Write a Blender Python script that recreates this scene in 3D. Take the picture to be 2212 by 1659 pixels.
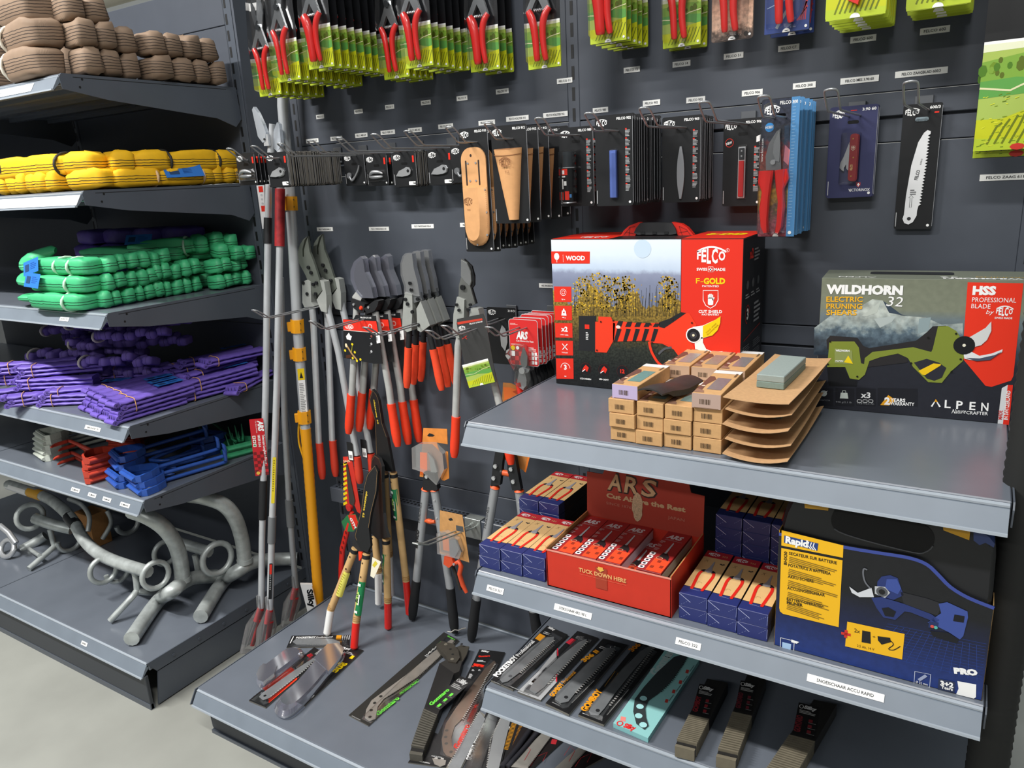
import bpy, math, random
from mathutils import Matrix, Vector, Euler
for o in list(bpy.data.objects): bpy.data.objects.remove(o)
SC = bpy.context.scene
COL = SC.collection
PI = math.pi
# ---------------------------------------------------------------- camera
CP = Vector((1.91803, -1.82940, 1.62340))
CR = ((0.8531072, 0.5191521, -0.0518567), (-0.0957525, 0.2534973, 0.9625854), (-0.5128738, 0.8162231, -0.2659705))
FP = 1625.68
cam = bpy.data.cameras.new('camera'); cam.sensor_width = 36; cam.sensor_fit = 'HORIZONTAL'; cam.lens = FP * 36 / 2212
cam.clip_start = 0.02
co = bpy.data.objects.new('camera', cam); COL.objects.link(co)
co.matrix_world = Matrix(((CR[0][0], CR[1][0], -CR[2][0], CP[0]), (CR[0][1], CR[1][1], -CR[2][1], CP[1]), (CR[0][2], CR[1][2], -CR[2][2], CP[2]), (0, 0, 0, 1)))
SC.camera = co
# ---------------------------------------------------------------- world, lamps, exposure
w = bpy.data.worlds.new('shop'); SC.world = w; w.use_nodes = True
w.node_tree.nodes['Background'].inputs[0].default_value = (0.86, 0.93, 1.0, 1)
w.node_tree.nodes['Background'].inputs[1].default_value = 0.44
def lamp(loc, sx, sy, watts, aim=None, col=(1, .98, .95)):
    l = bpy.data.lights.new('ceiling_lamp', 'AREA'); l.shape = 'RECTANGLE'; l.size = sx; l.size_y = sy; l.energy = watts; l.color = col
    o = bpy.data.objects.new('ceiling_lamp', l); COL.objects.link(o); o.location = loc
    if aim: o.rotation_euler = (Vector(aim) - Vector(loc)).to_track_quat('-Z', 'Y').to_euler()
    return o
lamp((-1.1, -2.15, 3.75), 1.5, .16, 200)
lamp((1.6, -2.15, 3.75), 1.5, .16, 85)
lamp((0.6, -5.5, 3.75), 3.0, .3, 100)
SC.view_settings.view_transform = 'Standard'; SC.view_settings.look = 'None'; SC.view_settings.exposure = 0.0; SC.view_settings.gamma = 1.0; SC.view_settings.use_curve_mapping = False
SC.cycles.max_bounces = 6; SC.cycles.transparent_max_bounces = 24; SC.cycles.transmission_bounces = 4; SC.cycles.caustics_reflective = False; SC.cycles.caustics_refractive = False
try: SC.cycles.use_denoising = True
except Exception: pass
# ---------------------------------------------------------------- helpers
def ray(px, py):
    a = ((px - 1106) / FP, -(py - 829.5) / FP, 1.0)
    return Vector(tuple(sum(CR[j][i] * a[j] for j in range(3)) for i in range(3)))
def PY(px, py, y): d = ray(px, py); return CP + d * ((y - CP.y) / d.y)      # point of a plane y = const, z = const, x = const
def PZ(px, py, z): d = ray(px, py); return CP + d * ((z - CP.z) / d.z)
def PX(px, py, x): d = ray(px, py); return CP + d * ((x - CP.x) / d.x)
def lin(h):
    h = h.lstrip('#'); r = []
    for i in (0, 2, 4):
        c = int(h[i:i + 2], 16) / 255
        r.append(c / 12.92 if c <= .04045 else ((c + .055) / 1.055) ** 2.4)
    return (r[0], r[1], r[2], 1)
MATS = {}
def M(h, rough=.5, metal=0., spec=.5, noise=0., scale=40., bump=0., name=None, coat=0.):
    k = (h, rough, metal, spec, noise, scale, bump, coat)
    if k in MATS: return MATS[k]
    m = bpy.data.materials.new(name or 'paint_' + h); m.use_nodes = True
    nt = m.node_tree; b = nt.nodes['Principled BSDF']
    c = lin(h); m.diffuse_color = c
    b.inputs['Base Color'].default_value = c; b.inputs['Roughness'].default_value = rough; b.inputs['Metallic'].default_value = metal
    b.inputs['Specular IOR Level'].default_value = spec
    if coat: b.inputs['Coat Weight'].default_value = coat; b.inputs['Coat Roughness'].default_value = .1
    if noise or bump:
        tc = nt.nodes.new('ShaderNodeTexCoord'); n = nt.nodes.new('ShaderNodeTexNoise'); n.inputs['Scale'].default_value = scale; n.inputs['Detail'].default_value = 6
        nt.links.new(tc.outputs['Object'], n.inputs['Vector'])
        if noise:
            r = nt.nodes.new('ShaderNodeMapRange'); r.inputs[1].default_value = .3; r.inputs[2].default_value = .7; r.inputs[3].default_value = 1 - noise; r.inputs[4].default_value = 1 + noise
            nt.links.new(n.outputs['Fac'], r.inputs[0])
            mx = nt.nodes.new('ShaderNodeMix'); mx.data_type = 'RGBA'; mx.blend_type = 'MULTIPLY'; mx.inputs[0].default_value = 1; mx.inputs[6].default_value = c
            nt.links.new(r.outputs[0], mx.inputs[7]); nt.links.new(mx.outputs[2], b.inputs['Base Color'])
        if bump:
            bp = nt.nodes.new('ShaderNodeBump'); bp.inputs['Strength'].default_value = bump; bp.inputs['Distance'].default_value = .002
            nt.links.new(n.outputs['Fac'], bp.inputs['Height']); nt.links.new(bp.outputs[0], b.inputs['Normal'])
    MATS[k] = m
    return m
def clear_mat(name, tint=(1, 1, 1), gl=.12, rough=.12, body=0., bcol=(.8, .8, .8)):
    m = bpy.data.materials.new(name); m.use_nodes = True; nt = m.node_tree
    for n in list(nt.nodes):
        if n.type != 'OUTPUT_MATERIAL': nt.nodes.remove(n)
    out = [n for n in nt.nodes if n.type == 'OUTPUT_MATERIAL'][0]
    t = nt.nodes.new('ShaderNodeBsdfTransparent'); t.inputs[0].default_value = (*tint, 1)
    g = nt.nodes.new('ShaderNodeBsdfGlossy'); g.inputs['Roughness'].default_value = rough
    lw = nt.nodes.new('ShaderNodeLayerWeight'); lw.inputs[0].default_value = .25
    mr = nt.nodes.new('ShaderNodeMapRange'); mr.inputs[3].default_value = gl * .5; mr.inputs[4].default_value = min(1, gl * 5)
    mx = nt.nodes.new('ShaderNodeMixShader')
    nt.links.new(lw.outputs['Fresnel'], mr.inputs[0]); nt.links.new(mr.outputs[0], mx.inputs[0]); nt.links.new(t.outputs[0], mx.inputs[1]); nt.links.new(g.outputs[0], mx.inputs[2])
    last = mx
    if body:
        d = nt.nodes.new('ShaderNodeBsdfDiffuse'); d.inputs[0].default_value = (*bcol, 1)
        m2 = nt.nodes.new('ShaderNodeMixShader'); m2.inputs[0].default_value = body
        nt.links.new(mx.outputs[0], m2.inputs[1]); nt.links.new(d.outputs[0], m2.inputs[2]); last = m2
    nt.links.new(last.outputs[0], out.inputs[0])
    return m
CLEAR = clear_mat('clear_blister')
FILM = clear_mat('clear_film', gl=.18, rough=.2, body=.10)
MILKY = clear_mat('milky_plastic', tint=(.9, .93, .97), gl=.12, rough=.25, body=.35, bcol=(.75, .8, .86))
SMOKE = clear_mat('smoky_clear_plastic', tint=(.72, .74, .8), gl=.2, rough=.12, body=.12, bcol=(.6, .6, .72))
def stripes(h, hs, zs, wd, axis=2, wob=.003, rough=.75):
    """fabric with woven dark lines at the local heights zs"""
    m = bpy.data.materials.new('fabric_' + h); m.use_nodes = True; nt = m.node_tree; b = nt.nodes['Principled BSDF']; b.inputs['Roughness'].default_value = rough
    tc = nt.nodes.new('ShaderNodeTexCoord'); n = nt.nodes.new('ShaderNodeTexNoise'); n.inputs['Scale'].default_value = 30; nt.links.new(tc.outputs['Object'], n.inputs['Vector'])
    sp = nt.nodes.new('ShaderNodeSeparateXYZ'); nt.links.new(tc.outputs['Object'], sp.inputs[0])
    a = nt.nodes.new('ShaderNodeMath'); a.operation = 'MULTIPLY_ADD'; a.inputs[1].default_value = wob * 2; nt.links.new(n.outputs['Fac'], a.inputs[0]); nt.links.new(sp.outputs[axis], a.inputs[2])
    last = None
    for z in zs:
        c = nt.nodes.new('ShaderNodeMath'); c.operation = 'COMPARE'; c.inputs[1].default_value = z + wob; c.inputs[2].default_value = wd; nt.links.new(a.outputs[0], c.inputs[0])
        if last is None: last = c
        else:
            d = nt.nodes.new('ShaderNodeMath'); d.operation = 'MAXIMUM'; nt.links.new(last.outputs[0], d.inputs[0]); nt.links.new(c.outputs[0], d.inputs[1]); last = d
    r = nt.nodes.new('ShaderNodeMapRange'); r.inputs[3].default_value = .82; r.inputs[4].default_value = 1.15; nt.links.new(n.outputs['Fac'], r.inputs[0])
    mx = nt.nodes.new('ShaderNodeMix'); mx.data_type = 'RGBA'; mx.blend_type = 'MULTIPLY'; mx.inputs[0].default_value = 1; mx.inputs[6].default_value = lin(h); nt.links.new(r.outputs[0], mx.inputs[7])
    m3 = nt.nodes.new('ShaderNodeMix'); m3.data_type = 'RGBA'; m3.inputs[7].default_value = lin(hs); nt.links.new(last.outputs[0], m3.inputs[0]); nt.links.new(mx.outputs[2], m3.inputs[6])
    nt.links.new(m3.outputs[2], b.inputs['Base Color'])
    w2 = nt.nodes.new('ShaderNodeTexWave'); w2.inputs['Scale'].default_value = 260; nt.links.new(tc.outputs['Object'], w2.inputs['Vector'])
    bp = nt.nodes.new('ShaderNodeBump'); bp.inputs['Strength'].default_value = .15; bp.inputs['Distance'].default_value = .001; nt.links.new(w2.outputs['Fac'], bp.inputs['Height']); nt.links.new(bp.outputs[0], b.inputs['Normal'])
    return m
TXT = {}
def glyphs(s, off, res=2):
    k = (s, off)
    if k not in TXT:
        cu = bpy.data.curves.new('t', 'FONT'); cu.body = s; cu.size = 1; cu.offset = off; cu.resolution_u = res; cu.fill_mode = 'FRONT'
        ob = bpy.data.objects.new('t', cu); me = bpy.data.meshes.new_from_object(ob)
        vs = [(v.co.x, v.co.y) for v in me.vertices]; fs = [tuple(p.vertices) for p in me.polygons]
        bpy.data.objects.remove(ob); bpy.data.meshes.remove(me); bpy.data.curves.remove(cu)
        if not vs: vs = [(0, 0)]
        x0 = min(v[0] for v in vs); x1 = max(v[0] for v in vs)
        TXT[k] = ([((v[0] - x0), v[1]) for v in vs], fs, x1 - x0)
    return TXT[k]
def RX(a): return Matrix.Rotation(math.radians(a), 4, 'X')
def RY(a): return Matrix.Rotation(math.radians(a), 4, 'Y')
def RZ(a): return Matrix.Rotation(math.radians(a), 4, 'Z')
def TR(x, y, z): return Matrix.Translation((x, y, z))
def frame(o, u, v):
    u = Vector(u).to_3d().normalized(); w = u.cross(Vector(v).to_3d()).normalized(); v = w.cross(u)
    return Matrix(((u.x, v.x, w.x, o[0]), (u.y, v.y, w.y, o[1]), (u.z, v.z, w.z, o[2]), (0, 0, 0, 1)))
def framev(o, v, n):
    u = Vector(v).cross(Vector(n)).normalized(); return frame(o, u, v)
class G:
    def __init__(s, T=None): s.v = []; s.f = []; s.fm = []; s.fs = []; s.ms = []; s.T = T or Matrix()
    def mi(s, m):
        if m not in s.ms: s.ms.append(m)
        return s.ms.index(m)
    def add(s, vs, fs, m, sm=False):
        b = len(s.v); T = s.T; k = s.mi(m)
        s.v += [T @ Vector(p) for p in vs]
        for f in fs: s.f.append(tuple(b + i for i in f)); s.fm.append(k); s.fs.append(sm)
        return s
    def box(s, x0, x1, y0, y1, z0, z1, m, c=0):
        if not c:
            vs = [(x, y, z) for z in (z0, z1) for y in (y0, y1) for x in (x0, x1)]
            return s.add(vs, [(0, 2, 3, 1), (4, 5, 7, 6), (0, 1, 5, 4), (2, 6, 7, 3), (0, 4, 6, 2), (1, 3, 7, 5)], m)
        vs = []; idx = {}
        for i, (x, sx) in enumerate(((x0, 1), (x1, -1))):
            for j, (y, sy) in enumerate(((y0, 1), (y1, -1))):
                for k, (z, sz) in enumerate(((z0, 1), (z1, -1))):
                    for a, p in enumerate(((x, y + sy * c, z + sz * c), (x + sx * c, y, z + sz * c), (x + sx * c, y + sy * c, z))):
                        idx[i, j, k, a] = len(vs); vs.append(p)
        g = lambda i, j, k, a: idx[i, j, k, a]; fs = []
        q = ((0, 0), (1, 0), (1, 1), (0, 1))
        for e in (0, 1):
            fs += [tuple(g(e, a, b, 0) for a, b in q), tuple(g(a, e, b, 1) for a, b in q), tuple(g(a, b, e, 2) for a, b in q)]
        for a in (0, 1):
            for b in (0, 1):
                fs += [(g(0, a, b, 1), g(1, a, b, 1), g(1, a, b, 2), g(0, a, b, 2)), (g(a, 0, b, 0), g(a, 1, b, 0), g(a, 1, b, 2), g(a, 0, b, 2)), (g(a, b, 0, 0), g(a, b, 1, 0), g(a, b, 1, 1), g(a, b, 0, 1))]
                fs += [(g(a, b, k, 0), g(a, b, k, 1), g(a, b, k, 2)) for k in (0, 1)]
        return s.add(vs, fs, m)
    def poly(s, pts, z, m): return s.add([(p[0], p[1], z) for p in pts], [tuple(range(len(pts)))], m)
    def rect(s, x0, y0, x1, y1, z, m): return s.poly(((x0, y0), (x1, y0), (x1, y1), (x0, y1)), z, m)
    def rrect(s, x0, y0, x1, y1, r, z, m): return s.poly(rr(x0, y0, x1, y1, r), z, m)
    def disc(s, x, y, r, z, m, n=16, ry=None): return s.poly([(x + r * math.cos(2 * PI * i / n), y + (ry or r) * math.sin(2 * PI * i / n)) for i in range(n)], z, m)
    def prism(s, pts, z0, z1, m, sm=False, top=None, side=None):
        n = len(pts); vs = [(p[0], p[1], z0) for p in pts] + [(p[0], p[1], z1) for p in (top or pts)]
        s.add(vs, [(i, (i + 1) % n, n + (i + 1) % n, n + i) for i in range(n)], side or m, sm)
        return s.add(vs, [tuple(range(n - 1, -1, -1)), tuple(range(n, 2 * n))], m)
    def line(s, pts, wd, z, m, closed=False):
        P = [Vector((p[0], p[1])) for p in pts]; n = len(P); vs = []
        for i in range(n):
            a = P[i - 1] if (i or closed) else P[i]; b = P[(i + 1) % n] if (i < n - 1 or closed) else P[i]
            d = (b - a).normalized() if (b - a).length > 1e-9 else Vector((1, 0)); q = Vector((-d.y, d.x)) * wd / 2
            vs += [(P[i].x + q.x, P[i].y + q.y, z), (P[i].x - q.x, P[i].y - q.y, z)]
        k = n if closed else n - 1
        return s.add(vs, [(2 * i, 2 * i + 1, 2 * ((i + 1) % n) + 1, 2 * ((i + 1) % n)) for i in range(k)], m)
    def text(s, t, x, y, h, z, m, w=None, b=.0, it=0, rot=0, al='l'):
        vs, fs, wd = glyphs(t, b); k = h / .69; kx = w / wd if w else k; c, n = math.cos(math.radians(rot)), math.sin(math.radians(rot))
        ox = {'l': 0, 'c': -wd * kx / 2, 'r': -wd * kx}[al]
        out = []
        for a, e in vs:
            a, e = a * kx + ox + e * k * it, e * k
            out.append((x + a * c - e * n, y + a * n + e * c, z))
        return s.add(out, fs, m)
    def bars(s, x, y, w, h, n, z, m, seed=1, gap=.5):
        R = random.Random(seed); p = h / n
        for i in range(n): s.rect(x, y + h - p * (i + 1) + p * gap * .5, x + w * R.uniform(.6, 1), y + h - p * i - p * gap * .5, z, m)
        return s
    def code(s, x, y, w, h, z, m, seed=3):
        R = random.Random(seed); a = x
        while a < x + w - .0006:
            b = R.uniform(.0008, .002); s.rect(a, y, min(a + b, x + w), y + h, z, m); a += b + R.uniform(.0007, .0018)
        return s
    def tube(s, pts, r, m, n=8, closed=False, cap=True, sq=1.0, up=None, sm=True):
        P = [Vector(p) for p in pts]; k = len(P); rs = r if isinstance(r, (list, tuple)) else [r] * k; vs = []; N = None
        for i in range(k):
            a = P[i - 1] if (i or closed) else P[i]; b = P[(i + 1) % k] if (i < k - 1 or closed) else P[i]
            t = (b - a).normalized()
            if N is None: N = Vector(up) if up else (Vector((0, 0, 1)) if abs(t.z) < .9 else Vector((1, 0, 0)))
            N = (N - t * N.dot(t)).normalized(); B = t.cross(N)
            for j in range(n):
                g = 2 * PI * (j + .5) / n; vs.append(P[i] + (N * math.cos(g) * sq + B * math.sin(g)) * rs[i])
        q = k if closed else k - 1
        fs = [(i * n + j, i * n + (j + 1) % n, ((i + 1) % k) * n + (j + 1) % n, ((i + 1) % k) * n + j) for i in range(q) for j in range(n)]
        s.add(vs, fs, m, sm)
        if cap and not closed: s.add(vs, [tuple(range(n - 1, -1, -1)), tuple(range((k - 1) * n, k * n))], m)
        return s
    def sheet(s, rows, m, sm=True):
        n = len(rows[0]); vs = [p for r in rows for p in r]
        return s.add(vs, [(i * n + j, i * n + j + 1, (i + 1) * n + j + 1, (i + 1) * n + j) for i in range(len(rows) - 1) for j in range(n - 1)], m, sm)
    def mesh(s, name):
        me = bpy.data.meshes.new(name); me.from_pydata([tuple(v) for v in s.v], [], s.f)
        for m in s.ms: me.materials.append(m)
        me.polygons.foreach_set('material_index', s.fm); me.polygons.foreach_set('use_smooth', s.fs); me.update()
        return me
    def ob(s, name, par=None, mat=None, lab=None):
        o = bpy.data.objects.new(name, s.mesh(name)); COL.objects.link(o)
        if par is not None: o.parent = par
        if mat is not None: o.matrix_local = mat
        if lab: o['label'] = lab
        return o
def rr(x0, y0, x1, y1, r, n=4):
    out = []
    for cx, cy, a in ((x1 - r, y1 - r, 0), (x0 + r, y1 - r, 90), (x0 + r, y0 + r, 180), (x1 - r, y0 + r, 270)):
        out += [(cx + r * math.cos(math.radians(a + 90 * i / n)), cy + r * math.sin(math.radians(a + 90 * i / n))) for i in range(n + 1)]
    return out
def sm(pts, n=4, closed=False):
    """Catmull-Rom through the points"""
    P = [Vector(p) for p in pts]; k = len(P); out = []
    for i in range(k if closed else k - 1):
        a = P[i - 1] if (i or closed) else P[i]; b = P[i]; c = P[(i + 1) % k]; d = P[(i + 2) % k] if (i + 2 < k or closed) else c
        for j in range(n):
            t = j / n; out.append(.5 * ((2 * b) + (c - a) * t + (2 * a - 5 * b + 4 * c - d) * t * t + (3 * b - a - 3 * c + d) * t ** 3))
    if not closed: out.append(P[-1])
    return [tuple(p) for p in out]
def tag(o, label, cat, group=None, kind=None):
    if label: o['label'] = label
    if cat: o['category'] = cat
    if group: o['group'] = group
    if kind: o['kind'] = kind
    return o
def thing(name, label, cat, group=None, mat=None, g=None):
    o = bpy.data.objects.new(name, g.mesh(name) if g else None); COL.objects.link(o)
    if mat is not None: o.matrix_world = mat
    if not g: o.empty_display_size = .05
    return tag(o, label, cat, group)
KIDS = {}
def kids(o):
    return [c for c in o.children]
def dup(root, mat=None, label=None, group=None, skip=()):
    def cp(o, par):
        c = o.copy(); COL.objects.link(c)
        if par is not None: c.parent = par
        for ch in o.children:
            if ch.name.split('.')[0] not in skip: cp(ch, c)
        return c
    r = cp(root, None)
    if mat is not None: r.matrix_world = mat
    if label: r['label'] = label
    if group: r['group'] = group
    return r
def hang(x, y, z, yaw=0, tilt=0, roll=0): return TR(x, y, z) @ RZ(yaw) @ RX(90 + tilt) @ RZ(roll)   # a card's own plane upright, facing the aisle
def lie(x, y, z, rot=0, tilt=0, side=0): return TR(x, y, z) @ RZ(rot) @ RX(tilt) @ RY(side)
def struct(g, name):
    o = g.ob(name); o['kind'] = 'structure'; return o
WHITE = M('f2f2ee', .55); BLACK = M('17181a', .45); RED = M('e3291c', .45); DARK = M('0d0e10', .6)
# ---------------------------------------------------------------- room
STEEL = M('50565f', .36, 0, .5, .05, 9, .03, 'anthracite_powder_coat')
PANEL = M('4a4f58', .5, 0, .45, .04, 14, .04, 'anthracite_panel')
DECK = M('646a73', .27, 0, .55, .07, 6, .03, 'anthracite_deck')
RAIL = M('727b85', .35, 0, .5, .06, 11, 0, 'grey_price_rail')
RAILL = M('9aa2aa', .3, 0, .5, 0, 1, 0, 'light_rail_lip')
CONC = M('93948d', .5, 0, .35, .1, 3.2, .05, 'polished_concrete')
g = G(); g.box(-9, 9, -9, 4, -.1, 0, CONC); struct(g, 'floor')
g = G(); g.box(-9, 9, 2.6, 2.75, 0, 4.3, M('e6e6e0', .8)); struct(g, 'wall_back')
g = G(); g.box(2.03, 7, .1, .16, 0, 3.2, M('c9cdc9', .8, 0, .3, .03, 5)); struct(g, 'wall_partition')
g = G(); g.box(-9, 9, -7.2, -7, 0, 4.3, M('5d5f61', .8)); struct(g, 'added_wall_front')  # unseen wall, added to block level ambient light from the aisle
g = G(); g.box(-7.2, -7, -7, 2.6, 0, 4.3, M('8a8c8d', .8)); struct(g, 'added_wall_left')  # unseen wall, added to keep ambient side light off the shelves
g = G(); g.box(6.9, 7, -7, .1, 0, 4.3, M('c9ccc9', .8, 0, .3, .03, 5)); struct(g, 'wall_right')
g = G(); g.tube([(-9, 1.9, 3.05), (9, 1.9, 3.05)], .06, M('d8d2c0', .6), 12); tag(thing('ceiling_pipe', 'pale beige pipe running overhead behind the left shelving', 'pipe', g=g), None, None)
# ---------------------------------------------------------------- gondola helpers
def rail_g(x0, x1, y, z, d=.0):
    """price rail extruded along x, front of deck at y, deck top z"""
    g = G()
    def ext(prof, m):
        n = len(prof); vs = [(x0, y + a, z + b) for a, b in prof] + [(x1, y + a, z + b) for a, b in prof]
        g.add(vs, [(i, (i + 1) % n, n + (i + 1) % n, n + i) for i in range(n)] + [tuple(range(n - 1, -1, -1)), tuple(range(n, 2 * n))], m)
    ext(((0, -.003), (-.006, -.005), (-.006, -.008), (0, -.02)), RAILL)
    ext(((-.001, -.0095), (-.008, -.0095), (-.0275, -.0405), (-.0245, -.0425), (-.001, -.02)), RAIL)
    ext(((-.0275, -.0405), (-.0315, -.0405), (-.0325, -.0445), (-.0245, -.0445)), RAILL)
    return g
def price(par, mat, t, w, h=.013, gap=.0):
    g = G(); g.box(-w / 2, w / 2, -h / 2, h / 2, 0, .0008, WHITE)
    g.text(t, 0, -h * .2, h * .4, .0013, M('3a3c40', .7), w=w * .74, b=.012, al='c')
    return g.ob('price_label', par, mat)
def on_rail(x, y, z): return frame((x, y - .0185, z - .0252), (1, 0, 0), (0, .0195, .031))
def shelf(name, label, x0, x1, y0, depth, z, labels=(), ends='both', group=None):
    r = thing(name, label, 'shelf', group)
    yf = y0 - depth
    g = G(); g.box(x0 + .004, x1 - .004, yf, y0 - .012, z - .03, z, DECK, .002)
    for k in range(4): g.box(x0 + .02, x1 - .02, yf + .05 + k * .14, yf + .075 + k * .14, z - .042, z - .03, STEEL)
    g.ob('deck', r)
    for xe in ((x0, x1) if ends == 'both' else (x1,)):
        for_ = 1 if xe == x0 else -1
        g = G(frame((xe + (0.0 if for_ > 0 else -.0025), 0, 0), (0, 1, 0), (0, 0, 1)))
        g.prism([(yf - .001, z + .0003), (y0 - .01, z + .0003), (y0 - .004, z - .1), (y0 - .03, z - .125), (y0 - .1, z - .1), (yf + .12, z - .062), (yf - .004, z - .04), (yf - .008, z - .01)], 0, .0025, STEEL)
        for ry_, rz_ in ((.055, -.012), (.045, -.033)): g.disc(yf + ry_, z + rz_, .0035, .0029 if for_ < 0 else -.0004, DARK, 8)
        g.line([(yf + .03, z - .008), (y0 - .05, z - .008)], .0015, .0029 if for_ < 0 else -.0004, DARK)
        g.ob('side_bracket', r)
    rail_g(x0 + .006, x1 - .006, yf, z).ob('price_rail', r)
    for x, t, w in labels: price(r, on_rail(x, yf, z), t, w)
    return r
def slots(par, x, y, z0, z1, s=.004):
    g = G(frame((x, y - .0006, 0), (1, 0, 0), (0, 0, 1))); z = z0
    while z < z1: g.rect(-s, z, s, z + .032, 0, DARK); z += .05
    return g.ob('slot_perforation', par)
# ---------------------------------------------------------------- main gondola (two bays, x 0..2)
gon = thing('gondola_shelving', 'anthracite steel gondola of two bays with a panelled back wall for hanging tools', 'shelving unit')
rows = [(.165, .65), (.65, 1.15), (1.25, 1.65), (1.75, 2.15), (2.25, 2.45)]
for b in (0, 1):
    for z0, z1 in rows:
        g = G(); g.box(b + .016, b + .984, 0, .02, z0 + .0012, z1 - .0012, PANEL, .0015); g.ob('back_panel', gon)
    for z0 in (1.15, 1.65, 2.15):
        g = G(); g.box(b + .016, b + .984, .012, .03, z0, z0 + .1, PANEL)
        g.box(b + .016, b + .984, .0, .02, z0 + .053, z0 + .099, PANEL, .0015); g.box(b + .016, b + .984, .003, .02, z0 + .001, z0 + .047, PANEL, .0015); g.ob('hook_rail', gon)
for x in (0, 1, 2):
    g = G(); g.box(x - .016, x + .016, .0, .07, 0, 2.5, PANEL, .001); u = g.ob('upright', gon)
    slots(u, x, 0, .2, 2.4)
for b in (0, 1):
    g = G(); g.box(b + .003, b + .997, -.684, -.012, .135, .165, DECK, .002); g.ob('base_deck', gon)
    rail_g(b + .006, b + .994, -.684, .165).ob('price_rail', gon)
    g = G(); g.box(b + .02, b + .995, -.668, -.655, .012, .135, M('383c43', .5), .002); g.box(b + .02, b + .995, -.674, -.655, .0, .012, STEEL); g.ob('kick_plate', gon)
    g = G(); g.tube([(b + .02, -.012, .168), (b + .98, -.012, .168)], .005, RAIL, 6); g.ob('deck_edge_trim', gon)
for x in (0, 1, 2):
    g = G(frame((x - .002, 0, 0), (0, 1, 0), (0, 0, 1))); g.prism([(-.69, .163), (0, .168), (0, 0), (-.655, 0), (-.66, .1), (-.715, .125)], 0, .003, STEEL); g.ob('base_side_plate', gon)
# perforated cross bar, left bay
g = G(); g.box(-.005, .99, -.045, -.002, .52, .575, STEEL, .002); bar = g.ob('perforated_bar', gon)
g = G()
for k in range(62):
    for yy in (-.034, -.02): g.rect(.012 + k * .0157, yy, .021 + k * .0157, yy + .007, .5757, DARK)
g.ob('bar_perforation', bar)
WL = [(.112, 1.834, 'FELCO 2', .034), (.273, 1.836, 'FELCO 6', .034), (.396, 1.838, 'FELCO 7', .034), (.53, 1.838, 'FELCO 8', .035), (.656, 1.838, 'FELCO 9', .036), (.788, 1.843, 'FELCO 10', .04), (.976, 1.85, 'FELCO 11', .044),
 (.066, 1.765, 'FELCO MES 2/3', .055), (.171, 1.765, 'FELCO MES 2/1', .05), (.275, 1.767, 'FELCO MES 2/4', .05), (.38, 1.768, 'FELCO VEER 2/91', .055), (.483, 1.767, 'FELCO MES 4/3', .05), (.594, 1.769, 'FELCO MES 7/3', .052), (.733, 1.768, 'FELCO MES 9/3', .054), (.831, 1.771, 'FELCO HOLSTER 910', .07), (.946, 1.771, 'FELCO HOLSTER 912', .072),
 (.076, 1.487, 'FELCO TAKKESCHAAR 22', .072), (.309, 1.486, 'FELCO TAKKESCHAAR 211-60', .082), (.482, 1.492, 'FELCO TAKKESCHAAR 210EL-40', .084), (.66, 1.494, 'FELCO TAKKESCHAAR 210', .08), (.906, 1.325, 'ARS SNOEISCHAAR', .06),
 (1.074, 1.771, 'FELCO 980', .042), (1.209, 1.776, 'FELCO 902', .044), (1.318, 1.773, 'FELCO 903', .045), (1.448, 1.776, 'FELCO 906', .046), (1.559, 1.78, 'FELCO 300', .047), (1.669, 1.78, 'FELCO MES 3.90.60', .074), (1.783, 1.782, 'FELCO ZAAGBLAD 600/3', .094),
 (1.159, 1.856, 'FELCO 12', .042), (1.283, 1.855, 'FELCO 14', .043), (1.404, 1.858, 'FELCO 51', .044), (1.523, 1.86, 'FELCO C7', .044), (1.671, 1.859, 'FELCO 600', .049), (1.801, 1.858, 'FELCO 602', .052), (1.947, 1.571, 'FELCO ZAAG 611', .085)]
for x, z, t, w_ in WL: price(gon, frame((x, -.0004, z), (1, 0, -.0), (0, 0, 1)), t, w_, .0125)
# ---------------------------------------------------------------- the three shelves of the right bay
shelf('gondola_shelf', 'uppermost grey shelf of the right bay carrying two large tool boxes', 1, 2, 0, .566, 1.115)
shelf('gondola_shelf', 'middle grey shelf of the right bay carrying red, blue and yellow boxes', 1, 2, 0, .566, .755, ((1.062, 'FELCO 321', .044), (1.257, 'STEKSCHAAR ARS 100 L', .088), (1.508, 'FELCO 322', .05), (1.79, 'SNOEISCHAAR ACCU RAPID', .125)))
shelf('gondola_shelf', 'lowest grey shelf of the right bay carrying carded saw blades', 1, 2, 0, .566, .4437)
# ---------------------------------------------------------------- left gondola
XL = -.2487
gl = thing('gondola_shelving', 'anthracite steel gondola on the left stacked with coloured lifting slings', 'shelving unit')
for x0, x1 in ((-1.23, XL - .022), (-2.23, -1.26)):
    for z0, z1 in ((.165, .65), (.65, 1.15), (1.15, 1.65), (1.65, 2.15), (2.15, 2.28)):
        g = G(); g.box(x0, x1, 0, .02, z0 + .001, z1 - .001, PANEL, .0015); g.ob('back_panel', gl)
for x in (XL - .004, -1.245):
    g = G(); g.box(x - .016, x + .02, .0, .08, 0, 2.5, STEEL, .001); u = g.ob('upright', gl); slots(u, x - .006, 0, .2, 2.4, .005)
g = G(); g.box(XL + .02, XL + .03, .0, .4, 0, 2.6, PANEL); g.ob('end_panel', gl)
for x0, x1 in ((XL - 1.0, XL), (XL - 2.0, XL - 1.0)):
    g = G(); g.box(x0 + .003, x1 - .003, -.68, -.012, .136, .166, DECK, .002); g.ob('base_deck', gl)
    rail_g(x0 + .006, x1 - .006, -.68, .166).ob('price_rail', gl)
    g = G(); g.box(x0, x1 - .003, -.7, -.688, 0, .125, M('34383e', .5), .002); g.box(x0, x1 - .003, -.702, -.688, 0, .02, STEEL); g.ob('kick_plate', gl)
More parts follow.
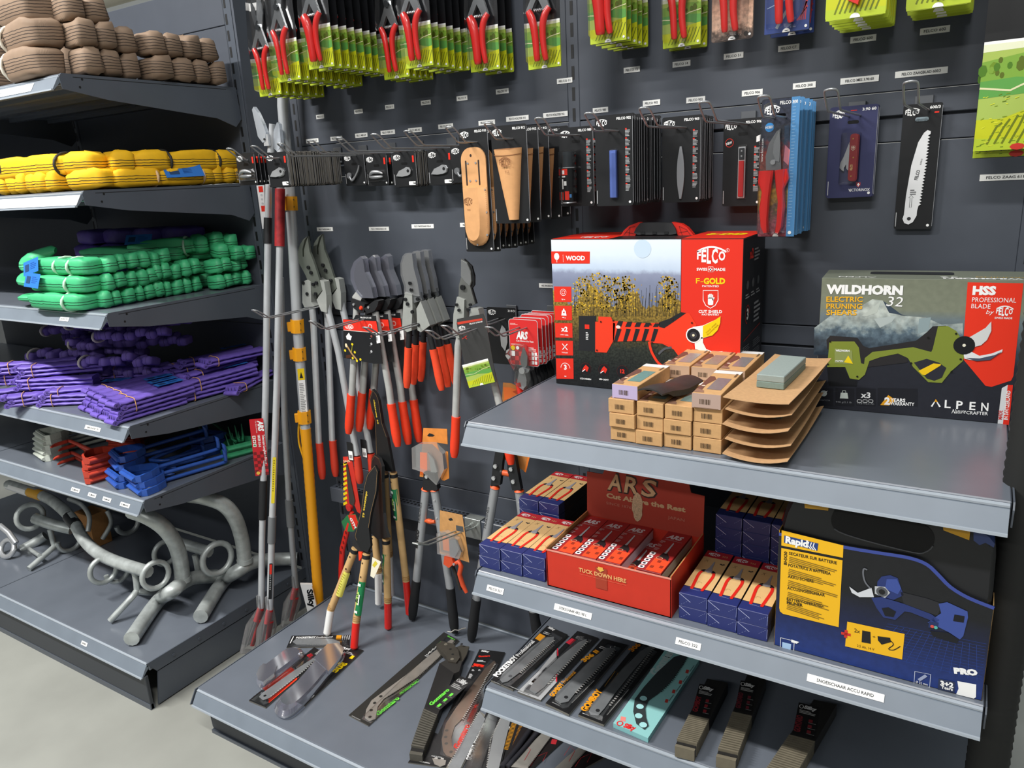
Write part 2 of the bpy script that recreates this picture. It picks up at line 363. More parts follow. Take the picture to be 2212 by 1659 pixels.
g = G(frame((XL - .002, 0, 0), (0, 1, 0), (0, 0, 1)))
g.prism([(-.69, .168), (0, .17), (0, .125), (-.66, .125)], 0, .004, STEEL); g.prism([(-.655, .12), (0, .12), (0, .006), (-.675, .006)], -.004, .001, STEEL)
for k in range(6): g.prism(rr(-.6 + k * .1, .14, -.59 + k * .1, .15, .003, 2), .004, .007, STEEL)
g.ob('base_side_plate', gl)
price(gl, on_rail(-.597, -.68, .166), 'ELEPHANTS', .035)
for z, lab, labels in ((1.955, 'topmost shelf of the left gondola under brown slings', ((-.62, 'RONDSTROP 6 TON', .22),)), (1.6466, 'second shelf from the top of the left gondola under yellow slings', ((-.72, '', .62),)),
        (1.2967, 'left gondola shelf under green slings', ((-.46, 'RONDSTROP 2 TON', .05),)), (.9462, 'left gondola shelf under purple slings', ((-.43, 'HIJSBAND RONDSTROP 1 TON', .085),)), (.70, 'left gondola shelf under coloured steel lifting hooks', ((-.62, 'PLUIMHAAK', .05), (-.52, 'PLUIMHAAK', .045), (-.435, 'PLUIMHAAK', .045), (-.335, 'PLUIMHAAK', .05)))):
    lo = [(x, t, w_) for x, t, w_ in labels if t]
    s_ = shelf('gondola_shelf', lab, XL - 1, XL, 0, .587, z, lo)
    if z > 1.6 and z < 1.7:
        g = G(); g.box(-.49, .245, -.016, .016, 0, .001, M('f4f6f6', .25)); g.ob('label_strip', s_, on_rail(XL - .25, -.587, z))
    if z > 1.9:
        g = G(); g.box(-.3, .3, -.013, .013, 0, .001, M('f4f6f6', .25)); g.ob('label_strip', s_, on_rail(XL - .42, -.587, z))
    shelf('gondola_shelf', lab.split(' under ')[0].replace('of the left gondola', '').replace('left gondola', '').strip() + ' in the leftmost bay beside ' + lab.split(' under ')[1], XL - 2, XL - 1, 0, .587, z)
# ribbed hose / cable wrapped column at the far right
g = G(); pts = []; rs = []; HX = PY(2165, 1420, -.48)
for k in range(260):
    z = .0 + k * .008; pts.append((HX.x, HX.y, z)); rs.append(.031 + (.0025 if k % 2 else 0))
g.tube(pts, rs, M('1a1b1a', .8), 14); tag(thing('ribbed_hose', 'black ribbed hose standing upright at the right end of the shelves', 'hose', g=g), None, None)
ORD = 'first second third fourth fifth sixth seventh eighth ninth tenth eleventh twelfth thirteenth fourteenth fifteenth'.split()
# ================================================================ printed helpers
def tracer(T, ox=0, oy=0, sc=1.0):
    """point of a flat print (its own u, v) from a point measured on it"""
    Ti = T.inverted(); n = T.to_3x3() @ Vector((0, 0, 1)); o = T.translation
    def f(cx, cy):
        d = ray(ox + cx / sc, oy + cy / sc); p = Ti @ (CP + d * ((o - CP).dot(n) / d.dot(n))); return (p.x, p.y)
    return lambda *q: f(*q) if not isinstance(q[0], (tuple, list)) else [f(*p) for p in q]
def felco(g, x, y, w, z, m, h=None):
    H = h or .62 * w; n = 14
    top = lambda t: H * (.72 + .28 * (1 - (2 * t - 1) ** 2)); bot = lambda t: H * .2 * (2 * t - 1) ** 2 * 1.6
    a = [(x + w * i / n, y + top(i / n)) for i in range(n + 1)]; b = [(x + w * i / n, y + top(i / n) - H * .11) for i in range(n, -1, -1)]
    for i in range(n): g.poly((a[i], a[i + 1], b[n - i - 1], b[n - i]), z, m)
    ws = (.15, .18, .16, .23, .25); c = .005
    for ch, q in zip('FELCO', ws):
        t = c + q / 2; y0 = bot(t); y1 = top(t) - (H * .16 if ch != 'F' else H * .1)
        g.text(ch, x + c * w, y + y0, y1 - y0, z, m, w=q * w * .9, b=.035); c += q + .006
    return g
def quad_text(g, t, p0, p1, h, z, m, b=.0, it=0):
    """text from baseline start p0 to baseline end p1"""
    a = Vector(p0); e = Vector(p1); return g.text(t, p0[0], p0[1], h, z, m, w=(e - a).length, b=b, it=it, rot=math.degrees(math.atan2(e.y - a.y, e.x - a.x)))
def grad_mat(name, stops, axis=1, lo=0, hi=1, noise=.0, scale=60, dist=0., dscale=20, rough=.4, const=False):
    m = bpy.data.materials.new(name); m.use_nodes = True; nt = m.node_tree; b = nt.nodes['Principled BSDF']; b.inputs['Roughness'].default_value = rough
    tc = nt.nodes.new('ShaderNodeTexCoord'); sp = nt.nodes.new('ShaderNodeSeparateXYZ'); nt.links.new(tc.outputs['Object'], sp.inputs[0])
    mr = nt.nodes.new('ShaderNodeMapRange'); mr.inputs[1].default_value = lo; mr.inputs[2].default_value = hi; nt.links.new(sp.outputs[axis], mr.inputs[0]); last = mr.outputs[0]
    if dist:
        n = nt.nodes.new('ShaderNodeTexNoise'); n.inputs['Scale'].default_value = dscale; n.inputs['Detail'].default_value = 8; n.inputs['Roughness'].default_value = .65; nt.links.new(tc.outputs['Object'], n.inputs['Vector'])
        a = nt.nodes.new('ShaderNodeMath'); a.operation = 'SUBTRACT'; a.inputs[1].default_value = .5; nt.links.new(n.outputs['Fac'], a.inputs[0])
        c = nt.nodes.new('ShaderNodeMath'); c.operation = 'MULTIPLY_ADD'; c.inputs[1].default_value = dist; nt.links.new(a.outputs[0], c.inputs[0]); nt.links.new(last, c.inputs[2]); last = c.outputs[0]
    cr = nt.nodes.new('ShaderNodeValToRGB'); nt.links.new(last, cr.inputs[0]); e = cr.color_ramp.elements
    if const: cr.color_ramp.interpolation = 'CONSTANT'
    for i, (p, h) in enumerate(stops):
        q = e[i] if i < 2 else e.new(p)
        q.position = p; q.color = lin(h)
    col = cr.outputs[0]
    if noise:
        n = nt.nodes.new('ShaderNodeTexNoise'); n.inputs['Scale'].default_value = scale; n.inputs['Detail'].default_value = 4; nt.links.new(tc.outputs['Object'], n.inputs['Vector'])
        r = nt.nodes.new('ShaderNodeMapRange'); r.inputs[1].default_value = .35; r.inputs[2].default_value = .65; r.inputs[3].default_value = 1 - noise; r.inputs[4].default_value = 1 + noise; nt.links.new(n.outputs['Fac'], r.inputs[0])
        mx = nt.nodes.new('ShaderNodeMix'); mx.data_type = 'RGBA'; mx.blend_type = 'MULTIPLY'; mx.inputs[0].default_value = 1; nt.links.new(col, mx.inputs[6]); nt.links.new(r.outputs[0], mx.inputs[7]); col = mx.outputs[2]
    nt.links.new(col, b.inputs['Base Color'])
    return m
P = lambda h: M(h, .4, 0, .45)
WH, YE, RD, BK, GR = P('f6f6f4'), P('f2cf12'), P('e2301f'), P('16171a'), P('8d8f92')
# ================================================================ big red tool box on the top shelf
T = TR(1.041, -.225, 1.1155) @ RX(90); W_, H_, D_ = .457, .3575, .185
box = thing('tool_carton', 'large red and white carton with carry handle printed with a red battery pruner', 'box', None, T)
g = G(); g.box(0, W_, 0, H_, -D_, 0, P('1a1b1d'), .0015); g.ob('carton', box)
q = tracer(T, 1180, 480, 4.424); g = G(); z = .0004
AUT = grad_mat('autumn_sky', ((0, '6d7488'), (.45, '7f87a0'), (.56, '8f97b0'), (.62, 'c3d3e8'), (.8, 'dbe8f6'), (1, 'e4eef9')), 1, .5 * H_, H_, .0, 260, .1, 45); FOL = grad_mat('autumn_trees', ((0, '101214'), (.2, '1a1e1c'), (.42, '2a2e27'), (.55, '4a4226'), (.75, '80692c'), (1, '9a8038')), 1, 0, .68 * H_, .5, 210, .2, 60)
g.rect(.001, .5 * H_, .322, H_ - .001, z, AUT); R = random.Random(9); g.poly([(.001, .001), (.322, .001)] + [(.322 - .321 * k / 60, H_ * (.62 + .05 * math.sin(k * .35) + .04 * math.exp(-((k - 40) / 7) ** 2) + R.uniform(-.03, .03))) for k in range(61)], z * 1.2, FOL)
rx = q(1290, 600)[0]
g.rect(rx, .001, W_ - .001, H_ - .001, z, RD)
# yellow foliage clumps
R = random.Random(5); fy = [P('c9a02a'), P('a98a2c'), P('6e5c2a'), P('e0b93a')]
for k in range(900):
    cx = R.choice((R.gauss(520, 95), R.gauss(640, 90), R.gauss(330, 60), R.gauss(1180, 50), R.gauss(760, 60))); cy = R.uniform(520, 880) - (40 * math.exp(-((cx - 480) / 60) ** 2))
    if 245 < cx < 1265 and not (cy > 860): a = q(cx, cy); s = R.uniform(.0016, .0042); g.poly([(a[0] + s * math.cos(t) * R.uniform(.5, 1), a[1] + s * math.sin(t) * R.uniform(.5, 1)) for t in (0, 1.2, 2.4, 3.6, 4.9)], z * 1.5, R.choice(fy))
for k in range(90):
    cx = R.uniform(250, 1260); a = q(cx, 900); g.line([a, (a[0] + R.uniform(-.006, .006), a[1] + R.uniform(.03, .075))], .0006, z * 1.7, P('2d2a22'))
g.poly(q((48, 278), (418, 280), (417, 395), (52, 395)), z * 2, RD)
a = q(102, 335); g.disc(a[0], a[1] + .002, .007, z * 3, WH, 14, .0085); g.rect(a[0] - .0007, a[1] - .012, a[0] + .0007, a[1] - .005, z * 3, WH)
a = q(162, 345); g.rect(a[0], a[1] - .009, a[0] + .0006, a[1] + .009, z * 3, WH); quad_text(g, 'WOOD', q(190, 362), q(372, 362), .0098, z * 3, WH, .04)
for i, (y0, y1, t) in enumerate(((613, 763, ''), (797, 937, 'g'), (963, 1103, 'x2'), (1131, 1273, ''), (1300, 1496, '3'))):
    x0 = 75 + i * 5
    g.poly(q((x0, y0), (x0 + 165, y0 + 2), (x0 + 168, y1), (x0 + 4, y1 - 2)), z * 2, RD); c = q(x0 + 90, (y0 + y1) / 2 - 10)
    if t == 'g': g.poly([(c[0] - .007, c[1] - .009), (c[0] + .007, c[1] - .009), (c[0] + .005, c[1] + .003), (c[0] + .002, c[1] + .004), (c[0] + .002, c[1] + .008), (c[0] - .002, c[1] + .008), (c[0] - .002, c[1] + .004), (c[0] - .005, c[1] + .003)], z * 3, WH); g.text('g', c[0], c[1] - .004, .007, z * 4, RD, b=.03, al='c')
    elif t: g.text(t, c[0], c[1] - .005, .0115, z * 3, WH, b=.04, al='c')
    elif i == 0: g.line([(c[0] + .008 * math.cos(k / 2), c[1] + .002 + .008 * math.sin(k / 2)) for k in range(13)], .001, z * 3, WH); g.line([(c[0] + .004 * math.cos(k / 2), c[1] + .002 + .004 * math.sin(k / 2)) for k in range(13)], .001, z * 3, WH)
    else: g.line([(c[0] - .007, c[1] - .007), (c[0] + .007, c[1] + .008)], .002, z * 3, WH); g.line([(c[0] + .007, c[1] - .007), (c[0] - .007, c[1] + .008)], .002, z * 3, WH)
    if i == 4: g.line([(c[0] + .0125 * math.cos(k * PI / 12), c[1] - .001 + .0125 * math.sin(k * PI / 12)) for k in range(13)], .0012, z * 3, WH)
    c = q(x0 + 90, y1 - 22); g.text({0: 'Up to', 1: '980 g', 2: '14.4V / 3.5Ah', 3: 'TOOLKIT', 4: 'app'}[i], c[0], c[1], .0028, z * 3, WH, b=.02, al='c')
# printed pruner
OR = P('ee3d20'); BL = P('222326')
g.poly(q((312, 895), (480, 895), (472, 1235), (315, 1225)), z * 2, BL); c = q(392, 1000); g.rect(c[0] - .006, c[1] - .005, c[0] + .006, c[1] + .006, z * 3, RD); g.bars(c[0] - .004, c[1] - .032, .008, .02, 5, z * 3, WH)
g.poly(q((500, 900), (622, 905), (640, 960), (660, 965), (650, 1120), (580, 1245), (470, 1240), (470, 950), (500, 950)), z * 3, OR)
g.poly(q((640, 940), (900, 965), (1100, 960), (1180, 920), (1300, 855), (1370, 870), (1440, 985), (1360, 1040), (1340, 1090), (1400, 1170), (1420, 1210), (1370, 1280), (1290, 1310), (1220, 1215), (1110, 1160), (1000, 1150), (985, 1130), (640, 1140)), z * 3, OR)
g.poly(q((1080, 955), (1180, 920), (1290, 858), (1340, 865), (1220, 950), (1130, 1010), (1080, 1000)), z * 4, BL)
for k in range(5):
    x0 = 660 + k * 88
    g.poly(q((x0 + 30, 945 + k * 5), (x0 + 78, 945 + k * 5), (x0 + 58, 1000), (x0 + 8, 1000)), z * 4, BL); g.poly(q((x0 + 20, 1018), (x0 + 62, 1022), (x0 + 22, 1138), (x0 - 12, 1138)), z * 4, BL)
c = q(690, 1000); g.disc(c[0], c[1], .006, z * 5, P('f7d9d0'), 12, .004)
o = q((985, 1140), (1010, 1240), (1080, 1350), (1160, 1375), (1250, 1330), (1285, 1260), (1230, 1180), (1130, 1150)); g.line(sm([(a[0], a[1], 0) for a in o], 4), .006, z * 4, OR)
g.line(sm([(*a, 0) for a in q((1075, 1260), (1130, 1210), (1200, 1195))], 4), .005, z * 4, P('55575c'))
c = q(1410, 1078); g.disc(c[0], c[1], .0175, z * 5, WH, 20); g.disc(c[0], c[1], .0148, z * 6, P('1c1c20'), 20); g.disc(c[0], c[1], .008, z * 7, P('3a3b40'), 16); g.disc(c[0], c[1], .003, z * 8, P('f0e8c8'), 10)
g.poly(q((1400, 1000), (1500, 985), (1620, 930), (1668, 898), (1665, 960), (1640, 1030), (1590, 1080), (1500, 1108), (1470, 1120), (1440, 1080)), z * 4, P('f4f4f2')); g.poly(q((1500, 990), (1620, 930), (1668, 898), (1665, 960), (1640, 1030), (1590, 1080), (1498, 1104)), z * 5, YE)
quad_text(g, 'F.GOLD - WOOD', q(1535, 1060), q(1632, 970), .003, z * 6, P('8a6a10')); quad_text(g, 'FELCO SWISS MADE', q(1545, 1080), q(1650, 985), .003, z * 6, P('8a6a10'))
g.poly(q((1350, 1020), (1420, 1150), (1425, 1210), (1480, 1225), (1560, 1262), (1640, 1268), (1690, 1232), (1600, 1238), (1530, 1210), (1500, 1150), (1500, 1100), (1440, 1090)), z * 4, P('f0f0ee')); g.poly(q((1480, 1228), (1560, 1268), (1640, 1270), (1690, 1235), (1610, 1250), (1540, 1235)), z * 5, P('45485a'))
for p_ in ((525, 950), (645, 938), (1000, 975), (1210, 928), (1395, 960), (1385, 1218), (1015, 1150), (650, 1135), (488, 1222)): c = q(*p_); g.disc(c[0], c[1], .0022, z * 6, P('3a1510'), 8)
for i, (cx, cy, t) in enumerate(((378, 1398, 'LCD SCREEN'), (553, 1412, 'LED LIGHT'), (730, 1425, 'MODES'))):
    c = q(cx, cy); g.disc(c[0], c[1], .0145, z * 2, P('5a1a16'), 20); g.disc(c[0], c[1], .0138, z * 3, BK, 20); d = q(cx, cy + 105 - i * 8); g.text(t, d[0], d[1], .0036, z * 3, WH, b=.03, al='c')
    if i < 2: g.poly([(c[0] - .01, c[1] - .006), (c[0] - .002, c[1] - .002), (c[0] + .004, c[1] - .008), (c[0] + .009, c[1] + .003), (c[0] + .001, c[1] + .01), (c[0] - .004, c[1] + .005)], z * 4, RD); g.line([(c[0] - .009, c[1] - .008), (c[0] - .001, c[1] - .002)], .002, z * 5, WH)
    else: g.text('12', c[0], c[1] - .004, .009, z * 4, RD, b=.05, al='c')
# red panel lettering
a, b_ = q(1440, 375), q(1718, 375); felco(g, a[0], a[1] - .003, b_[0] - a[0], z * 2, WH, .036)
c = q(1735, 268); g.ring = None; g.line([(c[0] + .0036 * math.cos(k * PI / 8), c[1] + .0036 * math.sin(k * PI / 8)) for k in range(17)], .0006, z * 2, WH); g.text('R', c[0], c[1] - .0017, .0034, z * 2, WH, al='c')
quad_text(g, 'SWISS', q(1438, 462), q(1540, 462), .0058, z * 2, WH, .035); quad_text(g, 'MADE', q(1603, 464), q(1712, 464), .0058, z * 2, WH, .035)
c = q(1572, 450); g.rrect(c[0] - .0058, c[1] - .0058, c[0] + .0058, c[1] + .0058, .001, z * 2, WH); g.rrect(c[0] - .005, c[1] - .005, c[0] + .005, c[1] + .005, .001, z * 3, RD); g.rect(c[0] - .0038, c[1] - .0013, c[0] + .0038, c[1] + .0013, z * 4, WH); g.rect(c[0] - .0013, c[1] - .0038, c[0] + .0013, c[1] + .0038, z * 4, WH)
quad_text(g, 'F-', q(1432, 585), q(1500, 585), .0115, z * 2, YE); quad_text(g, 'GOLD', q(1505, 588), q(1712, 588), .0118, z * 2, YE, .05)
quad_text(g, 'PATENTED', q(1492, 618), q(1652, 620), .0038, z * 2, WH, .02); quad_text(g, 'CUT SHIELD', q(1457, 866), q(1682, 868), .0062, z * 2, WH, .03); quad_text(g, 'PATENTED', q(1488, 890), q(1650, 892), .0038, z * 2, WH, .02)
g.line([a for a in q((1500, 652), (1643, 652), (1643, 745), (1615, 795), (1570, 822), (1525, 795), (1500, 745))], .0016, z * 2, WH, True)
g.rrect(*q(1545, 790), *q(1598, 720), .003, z * 2, WH)
for k in range(4): g.line(q((1551 + k * 13, 730), (1551 + k * 13, 680 + abs(k - 1.5) * 8)), .0024, z * 2, WH)
g.line(q((1590, 745), (1606, 718)), .0026, z * 2, WH)
quad_text(g, '804', q(1365, 1440), q(1790, 1440), .035, z * 2, YE, .05)
c = q(920, 215); g.disc(c[0], H_ - .0215, .0205, z * 2, P('c9dcee'), 24)
g.ob('front_print', box)
g = G(TR(0, H_, 0) @ RX(-90)); z = .0005                                     # top face: u right, v to the back
g.rect(.001, .001, .15, D_ - .001, z, RD); g.rect(rx, .001, W_ - .001, D_ - .001, z, RD); felco(g, .06, .03, .07, z * 2, WH, .03); g.text('804', W_ - .02, .12, .04, z * 2, YE, w=.09, b=.05, rot=180)
g.line([(0, .058), (W_, .058)], .001, z * 2, P('8c1a12')); g.ob('top_print', box)
g = G(TR(W_, 0, 0) @ RY(90)); z = .0005                                      # right side: u to the back
GY = P('9a9c9f')
g.text('x2', .05, .31, .02, z, RD, b=.04); g.bars(.09, .3, .05, .03, 4, z, GY)
for k in range(3): g.disc(.04 + k * .045, .255, .01, z, P('55575a'), 12); g.bars(.025 + k * .045, .225, .035, .012, 2, z, GY)
g.line([(.045 + .017 * math.cos(k * PI / 10), .19 + .02 * math.sin(k * PI / 10)) for k in range(16)], .0025, z, P('a02a22')); g.text('3', .045, .18, .022, z * 2, WH, b=.04, al='c'); g.bars(.1, .16, .06, .05, 5, z, GY); g.line([(.02, .135), (.16, .15)], .003, z, P('8a221c'))
for k in range(5): g.bars(.015, .012 + k * .023, .075, .018, 4, z, P('6d6f73'), k); g.bars(.1, .012 + k * .023, .07, .018, 4, z, P('6d6f73'), k + 9)
g.ob('side_print', box)
qh = tracer(T @ TR(0, 0, -.085), 1180, 480, 4.424); hd = G(); z0 = H_ - .002
for pl in (((690, 160), (705, 135), (740, 80), (790, 35), (880, 0), (905, 5), (850, 130), (838, 160)), ((1200, 0), (1290, 15), (1345, 50), (1400, 115), (1410, 160), (1262, 160), (1250, 105))): hd.prism([(a, max(b, z0)) for a, b in qh(*pl)], -.1, -.085, M('d22a1e', .4))
for ln in (((740, 120), (800, 50), (850, 40)), ((790, 130), (800, 50)), ((760, 95), (835, 110)), ((1270, 40), (1340, 70), (1380, 125)), ((1270, 40), (1300, 125)), ((1270, 100), (1350, 85))): hd.line(qh(*ln), .0016, -.0846, M('8c1812', .5))
hh = hd.ob('carry_handle', box); hd = G()
hd.prism(qh((845, 100), (862, 60), (905, 6), (1205, 6), (1240, 60), (1252, 105), (1200, 118), (880, 118)), -.106, -.08, M('2b2c2e', .6))
for k in range(3): hd.box(qh(910 + k * 112, 0)[0], qh(950 + k * 112, 0)[0], qh(900, 112)[1], qh(900, 90)[1], -.08, -.0785, BLACK)
hd.ob('handle_grip', hh, lab='black rubber grip')
# ================================================================ olive shears carton
T = frame((1.65, -.197, 1.1155), (.362, .022, 0), (0, 0, 1)); W_, H_, D_ = .3627, .276, .125
box = thing('tool_carton', 'olive and dark grey carton with red panel printed with a green battery pruner', 'box', None, T)
OL = P('7d8270'); NV = P('24252d')
g = G(); g.box(0, W_, 0, H_, -D_, 0, P('6f7466'), .0012); g.ob('carton', box)
q = tracer(T, 1660, 480, 3.072); g = G(); z = .0004
ALP = grad_mat('mountain_photo', ((0, '23242c'), (.4, '25272f'), (.52, '3a4650'), (.72, '6d7a7e'), (.78, '7d8270'), (1, '777c6a')), 1, 0, H_, .06, 90)
g.rect(.0008, .0008, W_ - .0008, H_ - .0008, z, ALP)
g.poly(q((305, 700), (440, 600), (560, 590), (690, 510), (760, 520), (880, 620), (1040, 630), (1150, 680), (1290, 670), (1290, 860), (300, 880)), z * 1.6, grad_mat('mountain_rock', ((0, '26313c'), (.35, '44525d'), (.5, '5d6f7a'), (.62, '8f9c9c'), (1, 'b3bab2')), 1, .12, .215, .3, 60, .9, 38))
for pts, c_ in ((((620, 620), (700, 560), (750, 515), (720, 600), (650, 625)), 'bcc4bb'), (((700, 640), (850, 620), (820, 660), (740, 700)), 'b3bdba'), (((760, 520), (880, 610), (930, 625), (800, 600)), '3b4856'), (((1000, 640), (1080, 630), (1060, 720), (990, 740)), '8fa0a3')): g.poly(q(*pts), z * 2, P(c_))
g.poly(q((1322, 398), (1692, 405), (1625, 1020), (1610, 1050), (1480, 1092), (1440, 1085), (1285, 900)), z * 2, P('e8361f'))
quad_text(g, 'WILDHORN', q(383, 470), q(890, 480), .0165, z * 3, WH, .06); quad_text(g, '32', q(780, 555), q(886, 560), .019, z * 3, WH, 0, .15)
for t, x1, y in (('ELECTRIC', 625, 526), ('PRUNING', 622, 572), ('SHEARS', 586, 614)): quad_text(g, t, q(384, y), q(x1, y + 2), .0102, z * 4, P('f0b428'), .022)
quad_text(g, 'HSS', q(1352, 478), q(1508, 480), .0148, z * 3, WH, .06); quad_text(g, 'PROFESSIONAL', q(1350, 528), q(1643, 533), .0086, z * 3, WH); quad_text(g, 'BLADE', q(1345, 570), q(1472, 573), .0086, z * 3, WH); quad_text(g, 'by', q(1442, 608), q(1490, 608), .0075, z * 3, WH, 0, .3)
a, b_ = q(1507, 618), q(1620, 618); felco(g, a[0], a[1], b_[0] - a[0], z * 3, WH, .019); quad_text(g, 'SWISS MADE', q(1500, 640), q(1617, 643), .0036, z * 3, WH, .02)
gr1, gr2 = P('7f8b34'), P('5f6b25'); bk2 = P('2a2829')
g.poly(q((385, 780), (410, 752), (590, 765), (630, 820), (668, 835), (980, 785), (1050, 730), (1090, 690), (1180, 685), (1090, 860), (960, 830), (920, 930), (665, 960), (600, 960), (560, 880), (390, 840)), z * 3, bk2)
g.poly(q((405, 790), (570, 790), (600, 830), (615, 935), (635, 940), (640, 900), (690, 860), (960, 828), (1080, 860), (1090, 840), (1125, 690), (1190, 688), (1245, 720), (1290, 790), (1300, 880), (1290, 920), (1210, 990), (1150, 1065), (1060, 1060), (960, 960), (925, 900), (860, 870), (740, 895), (670, 920), (640, 1010), (600, 1045), (540, 1035), (510, 960), (390, 960)), z * 4, gr1)
g.poly(q((390, 965), (500, 965), (540, 1040), (590, 1050), (585, 1088), (400, 1085)), z * 3, BK)
g.poly(q((965, 930), (1050, 905), (1130, 930), (1180, 965), (1150, 1030), (1100, 1050), (1050, 1035)), z * 5, P('2b2c34')); g.poly(q((995, 985), (1095, 935), (1145, 940), (1140, 950), (1040, 1012), (1020, 1010)), z * 6, P('efc51a'))
g.poly(q((440, 835), (555, 850), (560, 940), (440, 935)), z * 5, P('8d9657')); quad_text(g, 'WILDHORN', q(446, 856), q(538, 858), .004, z * 6, WH, .04); quad_text(g, 'ALPEN', q(443, 922), q(496, 924), .0028, z * 6, WH, .03); g.poly(q((502, 928), (530, 882), (562, 938)), z * 6, P('efd01a'))
c = q(1298, 815); g.disc(c[0], c[1], .018, z * 6, P('191a1c'), 20); g.disc(c[0], c[1], .003, z * 7, P('e8e4cf'), 8)
g.poly(q((1310, 775), (1380, 735), (1440, 700), (1478, 657), (1478, 720), (1450, 780), (1410, 815), (1370, 825)), z * 5, P('d5d6d4')); g.poly(q((1350, 860), (1400, 885), (1480, 870), (1553, 842), (1550, 860), (1470, 905), (1380, 918), (1300, 905), (1290, 850)), z * 5, P('e3e5e6')); g.poly(q((1310, 898), (1400, 902), (1500, 880), (1550, 855), (1470, 912), (1380, 920)), z * 6, P('4a5062'))
for p_ in ((410, 790), (1245, 738), (1275, 907), (1215, 990), (947, 933), (590, 1022), (1060, 765), (395, 940)): c = q(*p_); g.disc(c[0], c[1], .002, z * 7, P('15160f'), 8)
for x0, x1 in ((320, 430), (445, 570), (582, 712), (725, 990)): g.poly(q((x0, 1098), (x1, 1105), (x1, 1222), (x0, 1216)), z * 2, P('1b1c22'))
c = q(367, 1135); g.disc(c[0], c[1], .0065, z * 3, P('cfd6cf'), 14); g.line(q((340, 1160), (392, 1118)), .0009, z * 4, P('777')if 0 else WH); quad_text(g, 'D', q(322, 1108), q(340, 1108), .005, z * 3, WH, .05); quad_text(g, '32 mm/1.2 in', q(325, 1182), q(408, 1186), .0034, z * 3, GY); quad_text(g, '940 g/2.1 lb', q(448, 1196), q(552, 1200), .0034, z * 3, GY)
g.poly(q((480, 1130), (524, 1132), (530, 1170), (474, 1168)), z * 3, P('cfd8cf')); g.line(q((490, 1130), (492, 1118), (512, 1118), (514, 1130)), .0012, z * 3, P('cfd8cf')); quad_text(g, 'x3', q(612, 1162), q(676, 1166), .0115, z * 3, WH, .03); quad_text(g, '16.8 V/2.6 Ah', q(592, 1206), q(700, 1210), .0034, z * 3, GY)
for k in range(3): g.line(rr(*q(588 + k * 38, 1194), *q(618 + k * 38, 1178), .002), .0009, z * 3, WH, True)
g.poly(q((742, 1212), (795, 1146), (845, 1180), (800, 1215)), z * 3, P('e8a41f')); quad_text(g, '2', q(768, 1206), q(806, 1208), .014, z * 4, WH, .05); quad_text(g, 'YEARS', q(808, 1188), q(908, 1192), .0068, z * 4, WH, .03); quad_text(g, 'WARRANTY', q(806, 1212), q(968, 1218), .0068, z * 4, WH, .02)
for t, x0, x1 in (('L', 1168, 1208), ('P', 1245, 1288), ('E', 1332, 1372), ('N', 1410, 1458)): quad_text(g, t, q(x0, 1230 + (x0 - 1168) * .08), q(x1, 1232 + (x0 - 1168) * .08), .0158, z * 3, WH, .02)
g.line(q((1082, 1222), (1110, 1180), (1138, 1224)), .003, z * 3, WH); g.poly(q((1100, 1190), (1110, 1172), (1124, 1192)), z * 4, P('e8a41f')); quad_text(g, 'Nature', q(1215, 1268), q(1305, 1268), .009, z * 3, WH, 0, .3); quad_text(g, 'CRAFTER', q(1312, 1272), q(1456, 1280), .0062, z * 3, WH, .01)
g.poly(q((1548, 1100), (1588, 1078), (1555, 1338), (1520, 1335)), z * 3, P('d9dadb')); g.poly(q((1588, 1078), (1622, 1080), (1595, 1345), (1555, 1340)), z * 3, P('e2301f')); quad_text(g, 'MADE', q(1548, 1308), q(1553, 1248), .006, z * 4, P('d0302a'), .02); quad_text(g, 'IN SWITZERLAND', q(1587, 1310), q(1606, 1118), .0062, z * 4, WH, .02)
g.ob('front_print', box)
g = G(TR(0, H_, 0) @ RX(-90)); z = .0005
g.poly(rr(.085, .06, .235, .1, .01), z, P('1b1c1e')); g.text('ALPEN', .1, .02, .008, z, WH, w=.07, rot=180, b=.02); g.text('WILDHORN', .345, .02, .011, z, WH, w=.13, rot=180, b=.06); g.text('32', .24, .036, .011, z, WH, w=.03, rot=180); g.text('PRUNING', .35, .04, .008, z, P('e2ae2a'), w=.08, rot=180); g.line([(0, .008), (W_, .008)], .0008, z, P('9aa08c')); g.ob('top_print', box)
